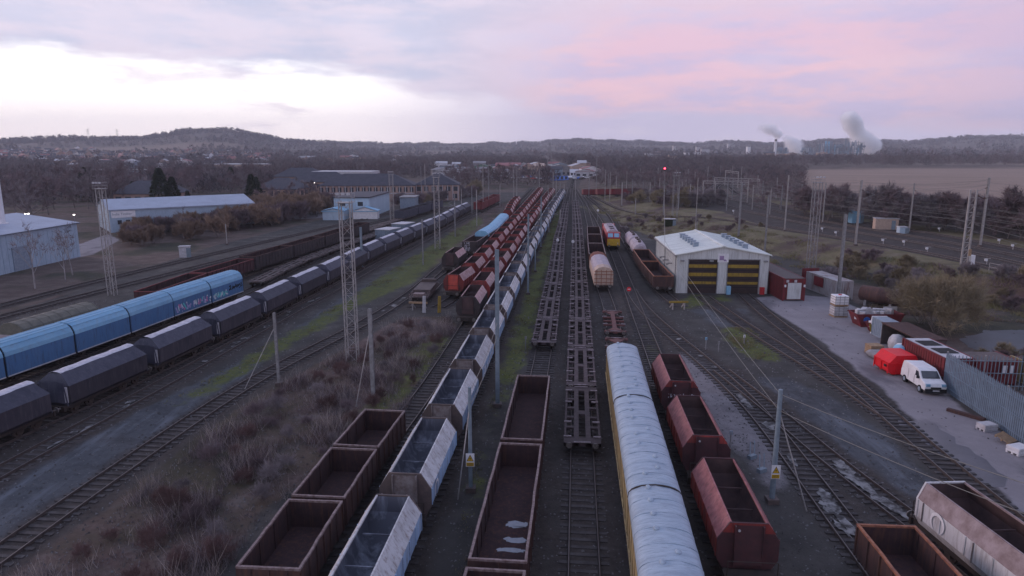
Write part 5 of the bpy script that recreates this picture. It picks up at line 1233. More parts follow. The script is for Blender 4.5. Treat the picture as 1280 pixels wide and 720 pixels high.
def lattice(px, yb, yt, w, m, label, heads=True, platform=True):
    x, y, z, h = px_mast(px, yb, yt); root = empty('lattice_tower', (x,y,z)); tag(root, label, 'lattice tower'); q = w/2
    for sx in (-1,1):
        for sy in (-1,1): l = MB(); l.bx(sx*q-.045,sx*q+.045,sy*q-.045,sy*q+.045,0,h-.6); l.build('leg', M[m], root)
    br = MB(); n = int(h/1.1)
    for k in range(n):
        z0, z1 = k*(h-.8)/n, (k+1)*(h-.8)/n
        for (a, b_) in (((-q,-q),(q,-q)),((q,q),(-q,q)),((-q,q),(-q,-q)),((q,-q),(q,q))):
            p0, p1 = (a, b_) if k % 2 else (b_, a); br.tube((*p0,z0),(*p1,z1),.018,n=4); br.tube((*a,z1),(*b_,z1),.016,n=4)
    br.build('bracing', M[m], root)
    if platform:
        p = MB(); p.bx(-q-.22,q+.22,-q-.2,q+.2,h-.75,h-.71)
        for zz in (h-.3,h+.1):
            for s in (-1,1): p.tube((-q-.22,s*(q+.2),zz),(q+.22,s*(q+.2),zz),.018,n=4); p.tube((s*(q+.22),-q-.2,zz),(s*(q+.22),q+.2,zz),.018,n=4)
        for sx in (-1,1):
            for sy in (-1,1): p.tube((sx*(q+.22),sy*(q+.2),h-.75),(sx*(q+.22),sy*(q+.2),h+.1),.018,n=4)
        p.build('platform', M[m], root)
    if heads:
        for k in range(3):
            f = MB(); xx = -q+k*q; f.bx(xx-.13,xx+.13,-q-.40,-q-.22,h-.02,h+.2); f.build('floodlight', M['offwhite'], root)
    return root
lattice(441,450,243,1.0,'mast_l','tall pale lattice lighting tower in the scrub left of centre')
lattice(141,369,229,.85,'mast_l','pale lattice lighting tower behind the blue covered wagons')
lattice(490.5,277,215,1.0,'mast_l','slim lattice tower right of the pale blue building')
lattice(547,311,217,1.0,'mast_l','pale lattice tower between grey hoppers and the red rows')
lattice(1012,349,222,1.0,'mast','brown grey lattice tower behind the dark red container cabin')
lattice(843,277,216,1.2,'mast','grey lattice tower on the bank behind the shed')
def hframe(px, yb, yt, label):
    x, y, z, h = px_mast(px, yb, yt); root = empty('twin_post_mast', (x,y,z)); tag(root, label, 'mast')
    for s in (-1,1): b = MB(); b.bx(s*.5-.11,s*.5+.11,-.1,.1,0,h); b.build('post', M['mast_l'], root)
    b = MB(); n = 9
    for k in range(n): b.bx(-.39,.39,-.05,.05,h*(k+1)/(n+1)-.05,h*(k+1)/(n+1)+.05); b.tube((-.45,0,h*(k)/(n+1)),(.45,0,h*(k+1)/(n+1)),.035,n=4)
    b.build('ladder_bracing', M['mast_l'], root)
    c = MB(); c.bx(.75,1.35,-.35,.25,0,1.5); c.build('cabinet', M['white'], root); i = MB(); i.tube((.6,0,h*.93),(1.6,0,h*.88),.08,n=6); i.tube((1.6,0,h*.88),(2.6,0,h*.9),.05,n=5); i.build('insulator', M['insul'], root); s = MB(); s.bx(.35,.75,-.2,-.12,1.4,2.4); s.build('sign', M['wood'], root)
hframe(1205,331,237,'pale twin post ladder mast beside the main line tracks')
MASTS = {}
def pm(key, *a, **k): MASTS[key] = pole_mast(*a, **k)[1]
pm('K', 622,508,312,.16,'mast_b','tall grey mast standing between silver hoppers and container flats', arm=0)
pm('L', 588.5,614,484,.13,'mast_b','blue grey mast with yellow warning sign left of the long open wagons', stay=-.7, square=False)
pm('M', 964.5,628,487,.16,'mast_b','blue grey mast with yellow warning sign beside the red hoppers', stay=1.6, square=False)
pm('A', 349,482,391,.11,'mast','slim stayed mast beside the curving empty track', stay=-2.6)
pm('B', 467,503,386,.15,'mast','dark stayed mast in the brambles below the lattice tower', stay=-1.2)
pm('N', 1047,376,268,.17,'mast','blue grey mast rising behind the white cube tanks')
pm('O', 1069,307,225,0.156,'mast_l','light mast on the main line above the white container', arm=2.6)
pm('Q', 1090,278,233,0.109,'mast_l','mast beside the pale blue relay hut', arm=2)
pm('R', 1136,291,229,0.117,'mast_l','mast right of the cream lineside hut', arm=2.4)
pm('S', 1225,308,222,0.156,'mast_l','light mast right of the twin post mast', arm=-2.6)
pm('T', 1028,279,229,0.109,'mast_l','mast by the dark bushes left of the relay hut', arm=1.6)
pm('U', 923,296,229,0.172,'mast','thick grey mast rising behind the engine shed roof', arm=1.5)
pm('V', 980.5,289,219,0.117,'mast_l','pale mast above the bank right of the shed', arm=1.8)
pm('W', 955.5,318,244,0.125,'mast','grey mast at the right rear corner of the shed')
pm('X1', 869,292,222,.07,'mast_l','very thin pale mast behind the left of the shed roof')
pm('X2', 829,270,231,0.117,'mast','dark mast on the bank left of the shed', arm=1.5)
pm('X3', 453,336,284,0.172,'mast_b','thick greenish mast between lattice tower and grey hoppers')
pm('X4', 529,331,274,.10,'mast','dark slim pole in the grass beside the grey hoppers', base=False)
pm('X5', 284,306,280,.08,'mast_l','small pale pole by the rust coloured bushes')
pm('X6', 660,368,268,0.125,'mast_b','blue grey mast beside the silver hopper row', arm=0)
pm('X7', 676,310,246,0.125,'mast_b','blue grey mast farther along the silver hopper row')
pm('X8', 669,340,304,0.094,'mast_b','short blue grey post beside the silver hopper row')
pm('X9', 777,258,228,0.156,'mast_l','pale mast in front of the right hand woods')
for k, (px, yb, yt) in enumerate(((569,296,242),(596,283,237),(604,262,205),(611,261,205),(625,258,230),(532,253,205),(527,253,208),(642,250,212),(646,251,212),(685,263,232),(691,262,215),(695,258,225),(700,256,228),(705,252,230),(719,252,225),(745,246,198),(756,250,212),(762,252,215),(736,248,215),(674,240,212),(893,255,227),(908,263,222),(934,251,224),(946,244,219),(976,262,231),(857,243,224),(852,246,227),(804,236,222),(794,268,248),(838,236,222),(818,240,220),(868,238,215),(884,232,208),(900,224,206),(915,226,207),(926,232,208),(760,240,216),(770,246,220),(783,238,214),(790,250,224),(812,252,228),(824,246,222),(848,262,232),(862,258,230),(878,256,228),(915,250,222),(926,258,228),(940,262,231),(952,255,226),(962,268,236),(970,248,222),(1000,262,230),(1015,268,236),(1040,272,240),(800,232,210),(822,230,210),(845,232,212),(860,230,211),(700,285,262),(686,290,262),(590,268,232),(577,262,236))):
    pole_mast(px, yb, yt, .11, 'mast_l' if k % 3 else 'mast', 'thin overhead line mast among the distant masts of the yard throat', 'distant overhead line masts', arm=(1.5 if k % 2 else -1.5), base=False)
for k, (xa, xb, yb, yt) in enumerate(((878,934,250,226),(892,948,243,222),(906,922,232,213))):
    A_ = G(xa, yb); B_ = G(xb, yb+3); ht = atY(xa, yt, A_[1])[2]-A_[2]; root = empty('gantry', A_); tag(root, 'distant steel gantry spanning the main line, %s of three' % ('nearest','middle','farthest')[k], 'gantry'); d = (B_[0]-A_[0], B_[1]-A_[1], B_[2]-A_[2])
    for q in ((0,0,0), d): p = MB(); p.bx(q[0]-.14,q[0]+.14,q[1]-.14,q[1]+.14,q[2],q[2]+ht); p.build('leg', M['mast_l'], root)
    bm = MB(); bm.tube((0,0,ht),(d[0],d[1],d[2]+ht),.10,n=4); bm.tube((0,0,ht-.8),(d[0],d[1],d[2]+ht-.8),.07,n=4); n = 10
    for j in range(n): bm.tube((d[0]*j/n,d[1]*j/n,ht-.8*(j%2)),(d[0]*(j+1)/n,d[1]*(j+1)/n,ht-.8*((j+1)%2)),.05,n=3)
    bm.build('beam', M['mast_l'], root)
# warning signs on the two near masts
def warn_sign(mx, h0, label, parent_key):
    x, y, z, h = MASTS[parent_key]; root = empty('warning_sign', (x, y-.24, h0)); tag(root, label, 'warning sign')
    b = MB(); b.bx(-.25,.25,-.02,0,0,.82); p = b.build('plate', M['white'], root)
    yb = MB(); yb.bx(-.22,.22,-.028,-.021,.03,.26); yb.build('yellow_panel', M['yellow'], p)
    t = MB(); t.add([(-.21,-.024,.34),(.21,-.024,.34),(0,-.024,.76)],[(0,1,2)]); t.build('triangle_border', M['black'], p)
    t = MB(); t.add([(-.165,-.028,.365),(.165,-.028,.365),(0,-.028,.70)],[(0,1,2)]); t.build('triangle', M['yellow'], p)
    z_ = MB(); z_.add([(.02,-.032,.62),(-.055,-.032,.50),(-.005,-.032,.50),(-.02,-.032,.40),(.05,-.032,.53),(.0,-.032,.53)],[(0,1,2,5),(5,2,3,4)]); z_.build('lightning_bolt', M['black'], p)
    tx = MB()
    for k, zz in enumerate((.20,.135,.07)):
        xx = -.19
        while xx < .17: w = random.uniform(.03,.06); tx.bx(xx,min(.19,xx+w),-.032,-.0285,zz-.014,zz+.014); xx += w+.014
    tx.build('small_print', M['black'], p)
warn_sign(0, 1.7, 'yellow and white electrical warning sign on the left blue grey mast', 'L')
warn_sign(0, 1.6, 'yellow and white electrical warning sign on the right blue grey mast', 'M')
# signals
def signal(px, yb, yt, label, lit=False, head=True):
    x, y, z, h = px_mast(px, yb, yt); root = empty('rail_signal', (x,y,z)); tag(root, label, 'signal')
    b = MB(); b.tube((0,0,0),(0,0,h-.4),.09,n=7); b.build('post', M['mast'], root)
    p = MB(); p.bx(-.35,.35,-.1,.1,h-.75,h+.45); hd = p.build('head', M['black'], root)
    for k in range(2):
        l = MB(); l.tube((0,-.12,h+.15-k*.55),(0,-.2,h+.15-k*.55),.17 if not lit else .26,n=12); l.build('lamp', M['lamp_r'] if lit and k == 0 else M['glass'], hd)
signal(829.5,243,211,'tall signal showing a bright red light before the woods', True)
for k, (px, yb, w) in enumerate(((697,310,.5),(716,312,.5),(743,307,.5),(747,277,.4))):
    x, y, z, h = px_mast(px, yb, yb-(10 if k < 3 else 14)); root = empty('marker_post', (x,y,z)); tag(root, ['white headed marker post beside the left container flats','white headed marker post between the two flat rows','white headed marker post by the sheeted wagon','small pale signal post by the brown open wagons'][k], 'marker post')
    b = MB(); b.tube((0,0,0),(0,0,h),.06,n=6); b.build('post', M['mast'], root); q = MB(); q.tube((0,-.08,h),(0,.08,h),.30,n=14); q.build('disc', M['white'], root)
for k, (px, py) in enumerate(((1104,305),(1130,307),(1159,316),(1233,331),(1028,290),(1045,295),(917,267),(1249,305),(1266,312),(1174,290))):
    x, y, z = G(px, py); root = empty('ground_signal', (x,y,z)); tag(root, 'small white ground signal beside the main line', 'ground signal', 'ground signals of the main line'); b = MB(); b.tube((0,0,0),(0,0,1.0),.07,n=6); b.bx(-.5,.5,-.06,.06,.95,1.02); b.build('post', M['mast_l'], root); q = MB(); q.tube((-.15,-.1,.75),(-.15,.1,.75),.22,n=12); q.build('disc', M['white'], root)
# stop board with red disc
x, y, z = G(786,368); root = empty('stop_board', (x,y,z)); tag(root, 'small red and white stop board between the tracks', 'stop board'); b = MB(); b.tube((0,0,0),(0,0,.5),.04,n=5); b.build('post', M['mast'], root); b = MB(); b.tube((0,-.03,.75),(0,.03,.75),.32,n=16); b.build('disc', M['brred'], root); b = MB(); b.bx(-.18,.18,-.05,-.032,.70,.80); b.build('white_bar', M['white'], root)
# small blue plate on a post near right mast; white post
for px, py, h, m, lb in ((912,568,1.6,'galv','pale plate on a thin post beside the red hoppers'),(930,430,.9,'white','short white post in the moss before the shed'),(882,437,1.2,'lblue','pale blue post beside the curved track'),(898,440,1.0,'mast','grey point lever beside the curved track'),(657,437,1.3,'mast','thin dark post in the grass left of the container flats')):
    x, y, z = G(px, py); root = empty('short_post', (x,y,z)); tag(root, lb, 'post'); b = MB(); b.tube((0,0,0),(0,0,h),.05,n=6); b.build('post', M['mast'], root); b = MB(); b.bx(-.10,.10,-.03,.03,h-.2,h+.08); b.build('plate', M[m], root)
for k, (px, py) in enumerate(((940,573),(952,590))):
    x, y, z = G(px, py); root = empty('point_lever', (x,y,z), .5); tag(root, 'blue grey point lever frame left of the warning mast, %s' % ('farther','nearer')[k], 'point lever'); b = MB(); b.bx(-.3,.3,-.15,.15,0,.25); b.build('base', M['mast_b'], root); b = MB(); [b.tube((sx*.2,0,.2),(sx*.2+.5,.5,.9),.035,n=5) for sx in (-1,1)]; b.build('lever', M['mast_b'], root)
# cable trunking, lineside huts
def hut(name, px, py, w, d, h, m, label, rz=0, ribs=True):
    x, y, z = G(px, py); root = empty(name, (x,y,z), rz); tag(root, label, 'hut'); b = MB(); b.bx(-w/2,w/2,0,d,0,h); b.build('wall', M[m], root); r = MB(); r.bx(-w/2-.1,w/2+.1,-.1,d+.1,h,h+.14); r.build('roof', M['offwhite'], root)
    if ribs: q = MB(); [q.bx(xx-.04,xx+.04,-.05,-.002,.05,h-.05) for xx in np.arange(-w/2+.2,w/2,.55)]; q.build('ribs', M[m], root)
    dd = MB(); dd.bx(w*.2,w*.2+.8,-.07,-.051,.05,min(2,h-.2)); dd.build('door', M['mast_b'], root)
hut('relay_hut', 1072,279,2.8,2,3.0,'lblue','pale blue relay hut on the main line bank')
hut('relay_hut', 1108,287,4.6,2,2.3,'cream','cream ribbed lineside hut beside the main tracks', -.2)
hut('relay_hut', 1129,292,1.6,1.2,1.3,'cyan','small light blue cabinet below the right hand bushes')
hut('cabin', 478,300,3.6,5,2.2,'galv','white roofed cabin beside the grey hoppers, nearer', -.35)
hut('cabin', 498,292,3.6,5,2.2,'galv','white roofed cabin beside the grey hoppers, farther', -.35)
hut('equipment_cabinet', 231,322,1.8,1,2.0,'offwhite','white equipment cabinet beside the back tracks', .2, False)
hut('equipment_cabinet', 838,283,2.6,1.5,1.7,'ever','dark green equipment cabinet at the foot of the bank tower', 0, False)
# handrail far right
rl = empty('handrail', (0,0,0)); tag(rl, 'white tubular handrail at the top of the bank on the right', 'handrail'); b = MB(); pts = [G(px, py) for px, py in ((1236,338),(1250,341),(1265,345),(1282,349),(1300,354))]
for k in (.55,1.1):
    for a, c in zip(pts[:-1], pts[1:]): b.tube((a[0],a[1],a[2]+k),(c[0],c[1],c[2]+k),.04,n=5)
b.build('rail', M['mast_l'], rl)
for a in pts: q = MB(); q.tube(a,(a[0],a[1],a[2]+1.1),.045,n=5); q.build('post', M['mast_l'], rl)
# person by the left birch trees
# ------------------------------------------------------------------ overhead wires
def wire(a, b, sag, label, group='overhead wires', r=.018, n=10):
    m = MB(); a = np.array(a); b_ = np.array(b); pts = [a+(b_-a)*k/n-np.array([0,0,sag*4*(k/n)*(1-k/n)]) for k in range(n+1)]
    for p, q in zip(pts[:-1], pts[1:]): m.tube(p, q, r, n=4)
    o = m.build('overhead_wire', M['wire'], None); tag(o, label, 'wire', group); return o
def top(k, f=.95): x, y, z, h = MASTS[k]; return (x, y, z+h*f)
for f in (.96, .82):
    wire(top('L',f),top('K',.55*f/.96),.4,'thin wire from the left warning sign mast to the tall centre mast')
    wire(top('K',f*.6),top('X6',f*.7),.4,'thin wire along the silver hopper row')
    wire(top('X6',f*.7),top('X7',f*.8),.4,'thin wire at the far part of the silver hopper row')
    wire(top('M',f),(21.5,96,7.5*f),.5,'thin wire from the right warning sign mast towards the shed')
    wire(top('M',f),(21,18,9*f),.3,'thin wire from the right warning sign mast to the bottom edge')
    wire((21.5,96,7.5*f),top('X2',f*.8),.4,'thin wire passing above the rusty open wagons')
mt = T['m1']
for tk, z0 in (('m1',0),('m2',0),('m3',0),('m4',0)):
    t = T[tk]; prev = None
    for d in np.arange(5, min(t.L, 170), 33):
        (x, y), z = t.at(d)
        for dz in (5.2, 6.4):
            if prev is not None: wire((prev[0],prev[1],prev[2]+dz),(x,y,z+dz),.25 if dz > 6 else .05,'overhead contact wire above the main line tracks','main line overhead wires', .02, 5)
        prev = (x, y, z)
for a, b_ in (('O','S'),('Q','R'),('T','Q'),('V','T'),('O','V'),('V','U'),('R','S')):
    for f in (.97,.9): wire(top(a,f),top(b_,f),.6,'return wire strung between the main line masts','main line return wires')
S_ = top('S')
for z in (14.0, 12.6, 9.5): wire((S_[0],S_[1],z),(98,84,z-.5),.5,'return wire strung between the main line masts','main line return wires')

# ------------------------------------------------------------------ buildings
BLD = []
def bldg(name, cx, cy, w, d, eave, ridge, wallm, roofm, label, rz=0, cat='building', hip=0, windows=None, along='x', z=0, over=.3, flat=False, doors=()):
    BLD.append((cx, cy, w)); root = empty(name, (cx,cy,z), rz); tag(root, label, cat)
    b = MB(); b.bx(-w/2,w/2,-d/2,d/2,-1,eave)
    if not flat and not hip:
        if along == 'x': [b.add([(s*w/2,-d/2,eave),(s*w/2,d/2,eave),(s*w/2,0,ridge)],[(0,1,2) if s > 0 else (2,1,0)]) for s in (-1,1)]
        else: [b.add([(-w/2,s*d/2,eave),(w/2,s*d/2,eave),(0,s*d/2,ridge)],[(0,1,2) if s < 0 else (2,1,0)]) for s in (-1,1)]
    b.build('wall', M[wallm], root); r = MB(); W_, D_ = w/2+over, d/2+over; e = eave+.02
    if flat: r.bx(-W_,W_,-D_,D_,eave,ridge)
    else:
        if along == 'x': rp = [(-W_+hip,0,ridge),(W_-hip,0,ridge)]; c4 = [(-W_,-D_,e),(W_,-D_,e),(W_,D_,e),(-W_,D_,e)]; fs = [(0,1,5,4),(2,3,4,5),(1,2,5),(3,0,4)]
        else: rp = [(0,-D_+hip,ridge),(0,D_-hip,ridge)]; c4 = [(W_,-D_,e),(W_,D_,e),(-W_,D_,e),(-W_,-D_,e)]; fs = [(0,1,5,4),(2,3,4,5),(1,2,5),(3,0,4)]
        if not hip: rp = [(p[0],p[1],p[2]+.12) for p in rp]; fs = fs[:2]; c4 = [(p[0],p[1],p[2]+.06) for p in c4]
        r.add(c4+rp, fs); r.add([(p[0],p[1],p[2]-.10) for p in c4+rp], [f[::-1] for f in fs])
        r.bx(-W_,W_,-D_,-D_+.08,e-.2,e+.0); r.bx(-W_,W_,D_-.08,D_,e-.2,e+.0)
    r.build('roof', M[roofm], root)
    if windows:
        for (side, n, z0, z1, fr) in windows:
            L = w if side in 'ns' else d
            for k in range(n):
                c = -L/2+L*(k+.5)/n; ww = L/n*fr/2; q = MB(); g = .03
                if side == 's': q.bx(c-ww,c+ww,-d/2-g,-d/2-.002,z0,z1)
                elif side == 'n': q.bx(c-ww,c+ww,d/2+.002,d/2+g,z0,z1)
                elif side == 'e': q.bx(w/2+.002,w/2+g,c-ww,c+ww,z0,z1)
                else: q.bx(-w/2-g,-w/2-.002,c-ww,c+ww,z0,z1)
                q.build('window', M['glass'], root)
    return root
w1 = bldg('warehouse', -93.5, 110, 23, 37.5, 6.3, 8.0, 'whwall', 'whroof', 'pale blue warehouse with chimney at the left edge', radians(-2), along='y', over=.4)
q = MB()
for y in np.arange(-18,18.6,1.2): q.bx(11.5,11.56,y-.05,y+.05,0,6.1)
q.build('cladding_ribs', M['whwall'], w1)
q = MB(); q.bx(11.5,11.62,-14,-9,0,4.4); q.build('loading_door', M['galv'], w1); q = MB(); q.bx(11.5,11.62,2,6,0,4.0); q.build('loading_door', M['galv'], w1)
q = MB(); q.tube((5.15,8.5,6.8),(5.15,8.5,14.9),.75,n=18); q.tube((5.15,8.5,6.6),(5.15,8.5,7.35),1.15,n=18); q.build('chimney', M['white'], w1)
a1, a2 = np.array((-96.5,165.)), np.array((-69.5,186.)); d_ = a2-a1; L_ = np.linalg.norm(d_); ang = math.atan2(d_[1], d_[0]); nrm = np.array((-d_[1], d_[0]))/L_
c_ = (a1+a2)/2+nrm*9; w2 = bldg('warehouse', c_[0], c_[1], L_, 18, 5.4, 7.4, 'whwall', 'whroof', 'long pale blue warehouse with sign board behind the rust coloured bushes', ang, along='x', over=.3)
q = MB(); q.bx(-L_/2+.4,-L_/2+5.6,-9.12,-9.02,3.5,5.1); sgn = q.build('sign_board', M['white'], w2)
q = MB(); xx = -L_/2+.9; r_ = random.Random(8)
bpy_txt = bpy.data.curves.new('lettering', 'FONT'); bpy_txt.body = 'India Timber'; bpy_txt.size = .82; bpy_txt.extrude = .004
to = link(bpy.data.objects.new('lettering', bpy_txt)); to.rotation_euler = (pi/2,0,0); to.location = (-L_/2+.6,-9.13,4.1); bpy.context.view_layer.update()
dg = bpy.context.evaluated_depsgraph_get(); tme = bpy.data.meshes.new_from_object(to.evaluated_get(dg)); bpy.data.objects.remove(to)
tme.materials.clear(); tme.materials.append(M['mast_b']); to = link(bpy.data.objects.new('lettering', tme)); to.rotation_euler = (pi/2,0,0); to.location = (-L_/2+.6,-9.13,4.1); to.parent = sgn
for xx in (1.6,3.4): q = MB(); q.bx(-L_/2+xx,-L_/2+xx+.9,-9.06,-9.002,1.9,2.9); q.build('window', M['glass'], w2)
q = MB(); q.bx(-2.5,2.0,-9.08,-9.002,0,3.0); q.build('loading_door', M['mast'], w2)
q = MB(); [q.bx(x-.05,x+.05,-9.05,-9.002,0,3.4) for x in np.arange(-L_/2+6,L_/2,1.2)]; q.build('cladding_ribs', M['whwall'], w2)
bldg('warehouse', -127, 245, 20, 14, 4.6, 8.8, 'brick', 'slate', 'dark hip roofed building behind the long blue warehouse', 0, hip=5, windows=[('s',6,1.5,3.6,.6)])
b3 = bldg('depot_building', -46.2, 214.8, 10.4, 26, 5.7, 6.05, 'cyan', 'slate', 'light blue depot building with flat dark roof beside the grey wagons', radians(-3), flat=True, windows=[('s',2,3.4,4.6,.3)])
q = MB(); [q.bx(5.2,5.25,y-.06,y+.06,0,5.5) for y in np.arange(-12.5,13,1.3)]; q.bx(5.22,5.3,-10,-4,2.9,3.1); q.build('cladding_ribs', M['cyan'], b3)
bldg('lean_to', -50.5, 197.5, 6, 6, 2.6, 3.3, 'cyan', 'lblue', 'low light blue outbuilding in front of the depot building', 0, along='y')
bldg('lean_to', -42.2, 199.3, 7, 3.4, 2.3, 3.4, 'white', 'lblue', 'small white outbuilding at the near corner of the depot building', 0, along='y')
bldg('shed_building', -35.3, 238, 5, 10, 3.6, 3.9, 'galv', 'mast', 'grey blue shed beyond the light blue depot building', 0, flat=True)
of = bldg('office_block', -55.5, 270, 36, 15, 6.1, 10.3, 'brick', 'slate', 'long buff brick office block with dark hipped roof', radians(4), hip=9, windows=[('s',16,3.7,5.4,.62),('s',12,.9,2.6,.5)])
q = MB(); [q.bx(x-.12,x+.12,-7.72,-7.55,0,6) for x in np.arange(-17,17.5,2.25)]; q.bx(-18,18,-7.66,-7.52,3.0,3.3); q.build('pilasters', M['offwhite'], of)
of2 = bldg('office_block', -29.5, 277, 17, 17, 6.1, 10.6, 'brick', 'slate', 'gabled buff brick office wing at the right of the offices', radians(4), along='y', hip=6, windows=[('s',6,3.7,5.4,.6),('s',5,.9,2.6,.5)])
q = MB(); [q.bx(x-.12,x+.12,-8.72,-8.55,0,6) for x in np.arange(-8,8.5,2.0)]; q.build('pilasters', M['offwhite'], of2)
bldg('office_block', -84, 255, 16, 14, 5.6, 9.4, 'brick', 'slate', 'smaller buff brick office with dark roof at the left of the car park', radians(-8), hip=6, windows=[('s',6,3.2,4.9,.6),('s',5,.7,2.3,.5),('e',4,3.2,4.9,.6)])
bldg('office_block', -82, 300, 26, 14, 6.0, 10, 'brick', 'slate', 'dark roofed office behind the car park, upper left of the offices', radians(5), hip=7, windows=[('s',9,3.4,5.0,.6)])
bldg('office_block', -104, 345, 24, 14, 6.4, 10.5, 'brick', 'slate', 'distant dark roofed office above the left car park', radians(0), hip=7, windows=[('s',9,3.4,5.0,.6)])
wf = bldg('flat_roofed_hall', -82, 345, 27, 14, 7.6, 8.9, 'glass', 'offwhite', 'flat white roofed hall behind the office block', radians(-3), flat=True, over=1.2)
bldg('flat_roofed_hall', -215, 560, 40, 16, 7, 7.8, 'cream', 'offwhite', 'pale flat roofed hall in the woods above the left warehouse', 0, flat=True)
gh = bldg('glass_hall', -275, 480, 70, 16, 5, 5.6, 'whwall', 'mast', 'long grey pillared hall half hidden by trees at far left', 0, flat=True)
q = MB(); [q.bx(x-.3,x+.3,-8.3,-8.0,0,5) for x in np.arange(-34,35,3.0)]; q.build('pillars', M['offwhite'], gh)
shops = [(555,224,14,7,'offwhite','slate','white walled store at the left end of the distant retail row'),(578,222,12,7,'offwhite','conc','low pale shop left of the green store'),(602,219,16,8,'dgreen','dgreen','green distant store in the retail row'),(631,219,14,9,'pinktop','redtop','pink roofed store in the distant retail row'),(661,220,8,9,'cream','redtop','cream gabled store with red roof left of the pylon'),(674,220,8,9,'cream','cream','tall cream store beside the pylon'),(700,220,18,8,'conc','mast','grey store right of the pylon'),(722,221,9,4.5,'white','offwhite','white store near the right of the retail row'),(743,218,8,5,'white','offwhite','small white shop at the right end of the retail row'),(700,226,11,2.6,'bluep','bluep','low bright blue distant building at the end of the yard'),(580,195,26,9,'conc','conc','grey flat building on the far wooded slope')]
for i, (px, py, w, h, wm, rm, lb) in enumerate(shops):
    x, y, z = G(px, py); bldg('shop', x, y+8, w*.95, 12, h-2, h, wm, rm, lb, random.uniform(-.1,.1), along='x' if i % 2 else 'y', z=z, windows=[('s',4,1,2.6,.6)])
for i, (px, py, w, h) in enumerate(((811,197,14,8),(842,194,5,22),(846,194,4,16),(862,196,22,9),(881,194,18,14),(872,193,9,18),(935,193,8,20),(910,190,6,24))):
    x, y, z = G(px, py); bldg('works_building', x, y, w, 12, h-1, h, 'offwhite' if i % 3 else 'white', 'conc', ['white hall on the far wooded slope','tall white twin silo left','tall white twin silo right','pale works hall on the far slope, left of the plant','white works block in the far woods','narrow white works tower in the far woods','pale tower on the ridge left of the chimney','slim pale tower on the ridge far right of the silos'][i], 0, flat=True, z=z)
r_ = random.Random(44)
for i in range(100):
    if i >= 64: px, py = 50+r_.random()*280, 199+r_.random()*12; wh = 'woods above the warehouses'
    elif i < 34: px, py = 548+r_.random()*196, 211+r_.random()*11; wh = 'distant retail row'
    elif i < 50: px, py = 330+r_.random()*210, 199+r_.random()*8; wh = 'woods behind the offices'
    else: px, py = 800+r_.random()*250, 192+r_.random()*9; wh = 'woods before the process plant'
    x, y, z = G(px, py); w = r_.uniform(5,11); h = r_.uniform(3.5,6.5)*(1+y/2500)
    bldg('distant_building', x, y, w*(1+y/1500), 9, h*.75, h, r_.choice(('offwhite','white','brick','cream','conc','galv')), r_.choice(('slate','redtop','conc','offwhite')), 'small pale building in the '+wh, r_.uniform(-.3,.3), along='x' if i % 2 else 'y', z=z, windows=[('s',3,h*.2,h*.45,.6)])['group'] = 'small buildings in the '+wh
# retail cars and car park cars
def make_car(m):
    root = empty('parked_car'); b = MB(); side = [(-2.1,.35),(-2.15,.8),(-1.2,.95),(-.6,1.42),(1.0,1.42),(1.7,.98),(2.1,.9),(2.1,.35)]
    b.loft([[(-.85,y,z) for y,z in side],[(.85,y,z) for y,z in side]]); b.build('body', M[m], root)
    g = MB(); g.quad((-.72,-1.15,1.0),(.72,-1.15,1.0),(.68,-.66,1.38),(-.68,-.66,1.38)); g.add([(.865,-.9,1.0),(.865,1.2,1.0),(.865,.8,1.35),(.865,-.55,1.35)],[(0,1,2,3)]); g.add([(-.865,-.9,1.0),(-.865,1.2,1.0),(-.865,.8,1.35),(-.865,-.55,1.35)],[(3,2,1,0)]); g.build('windows', M['glass'], root)
    for sx in (-1,1):
        for y in (-1.3,1.25): w = MB(); w.tube((sx*.7,y,.32),(sx*.88,y,.32),.32,n=12); w.build('wheel', M['black'], root)
    return root
def make_bigvan():
    root = empty('parked_van'); b = MB(); side = [(-2.6,.4),(-2.65,1.0),(-2.0,1.25),(-1.4,2.2),(2.5,2.25),(2.6,.4)]
    b.loft([[(-.98,y,z) for y,z in side],[(.98,y,z) for y,z in side]]); b.build('body', M['white'], root); g = MB(); g.quad((-.8,-1.98,1.32),(.8,-1.98,1.32),(.75,-1.48,2.1),(-.75,-1.48,2.1)); g.build('windscreen', M['glass'], root)
    for sx in (-1,1):
        for y in (-1.7,1.6): w = MB(); w.tube((sx*.8,y,.36),(sx*1.0,y,.36),.36,n=12); w.build('wheel', M['black'], root)
    return root
pv = make_bigvan(); vans = [(406,263,.9),(414,263,1.0),(420,262,1.1),(403,259,.6),(393,263,1.2)]
for i, (px, py, rz) in enumerate(vans):
    x, y, z = G(px, py); o = pv if i == 0 else copy_tree(pv); o.location = (x,y,z); o.rotation_euler = (0,0,rz); tag(o, 'white van in the car park by the light blue depot, %s from the left' % ('second','fourth','fifth','third','first')[i], 'van', 'white vans in the depot car park')
cp = [make_car(m) for m in ('white','dark_end','bluep','offwhite','redp')]
used = set(); r_ = random.Random(12)
carpos = [(378+r_.uniform(-6,10), 262+r_.uniform(-3,4)) for _ in range(5)]+[(548+i*3.4+r_.uniform(-1,1), 222+r_.uniform(-1.5,2.5)) for i in range(58)]+[(426+r_.uniform(0,60), 215.5+r_.uniform(-.6,.6)) for _ in range(8)]
for i, (px, py) in enumerate(carpos):
    x, y, z = G(px, py); j = r_.choice((0,0,0,1,2,3,3,4)); pr = cp[j]
    if j not in used: o = pr; used.add(j)
    else: o = copy_tree(pr)
    o.location = (x,y,z); o.rotation_euler = (0,0,r_.uniform(0,3.1)); tag(o, ('parked car in the depot car park under the bare trees' if i < 5 else 'tiny parked car in front of the distant retail row'), 'car', 'cars in the depot car park' if i < 5 else 'cars at the distant retail row')
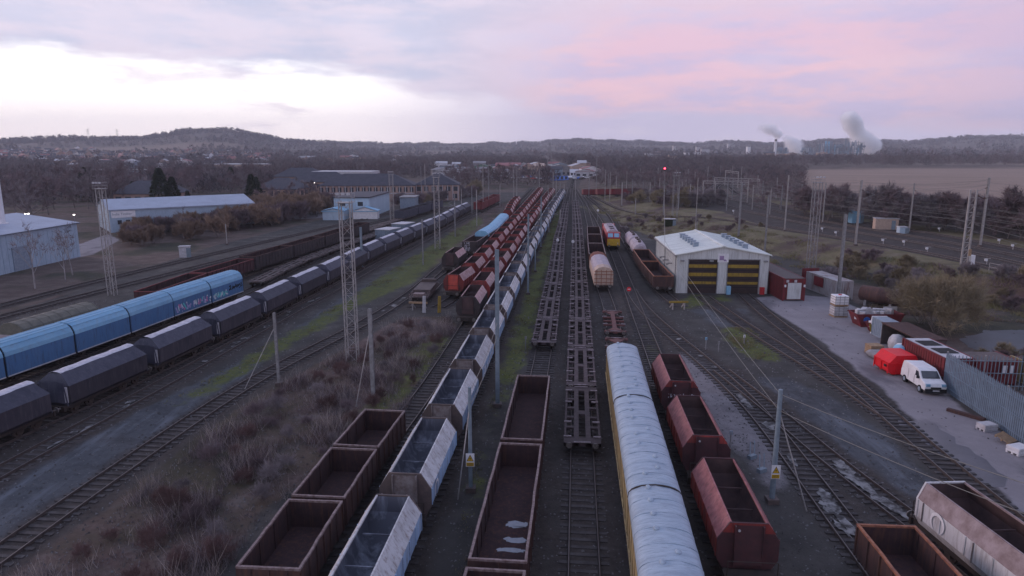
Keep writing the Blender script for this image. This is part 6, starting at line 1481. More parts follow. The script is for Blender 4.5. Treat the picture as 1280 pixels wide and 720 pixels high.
for j, pr in enumerate(cp):
    if j not in used:
        for c in list(pr.children): bpy.data.objects.remove(c)
        bpy.data.objects.remove(pr)
# lit lamps near the warehouses
for k, (px, py) in enumerate(((31.5,267.5),(35.5,267.2),(92.5,268.5),(277,246.5),(281,246.5),(393,228.5),(97,308))):
    x, y, z = atY(px, py, (150,150,160,215,215,290,134)[k]); root = empty('lamp_post', (x,y,0)); tag(root, ['lit twin lamp above the left warehouse roof, left','lit twin lamp above the left warehouse roof, right','lit white lamp between the two warehouses','lit lamp behind the long warehouse, left one','lit lamp behind the long warehouse, right one','lit lamp among the trees by the offices','low lit wall lamp at the corner of the left warehouse'][k], 'lamp')
    b = MB(); b.tube((0,0,0),(0,0,z),.07,n=6); b.build('post', M['mast'], root); b = MB(); b.bx(-.13,.13,-.12,.12,z-.06,z+.08); b.build('lamp_head', M['lamp_w'], root)
# pylons
def pylon(px, yb, yt, label, Y):
    x, y, z = atY(px, yb, Y); z = hz(x, Y); h = atY(px, yt, Y)[2]-z; root = empty('pylon', (x,Y,z)); tag(root, label, 'pylon'); b = MB(); w0, w1 = h*.11, h*.02
    n = 8
    for k in range(n):
        za, zb = h*k/n, h*(k+1)/n; wa, wb = w0+(w1-w0)*k/n, w0+(w1-w0)*(k+1)/n
        for sx, sy in ((1,1),(1,-1),(-1,-1),(-1,1)): b.tube((sx*wa,sy*wa,za),(sx*wb,sy*wb,zb),.14,n=4); b.tube((sx*wa,sy*wa,za),(-sy*wb if sx*sy < 0 else sy*wb*-1,sx*wb,zb),.08,n=3)
    b.build('tower', M['mast'], root)
    for f in (.68,.82,.95): a = MB(); l = h*.14*(1.1 if f == .82 else .85); a.tube((-l,0,h*f),(l,0,h*f),.12,n=4); a.tube((-l,0,h*f),(0,0,h*f+1.6),.09,n=3); a.tube((l,0,h*f),(0,0,h*f+1.6),.09,n=3); a.build('crossarm', M['mast'], root)
pylon(687,216,179,'steel lattice pylon above the distant retail row', 640); pylon(420,212,178,'faint lattice pylon above the offices', 700); pylon(113,192,161,'tiny mast on the left hill skyline, left one', 1900); pylon(149,190,161,'tiny mast on the left hill skyline, right one', 1900)

# ------------------------------------------------------------------ hillside houses
hw_ = []
def make_house(wm, rm):
    root = empty('house'); b = MB(); b.bx(-5,5,-3.5,3.5,-2,5.2); [b.add([(s*5,-3.5,5.2),(s*5,3.5,5.2),(s*5,0,8)],[(0,1,2) if s > 0 else (2,1,0)]) for s in (-1,1)]; b.build('wall', M[wm], root)
    r = MB(); r.add([(-5.3,-3.9,5.1),(5.3,-3.9,5.1),(5.3,3.9,5.1),(-5.3,3.9,5.1),(-5.3,0,8.2),(5.3,0,8.2)],[(0,1,5,4),(2,3,4,5)]); rr_ = r.build('roof', M[rm], root); c = MB(); c.bx(2.8,3.6,-.3,.6,7.4,9.3); c.build('chimney', M['brick'], rr_)
    for x in (-3,0,3):
        for z in (1,3.5): w = MB(); w.bx(x-.6,x+.6,-3.54,-3.502,z,z+1.1); w.build('window', M['glass'], root)
    return root
hp = [make_house('white','slate'), make_house('brick','slate'), make_house('cream','redtop'), make_house('offwhite','slate')]
r_ = random.Random(21); hu = set(); spots = []
def in_band(px):
    return 190 if px < 130 else 198
tries = 0
while len(spots) < 210 and tries < 6000:
    tries += 1
    if r_.random() < .7: px, py = r_.uniform(-10,125), r_.uniform(180,203)
    else: px, py = r_.uniform(125,330), r_.uniform(193,207)
    x, y, z = G(px, py)
    if y < 950 or y > 3000: continue
    if all(abs(px-a)+abs(py-b)*1.5 > 3.0 for a, b, *_ in spots): spots.append((px, py, x, y, z))
for i, (px, py, x, y, z) in enumerate(spots):
    j = r_.choice((0,1,1,2,3,3)); o = hp[j] if j not in hu else copy_tree(hp[j]); hu.add(j); s = 1+.15*r_.random(); o.location = (x,y,z); o.scale = (s,s,s); o.rotation_euler = (0,0,r_.uniform(-.9,.9))
    tag(o, 'small house on the left hillside estate' if px < 125 else 'small house among trees at the foot of the hill', 'house', 'houses on the hillside' if px < 125 else 'houses at the foot of the hill')

# ------------------------------------------------------------------ chemical works and steam
x0, y0, z0 = atY(969, 188, 1500); z0 = hz(x0, 1500); root = empty('works_chimney', (x0,1500,z0)); tag(root, 'white works chimney with dark top on the right skyline', 'chimney')
zt = atY(969,174,1500)[2]; b = MB(); b.tube((0,0,0),(0,0,zt-z0-4),3.0,2.6,n=14); b.build('stack', M['white'], root); b = MB(); b.tube((0,0,zt-z0-4),(0,0,zt-z0),2.7,n=14); b.build('dark_top', M['dark_end'], root)
def plant(px0, px1, yt, Y, label, seed):
    r = random.Random(seed); xa = atY(px0, 190, Y)[0]; xb = atY(px1, 190, Y)[0]; cx = (xa+xb)/2; z = hz(cx, Y); H_ = atY(px0, yt, Y)[2]-z; root = empty('process_plant', (cx,Y,z)); tag(root, label, 'industrial plant'); w = xb-xa
    fr = MB(); n = max(4, int(w/6))
    for i in range(n+1):
        x = -w/2+w*i/n; h = H_*r.uniform(.65,1.0)
        for yy in (-6,6): fr.tube((x,yy,0),(x,yy,h),.5,n=4)
    for k in range(1,8): zz = H_*k/9; fr.bx(-w/2,w/2,-6.3,-5.9,zz-.4,zz+.4); fr.bx(-w/2,w/2,5.9,6.3,zz-.4,zz+.4)
    fr.build('frame', M['mast_b'], root)
    for i in range(n): 
        v = MB(); x = -w/2+w*(i+.5)/n; h = H_*r.uniform(.4,1.08); rad = r.uniform(1.2,2.6); v.tube((x,r.uniform(-3,3),0),(x,0,h),rad,n=10); v.build('column', M[r.choice(('offwhite','galv','lblue','mast_b','white'))], root)
    bx_ = MB(); [bx_.obx(r.uniform(-w/2,w/2),r.uniform(-4,8),r.uniform(0,H_*.6),r.uniform(4,9),6,r.uniform(3,8),0) for _ in range(int(n*1.5))]; bx_.build('deck_units', M['galv'], root)
plant(1004,1018,182,1500,'low left part of the steaming process plant',1); plant(1022,1052,177,1500,'middle part of the steaming process plant with many columns',2); plant(1054,1078,173,1500,'tallest right part of the steaming process plant',3); plant(972,984,184,1500,'small tanks beside the works chimney',4)
def steam_mat(dens):
    m = bpy.data.materials.new('steam'); m.use_nodes = True; nt = m.node_tree; N = nt.nodes; L = nt.links
    for q in list(N):
        if q.type == 'BSDF_PRINCIPLED': N.remove(q)
    pv_ = N.new('ShaderNodeVolumePrincipled'); pv_.inputs['Color'].default_value = (1,1,1,1); L.new(pv_.outputs[0], N['Material Output'].inputs['Volume'])
    tc = N.new('ShaderNodeTexCoord'); ln = N.new('ShaderNodeVectorMath'); ln.operation = 'LENGTH'; L.new(tc.outputs['Object'], ln.inputs[0])
    fo = N.new('ShaderNodeMapRange'); fo.interpolation_type = 'SMOOTHSTEP'; L.new(ln.outputs['Value'], fo.inputs[0]); fo.inputs[1].default_value = .95; fo.inputs[2].default_value = .25
    geo = N.new('ShaderNodeNewGeometry'); ns = N.new('ShaderNodeTexNoise'); L.new(geo.outputs['Position'], ns.inputs['Vector']); ns.inputs['Scale'].default_value = .035; ns.inputs['Detail'].default_value = 3
    mr = N.new('ShaderNodeMapRange'); L.new(ns.outputs['Fac'], mr.inputs[0]); mr.inputs[1].default_value = .32; mr.inputs[2].default_value = .6; mr.inputs[4].default_value = dens
    mu = N.new('ShaderNodeMath'); mu.operation = 'MULTIPLY'; L.new(mr.outputs[0], mu.inputs[0]); L.new(fo.outputs[0], mu.inputs[1]); L.new(mu.outputs[0], pv_.inputs['Density']); m.cycles.volume_step_rate = 4
    return m
def steam(path, label, dens):
    m = steam_mat(dens); root = empty('steam_plume', atY(path[0][0], path[0][1], 1560)); tag(root, kind='stuff'); root['label'] = label; o0 = None
    for (px, py, rad) in path:
        if o0 is None:
            b = MB(); b.loft([[(sin(pi*k/10)*cos(a), sin(pi*k/10)*sin(a), -cos(pi*k/10)) for a in np.linspace(0,2*pi,17)[:-1]] for k in range(1,10)]); o = o0 = b.build('puff', m, root)
        else: o = o0.copy(); link(o); o.parent = root
        p = atY(px, py, 1560); o.location = tuple(np.array(p)-np.array(root.location)); o.scale = (rad, rad*.8, rad*.85)
steam([(1087,188,16),(1084,183,34),(1090,182,26),(1078,177,34),(1073,170,26),(1069,163,24),(1066,156,28),(1062,149,26),(1070,151,18)], 'white steam plume rising from the right of the plant', .5)
steam([(999,189,15),(996,185,26),(990,180,22),(985,175,17),(972,168,15),(963,162,20),(954,160,16)], 'white steam plume drifting left of the plant', .3)

# ------------------------------------------------------------------ vegetation
def unit(v): return v/np.linalg.norm(v)
def tree_geo(rng, h, spread=.5, n1=6, n2=4, n3=3, tw=12, tl=.13, twid=.008, up=.55, trunk_r=.018, clear=.25, multi=1):
    TV = []; TF = []; CV = []; CF = []
    def seg(a, b, ra, rb, n=4):
        d = unit(b-a); u = unit(np.cross(d, (0.3,.1,1.) if abs(d[2]) < .95 else (1.,0,0))); w = np.cross(d, u); i0 = len(TV)
        for c, r in ((a, ra), (b, rb)):
            for k in range(n): an = 2*pi*k/n; TV.append(c+r*(cos(an)*u+sin(an)*w))
        for k in range(n): TF.append((i0+k, i0+(k+1) % n, i0+n+(k+1) % n, i0+n+k))
    def rdir(base, sp, upw):
        v = unit(base+rng.normal(0, sp, 3)); v[2] += upw*.3; return unit(v)
    for mlt in range(multi):
        p = np.array([rng.normal(0,.03*h)*(multi > 1), rng.normal(0,.03*h)*(multi > 1), 0.]); lean = unit(np.array([rng.normal(0,.06+.25*(multi > 1)), rng.normal(0,.06+.25*(multi > 1)), 1.]))
        topp = p+lean*h*.72; seg(p, p+lean*h*.3, trunk_r*h, trunk_r*h*.75, 6); seg(p+lean*h*.3, topp, trunk_r*h*.75, trunk_r*h*.2, 5)
        for i in range(n1):
            f = clear+(1-clear)*(i+rng.random()*.6)/n1; a = p+lean*h*.72*f; an = i*2.4+rng.random(); d = unit(np.array([cos(an)*spread*1.6, sin(an)*spread*1.6, up+f*.6]))
            L = h*.42*(1.15-.55*f); b = a+d*L; seg(a, b, trunk_r*h*.42, trunk_r*h*.15, 4)
            for j in range(n2):
                g = .35+.65*(j+rng.random())/n2; a2 = a+d*L*g; d2 = rdir(d, .55, up); L2 = L*.55; b2 = a2+d2*L2; seg(a2, b2, trunk_r*h*.16, trunk_r*h*.06, 3)
                for k in range(n3):
                    g2 = .3+.7*(k+rng.random())/n3; a3 = a2+d2*L2*g2; d3 = rdir(d2, .6, up)
                    for q in range(tw):
                        s = a3+d3*rng.random()*tl*h*.6+rng.normal(0,.012*h,3); e = s+unit(d3+rng.normal(0,.6,3)+(0,0,.25))*tl*h*rng.uniform(.6,1.3)
                        w_ = rng.normal(0,1,3); w_ = unit(np.cross(e-s, w_))*twid*h*rng.uniform(.5,1.2)
                        i0 = len(CV); CV.extend([s-w_, s+w_, e]); CF.append((i0, i0+1, i0+2))
    return np.array(TV), TF, np.array(CV), CF
def tree_proto(seed, h, crown_m, bark='bark', name='bare_tree', **k):
    rng = np.random.default_rng(seed); TV, TF, CV, CF = tree_geo(rng, h, **k); root = empty(name)
    a = link(bpy.data.objects.new('trunk', np_mesh('trunk', TV, TF, M[bark]))); a.parent = root
    b = link(bpy.data.objects.new('crown', np_mesh('crown', CV, CF, M[crown_m]))); b.parent = root
    return root
protos = [tree_proto(s, 10, c, spread=sp, tw=10) for s, c, sp in ((1,'twig',.5),(2,'twig',.6),(3,'twig_g',.45),(4,'twig',.55),(5,'twig_g',.5),(6,'twig',.55))]
pused = set()
def zone(x, y, label, group):
    if not group or 'scrub' in group: return label
    px = 640+860*x/(y*.98+4); k = int(np.clip((px+20)//70, 0, 18))
    names = ['at the far left edge','right of the left warehouse','around the left lattice tower','by the left half of the long warehouse','by the right half of the long warehouse','left of the light blue depot','around the light blue depot','right of the light blue depot','left of the grey hoppers far end','above the silver hopper row','around the distant pylon','beyond the locomotive','above the left of the shed','above the right of the shed','behind the dark red container','beside the relay hut','beside the cream hut','beside the twin post mast','at the far right edge']
    return label+', '+names[k]
def put_tree(i, x, y, s, label, group=None, cat='tree', P_=None, zoff=0):
    P_ = P_ if P_ is not None else protos; pr = P_[i % len(P_)]; key = id(pr)
    if key not in pused: o = pr; pused.add(key)
    else: o = copy_tree(pr)
    o.location = (x, y, hz(x,y)-.1+zoff); o.scale = (s*random.uniform(.9,1.15), s*random.uniform(.9,1.15), s); o.rotation_euler = (0,0,random.uniform(0,6.28)); tag(o, zone(x, y, label, group), cat, (group+' '+zone(x, y, '', group)[2:]).strip() if group else None); return o
def pip(px, py, poly):
    c = False; n = len(poly)
    for i in range(n):
        x1, y1 = poly[i]; x2, y2 = poly[(i+1) % n]
        if (y1 > py) != (y2 > py) and px < (x2-x1)*(py-y1)/(y2-y1)+x1: c = not c
    return c
r_ = random.Random(33)
def scatter(poly, n, dmin):
    """even scatter in WORLD area of a picture-space ground polygon"""
    W_ = [G(a, b)[:2] for a, b in poly]; xs = [w[0] for w in W_]; ys = [w[1] for w in W_]; out = []; t_ = 0
    while len(out) < n and t_ < n*40:
        t_ += 1; x, y = r_.uniform(min(xs),max(xs)), r_.uniform(min(ys),max(ys))
        if pip(x, y, W_) and all((x-a)**2+(y-b)**2 > dmin*dmin for a, b in out): out.append((x, y))
    return out
TREES = [
 ([(-20,300),(100,268),(140,262),(150,250),(60,248),(-20,262)], 26, 5, (.85,1.25), 'bare tree behind the left warehouse', 'trees behind the left warehouse'),
 ([(120,262),(215,250),(320,248),(330,236),(200,236),(60,242)], 44, 5, (.85,1.3), 'bare tree behind the long warehouse', 'trees behind the long warehouse'),
 ([(560,243),(600,236),(680,230),(700,226),(560,228)], 34, 5, (.7,1.1), 'bare tree in the belt before the retail row', 'trees before the retail row'),
 ([(750,240),(880,246),(885,234),(860,228),(745,228)], 60, 4, (.45,.8), 'bare purple tree right of the yard throat', 'trees right of the yard throat'),
 ([(920,262),(1010,268),(1000,236),(935,236)], 30, 4, (.4,.7), 'bare brown tree beyond the main line bend', 'trees beyond the main line bend'),
 ([(330,262),(400,256),(395,246),(320,248)], 14, 4, (.6,.95), 'bare tree around the depot car park', 'trees around the car park'),
]
ti = 0
for poly, n, dm, (a, b_), lb, gp in TREES:
    for (x, y) in scatter(poly, n, dm): put_tree(ti, x, y, r_.uniform(a, b_), lb, gp); ti += 1
hedge = [tree_proto(80+q, 8, c, spread=.8, n1=10, n2=6, n3=4, tw=14, tl=.14, twid=.0058, up=.9, clear=.08, multi=2, trunk_r=.011) for q, c in ((0,'twig'),(1,'twig'),(2,'twig_g'))]
# hedge trees before the field, placed one by one
for k, (px, py, s, lb) in enumerate(((1008,272,.95,'dark bare tree at the left end of the field'),(1034,276,1.1,'dark bare tree left of the pale blue relay hut'),(1103,284,1.15,'rounded dark bare tree behind the cream lineside hut'),(1117,285,1.05,'rounded dark bare tree right of the cream lineside hut'),(1130,284,.9,'bushy bare tree behind the small blue cabinet'),(1163,287,.95,'bare tree left of the thin twiggy one before the field'),(1178,288,1.0,'bare tree before the middle of the field'),(1197,290,.95,'bare tree behind the twin post mast'),(1050,277,.9,'small dark bare tree behind the relay hut'),(1275,300,1.2,'large dark bare tree at the right edge of the field'),(1300,305,1.3,'bare tree beyond the right edge'),(1212,294,.7,'short bare tree right of the twin post mast'),(1258,298,.8,'short bare tree left of the large dark tree'))):
    x, y, z = G(px, py); put_tree(k, x, y, s, lb, None, 'tree', hedge)
for i, (x, y) in enumerate(scatter([(1000,268),(1060,276),(1150,284),(1285,300),(1285,285),(1150,272),(1040,262),(1005,258)], 46, 3.5)): put_tree(i, x, y, r_.uniform(.45,.85), 'bare hedge tree before the field', 'hedge trees before the field', 'tree', hedge)
# rust coloured bushes before the long warehouse
bush = [tree_proto(20+s, 5, c, name='bush', spread=.75, n1=7, n2=4, n3=3, tw=16, tl=.20, twid=.009, up=1.0, clear=.05, multi=3, trunk_r=.009) for s, c in ((0,'twig_r'),(1,'twig_r'),(2,'twig_r'),(3,'twig'))]
for i, (x, y) in enumerate(scatter([(150,312),(240,304),(320,287),(400,272),(415,262),(330,266),(250,276),(160,290)], 95, 2.4)): put_tree(i, x, y, r_.uniform(.85,1.1)*(.62+.55*min(1, max(0, (640+860*x/(y*.98+4)-150)/220))), 'rust coloured bush before the warehouse', 'rust coloured bushes', 'bush', bush)
bush2 = [tree_proto(30+s, 4, c, name='bush', spread=.8, n1=6, n2=4, n3=3, tw=14, tl=.22, twid=.011, up=.8, clear=.05, multi=3, trunk_r=.009) for s, c in ((0,'twig'),(1,'twig_g'),(2,'twig_o'))]
for i, (x, y) in enumerate(scatter([(770,254),(860,262),(905,262),(900,250),(800,246)], 40, 3)): put_tree(i, x, y, r_.uniform(.7,1.2), 'leafless bush along the right hand siding', 'bushes along the right siding', 'bush', bush2)
for i, (x, y) in enumerate(scatter([(495,262),(560,252),(610,243),(600,238),(500,250)], 30, 3)): put_tree(i, x, y, r_.uniform(.8,1.3), 'leafless bush between the offices and the yard', 'bushes between offices and yard', 'bush', bush2)
for i, (x, y) in enumerate(scatter([(1030,355),(1080,352),(1130,368),(1190,372),(1285,378),(1285,355),(1180,338),(1060,318)], 46, 2.6)): put_tree(i, x, y, r_.uniform(.35,.7), 'low bramble bush on the right bank', 'bramble bushes on the right bank', 'bush', bush2)
for i, (x, y) in enumerate(scatter([(1225,455),(1290,470),(1290,448),(1240,447)], 6, 2)): put_tree(i+2, x, y, r_.uniform(.3,.45), 'low bush beyond the thin fence', 'low bushes beyond the fence', 'bush', bush2)
for i, (x, y) in enumerate(scatter([(770,290),(820,300),(830,280),(900,290),(960,300),(955,282),(860,272),(780,272)], 26, 3)): put_tree(i, x, y, r_.uniform(.2,.4), 'small bush on the grass bank', 'small bushes on the grass bank', 'bush', [bush2[1]] if 0 else bush2)
bigb = tree_proto(50, 8, 'twig_o', name='bush', spread=.75, n1=9, n2=6, n3=4, tw=9, tl=.16, twid=.0034, up=.9, clear=.05, multi=5, trunk_r=.007)
for k, (px, py, s) in enumerate(((1172,418,.85),(1194,412,.72),(1150,404,.65))):
    x, y, z = G(px, py); put_tree(0, x, y, s, ['large olive brown leafless bush behind the red container','right hand part of the big leafless bush clump','left hand smaller bush beside the brown tank'][k], None, 'bush', [bigb])
# birches
bir = tree_proto(60, 9, 'twig_g', bark='birch', name='birch_tree', spread=.35, n1=7, n2=3, n3=2, tw=8, tl=.10, twid=.004, up=.8, clear=.3, trunk_r=.013)
for k, (px, py, s) in enumerate(((44,361,1.0),(82,352,.85),(91,344,.9),(230,298,.75))):
    x, y, z = G(px, py); put_tree(0, x, y, s, ['white birch leaning before the left warehouse, nearest the tracks','white birch before the left warehouse, middle one','white birch before the left warehouse, right one','thin birch in front of the rust coloured bushes'][k], None, 'tree', [bir])
# evergreens
def ever_proto(seed, h):
    rng = np.random.default_rng(seed); root = empty('evergreen_tree'); V_ = []; F_ = []
    for _ in range(1500):
        t = rng.random()**.8; z = h*(.08+.92*t); rad = h*.26*(1-t)**.75*(.6+.5*rng.random()); a = rng.random()*2*pi; c = np.array([rad*cos(a), rad*sin(a), z]); d = unit(np.array([cos(a), sin(a), -.25])+rng.normal(0,.4,3))*h*.07; w = unit(np.cross(d, rng.normal(0,1,3)))*h*.022; i = len(V_); V_ += [c-w, c+w, c+d]; F_.append((i,i+1,i+2))
    b = link(bpy.data.objects.new('crown', np_mesh('crown', V_, F_, M['ever']))); b.parent = root; t_ = MB(); t_.tube((0,0,0),(0,0,h*.8),h*.02,h*.006,n=6); t_.build('trunk', M['bark'], root); return root
ev = [ever_proto(70, 9), ever_proto(71, 9)]
for k, (px, py, s) in enumerate(((203,262,1.5),(218,262,1.2),(108,250,1.4),(120,250,1.0),(168,254,.9),(236,262,.7),(392,238,.9),(316,255,1.2),(322,256,1.1),(290,236,1.2))):
    x, y, z = G(px, py); put_tree(k, x, y, s, ['tall dark evergreen above the long warehouse','shorter evergreen right of the tall one','broad evergreen above the left warehouse','evergreen beside the broad one','small evergreen behind the dark roofed building','low evergreen behind the long warehouse','evergreen before the flat white roofed hall','left evergreen beside the nearest office','right evergreen beside the nearest office','evergreen in the wood right of the tall one'][k], None, 'evergreen', ev)

# far woodland: one mass of low bare trees, and scrub, grass, brambles
def wood_mass(name, pts, hts, wid, nt, mats, label, seed):
    rng = np.random.default_rng(seed); n = len(pts); pts = np.array(pts); hts = np.array(hts)
    N_ = n*nt; c = np.repeat(pts, nt, 0); h = np.repeat(hts, nt)
    a = rng.random(N_)*2*pi; t = rng.random(N_); rad = h*.45*np.sqrt(rng.random(N_))*np.sin(np.clip(t*.8+.22,0,1)*pi)**.6
    s = c+np.stack([rad*np.cos(a), rad*np.sin(a), h*(.05+.80*t)], 1)
    d = np.stack([np.cos(a)*rng.random(N_)*.9+rng.normal(0,.3,N_), np.sin(a)*rng.random(N_)*.9+rng.normal(0,.3,N_), rng.uniform(.3,1.1,N_)], 1); e = s+d*(h*.24)[:,None]
    w = np.cross(d, rng.normal(0,1,(N_,3))); w /= np.linalg.norm(w, axis=1)[:,None]; w *= (h*wid)[:,None]
    V_ = np.stack([s-w, s+w, e], 1).reshape(-1,3); F_ = np.arange(N_*3).reshape(-1,3); mi = np.repeat(rng.integers(0, len(mats), n), nt)
    o = link(bpy.data.objects.new(name, np_mesh(name, V_, F_, [M[m] for m in mats], mi))); tag(o, kind='stuff'); o['label'] = label; return o
rng = np.random.default_rng(5)
def mass_pts(poly, n, zf=True):
    W_ = [G(a, b)[:2] for a, b in poly]; xs = [w[0] for w in W_]; ys = [w[1] for w in W_]; out = []
    while len(out) < n:
        x, y = rng.uniform(min(xs),max(xs)), rng.uniform(min(ys),max(ys))
        if pip(x, y, W_): out.append((x, y))
    A = np.array(out); return np.column_stack([A, height(A[:,0], A[:,1])])
mp = []
for poly, n in (([(-60,262),(150,252),(330,240),(420,232),(545,222),(545,214),(300,216),(-60,225)], 1500),([(-60,225),(300,216),(540,214),(545,205),(300,207),(-60,210)], 1500),
                ([(560,234),(700,232),(712,222),(705,216),(560,226)], 260),([(540,214),(735,212),(740,205),(545,205)], 900),([(540,205),(740,205),(740,199),(545,199)], 1100),([(-60,210),(300,207),(545,205),(545,200),(300,201),(-60,204)], 1500),([(722,232),(1000,236),(1010,213),(960,208),(735,208),(722,216)], 1500),
                ([(735,208),(960,208),(1300,207),(1500,206),(1500,199),(1000,199),(740,201)], 1800)):
    mp.append(mass_pts(poly, n))
mp = np.concatenate(mp)
keep = ~((np.abs(mp[:,0]-np.interp(mp[:,1],[330,420,520,620],[28,38,45,50])) < 9) | ((mp[:,1] > 395) & (mp[:,1] < 500) & (mp[:,0] > -55) & (mp[:,0] < 62)))
bxs = [(-215,560,24),(-275,480,40)]
for bx_, by_, br_ in bxs: keep &= ~((np.abs(mp[:,0]-bx_) < br_) & (mp[:,1] > by_-30) & (mp[:,1] < by_+12))
for (a, b_, c) in BLD: keep &= ~((np.abs(mp[:,0]/mp[:,1]-a/b_)*b_ < c*.5+2) & (mp[:,1] > b_-(.11*b_ if b_ > 400 else 14)) & (mp[:,1] < b_+c*.5+3))
mp = mp[keep]; wood_mass('far_wood', mp, rng.uniform(6,11,len(mp))*np.where((mp[:,0] > 30) & (mp[:,1] < 620), .62, 1.0), .020, 60, ['twig','twig_g','farwood','twig'], 'purple brown leafless woodland filling the middle distance', 6)
hp_ = []
for _ in range(16000):
    a = rng.uniform(-.80, .80); u_ = rng.random()
    px = 640+FPX*tan(a)*1.0; R = 2600+900*float(sm(330,480,px))
    r = R*(rng.uniform(.26,.99)**.8 if u_ < .62 else rng.uniform(.90,1.01)); x, y = r*sin(a), r*cos(a)
    pxx = 640+FPX*x/y; fieldy = (sin(x*.0041+2.1)*sin(y*.0063+.5) > .5)
    if fieldy and r < R*.88: continue
    if 955 < pxx < 1090 and 1150 < y < 1540: continue
    if 500 < y < 1300 and 985 < pxx and r < 640: continue
    hp_.append((x, y, 0))
hp_ = np.array(hp_); hp_[:,2] = height(hp_[:,0], hp_[:,1])-1; kp = np.ones(len(hp_), bool)
for (_a, _b, x, y, z) in spots: kp &= ~((np.abs(hp_[:,0]/hp_[:,1]-x/y)*y < 9) & (hp_[:,1] > y-70) & (hp_[:,1] < y+6))
hp_ = hp_[kp]
rr2 = np.hypot(hp_[:,0], hp_[:,1]); wood_mass('hill_wood', hp_, rng.uniform(4,12,len(hp_))*(1+.35*(rr2/3000))*(1+.35*np.sin(hp_[:,0]*.013)*np.sin(hp_[:,0]*.031+1)), .10, 26, ['farwood','twig','farwood'], 'dark leafless woods covering the far hills', 8)
M['twig_m'] = vmat('reddish bramble', (.150,.092,.088), (.11,.072,.070))
brush = [tree_proto(90+q, 2.2, c, name='bush', spread=.9, n1=6, n2=4, n3=3, tw=6, tl=.34, twid=.0055, up=1.1, clear=.03, multi=4, trunk_r=.006) for q, c in ((0,'twig_m'),(1,'twig_g'),(2,'twig'),(3,'twig_m'))]
for i, (x, y) in enumerate(scatter([(60,740),(150,655),(285,545),(355,492),(440,450),(500,410),(560,402),(545,440),(500,500),(460,520),(330,640),(230,760)], 62, 1.5)): put_tree(i, x, y, r_.uniform(.28,.62), ('reddish','grey','purple brown','dark red')[i % 4]+' bramble bush in the scrub left of the silver hoppers, '+('near the bottom edge','in the lower part','in the middle part','near the lattice tower')[min(3, int((y-22)/14)) if y > 22 else 0], 'bramble bushes in the scrub', 'bush', brush)
# scrub in the yard: thin stems and brambles
def stems(name, polys_, n, h0, h1, wid, mats, label, seed, clump=.0, lean=.45):
    rng = np.random.default_rng(seed); A = []
    for poly, frac in polys_: A.append(mass_pts(poly, int(n*frac)))
    c = np.concatenate(A); N_ = len(c)
    f = np.sin(c[:,0]*.9+1.3*np.sin(c[:,1]*.33))*np.cos(c[:,1]*.55+.8*np.sin(c[:,0]*.5)); k = rng.random(N_) < (.12+.88*np.clip(f*1.6+.3,0,1)); c = c[k]; f = f[k]; N_ = len(c)
    h = rng.uniform(h0,h1,N_)*(.35+1.1*np.clip(f+.25,0,1)); nt = 3; c = np.repeat(c, nt, 0)+rng.normal(0,.10,(N_*nt,3))*(1,1,0); h = np.repeat(h, nt)*rng.uniform(.6,1.1,N_*nt)
    d = rng.normal(0,lean,(N_*nt,3)); d[:,2] = 1; e = c+d*h[:,None]; w = np.cross(d, rng.normal(0,1,(N_*nt,3))); w /= np.linalg.norm(w,axis=1)[:,None]; w *= wid
    V_ = np.stack([c-w, c+w, e], 1).reshape(-1,3); F_ = np.arange(len(c)*3).reshape(-1,3)
    pm_ = (np.sin(c[:,0]*.31+2)*np.sin(c[:,1]*.27+.4)+rng.normal(0,.35,len(c))); mi = np.clip(((pm_+.9)/1.8*len(mats)).astype(int), 0, len(mats)-1)
    o = link(bpy.data.objects.new(name, np_mesh(name, V_, F_, [M[m] for m in mats], mi))); tag(o, kind='stuff'); o['label'] = label
stems('bramble_scrub', [([(-40,790),(120,660),(285,530),(355,482),(440,440),(500,402),(560,398),(572,412),(545,445),(505,520),(470,530),(330,650),(230,780)],.9),([(545,300),(600,262),(640,250),(600,290),(560,335)],.1)], 22000, .15, .95, .012, ['twig_g','twig','twig_m','twig_g'], 'purple brown brambles and dead stems between the tracks', 41)
M['stem'] = vmat('pale dead stem', (.34,.29,.26), (.24,.20,.18))
stems('dead_stems', [([(-40,790),(120,660),(285,530),(355,482),(440,440),(500,402),(560,398),(572,412),(545,445),(505,520),(470,530),(330,650),(230,780)],1)], 3600, .5, 1.6, .014, ['stem','twig_g','stem'], 'pale dead stems standing in the brambles between the tracks', 45, lean=.35)
M['grass'] = vmat('winter grass', (.15,.15,.065), (.20,.17,.10)); M['grass_d'] = vmat('dry grass', (.16,.135,.095), (.11,.09,.065))
stems('bank_grass', [([(735,258),(830,266),(905,282),(1000,298),(1060,315),(1060,345),(960,330),(830,306),(780,284)],.6),([(1060,345),(1130,375),(1290,398),(1290,352),(1180,332),(1060,315)],.25),([(1060,385),(1140,395),(1290,405),(1290,398),(1130,375)],.15)], 30000, .15,.55, .03, ['grass','grass','twig','grass_d'], 'rough grass and weeds on the bank', 42, lean=.5)
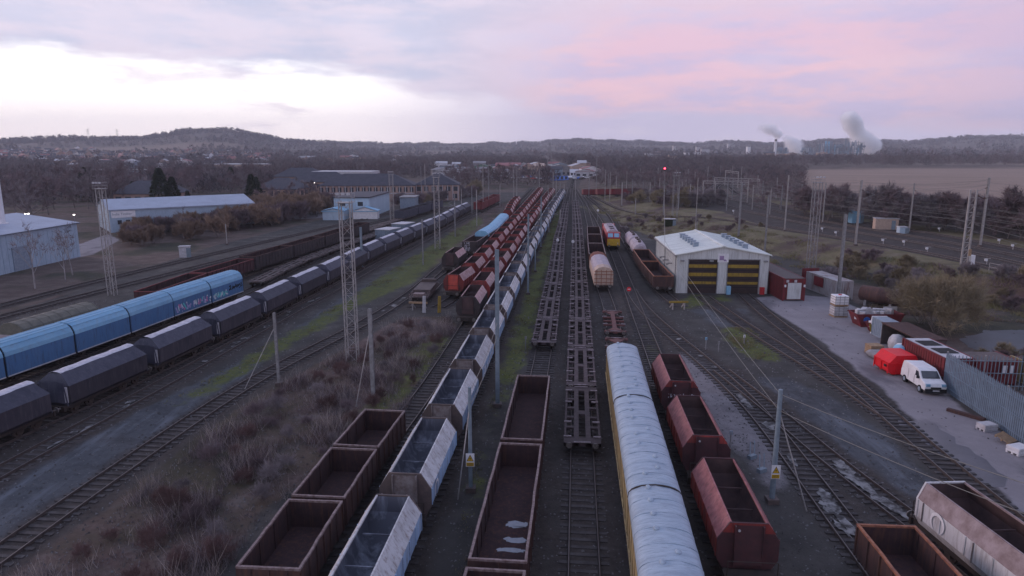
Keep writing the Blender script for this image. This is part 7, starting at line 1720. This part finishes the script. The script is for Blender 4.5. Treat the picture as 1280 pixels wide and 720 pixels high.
stems('verge_grass', [([(560,720),(596,560),(632,430),(668,330),(690,270),(700,270),(696,310),(680,350),(668,425),(650,470),(625,500),(600,580),(590,720)],.5),([(200,508),(330,432),(425,378),(560,292),(600,268),(560,310),(440,384),(330,450)],.35),([(895,408),(935,410),(975,440),(940,452)],.15)], 16000, .05,.2, .02, ['grass','grass','grass_d'], 'short moss and grass on the track verges', 43, lean=.6)

def stones(n, seed):
    rng = np.random.default_rng(seed); y = 20+70*rng.random(n)**1.5; x = rng.uniform(-.80,.80,n)*(y+4); k = (x > -60) & ~((x > 27.5+.02*(y-30)) & (rng.random(n) < .93)); x, y = x[k], y[k]; n = len(x); z = height(x, y); sz = rng.uniform(.025,.065,n)*(1+y/80)
    base = np.array([(1,0,0),(-.5,.87,0),(-.5,-.87,0),(.1,.1,.9)]); V_ = (base[None]+rng.normal(0,.25,(n,4,3)))*sz[:,None,None]+np.stack([x,y,z],1)[:,None]; i = np.arange(n)[:,None,None]*4; F_ = (i+np.array([(0,1,3),(1,2,3),(2,0,3)])[None]).reshape(-1,3)
    o = link(bpy.data.objects.new('loose_stones', np_mesh('loose_stones', V_.reshape(-1,3), F_, [M['stone'], M['stone_d']], np.repeat(rng.integers(0,2,n),3)))); tag(o, kind='stuff'); o['label'] = 'loose ballast stones and litter scattered over the yard'
M['stone'] = mat('pale ballast stone', (.17,.165,.17), (.09,.085,.085), 3, .9); M['stone_d'] = mat('dark ballast stone', (.075,.07,.07), (.05,.045,.045), 3, .9)
stones(26000, 77)
# ------------------------------------------------------------------ haze
hb = MB(); hb.bx(-4200,4200,-150,5000,-6,230); hm = bpy.data.materials.new('haze'); hm.use_nodes = True; nt = hm.node_tree
for q in list(nt.nodes):
    if q.type == 'BSDF_PRINCIPLED': nt.nodes.remove(q)
pv_ = nt.nodes.new('ShaderNodeVolumePrincipled'); pv_.inputs['Color'].default_value = (.86,.91,1,1); pv_.inputs['Density'].default_value = .00014
nt.links.new(pv_.outputs[0], nt.nodes['Material Output'].inputs['Volume']); o = hb.build('haze', hm, None); tag(o, kind='stuff')
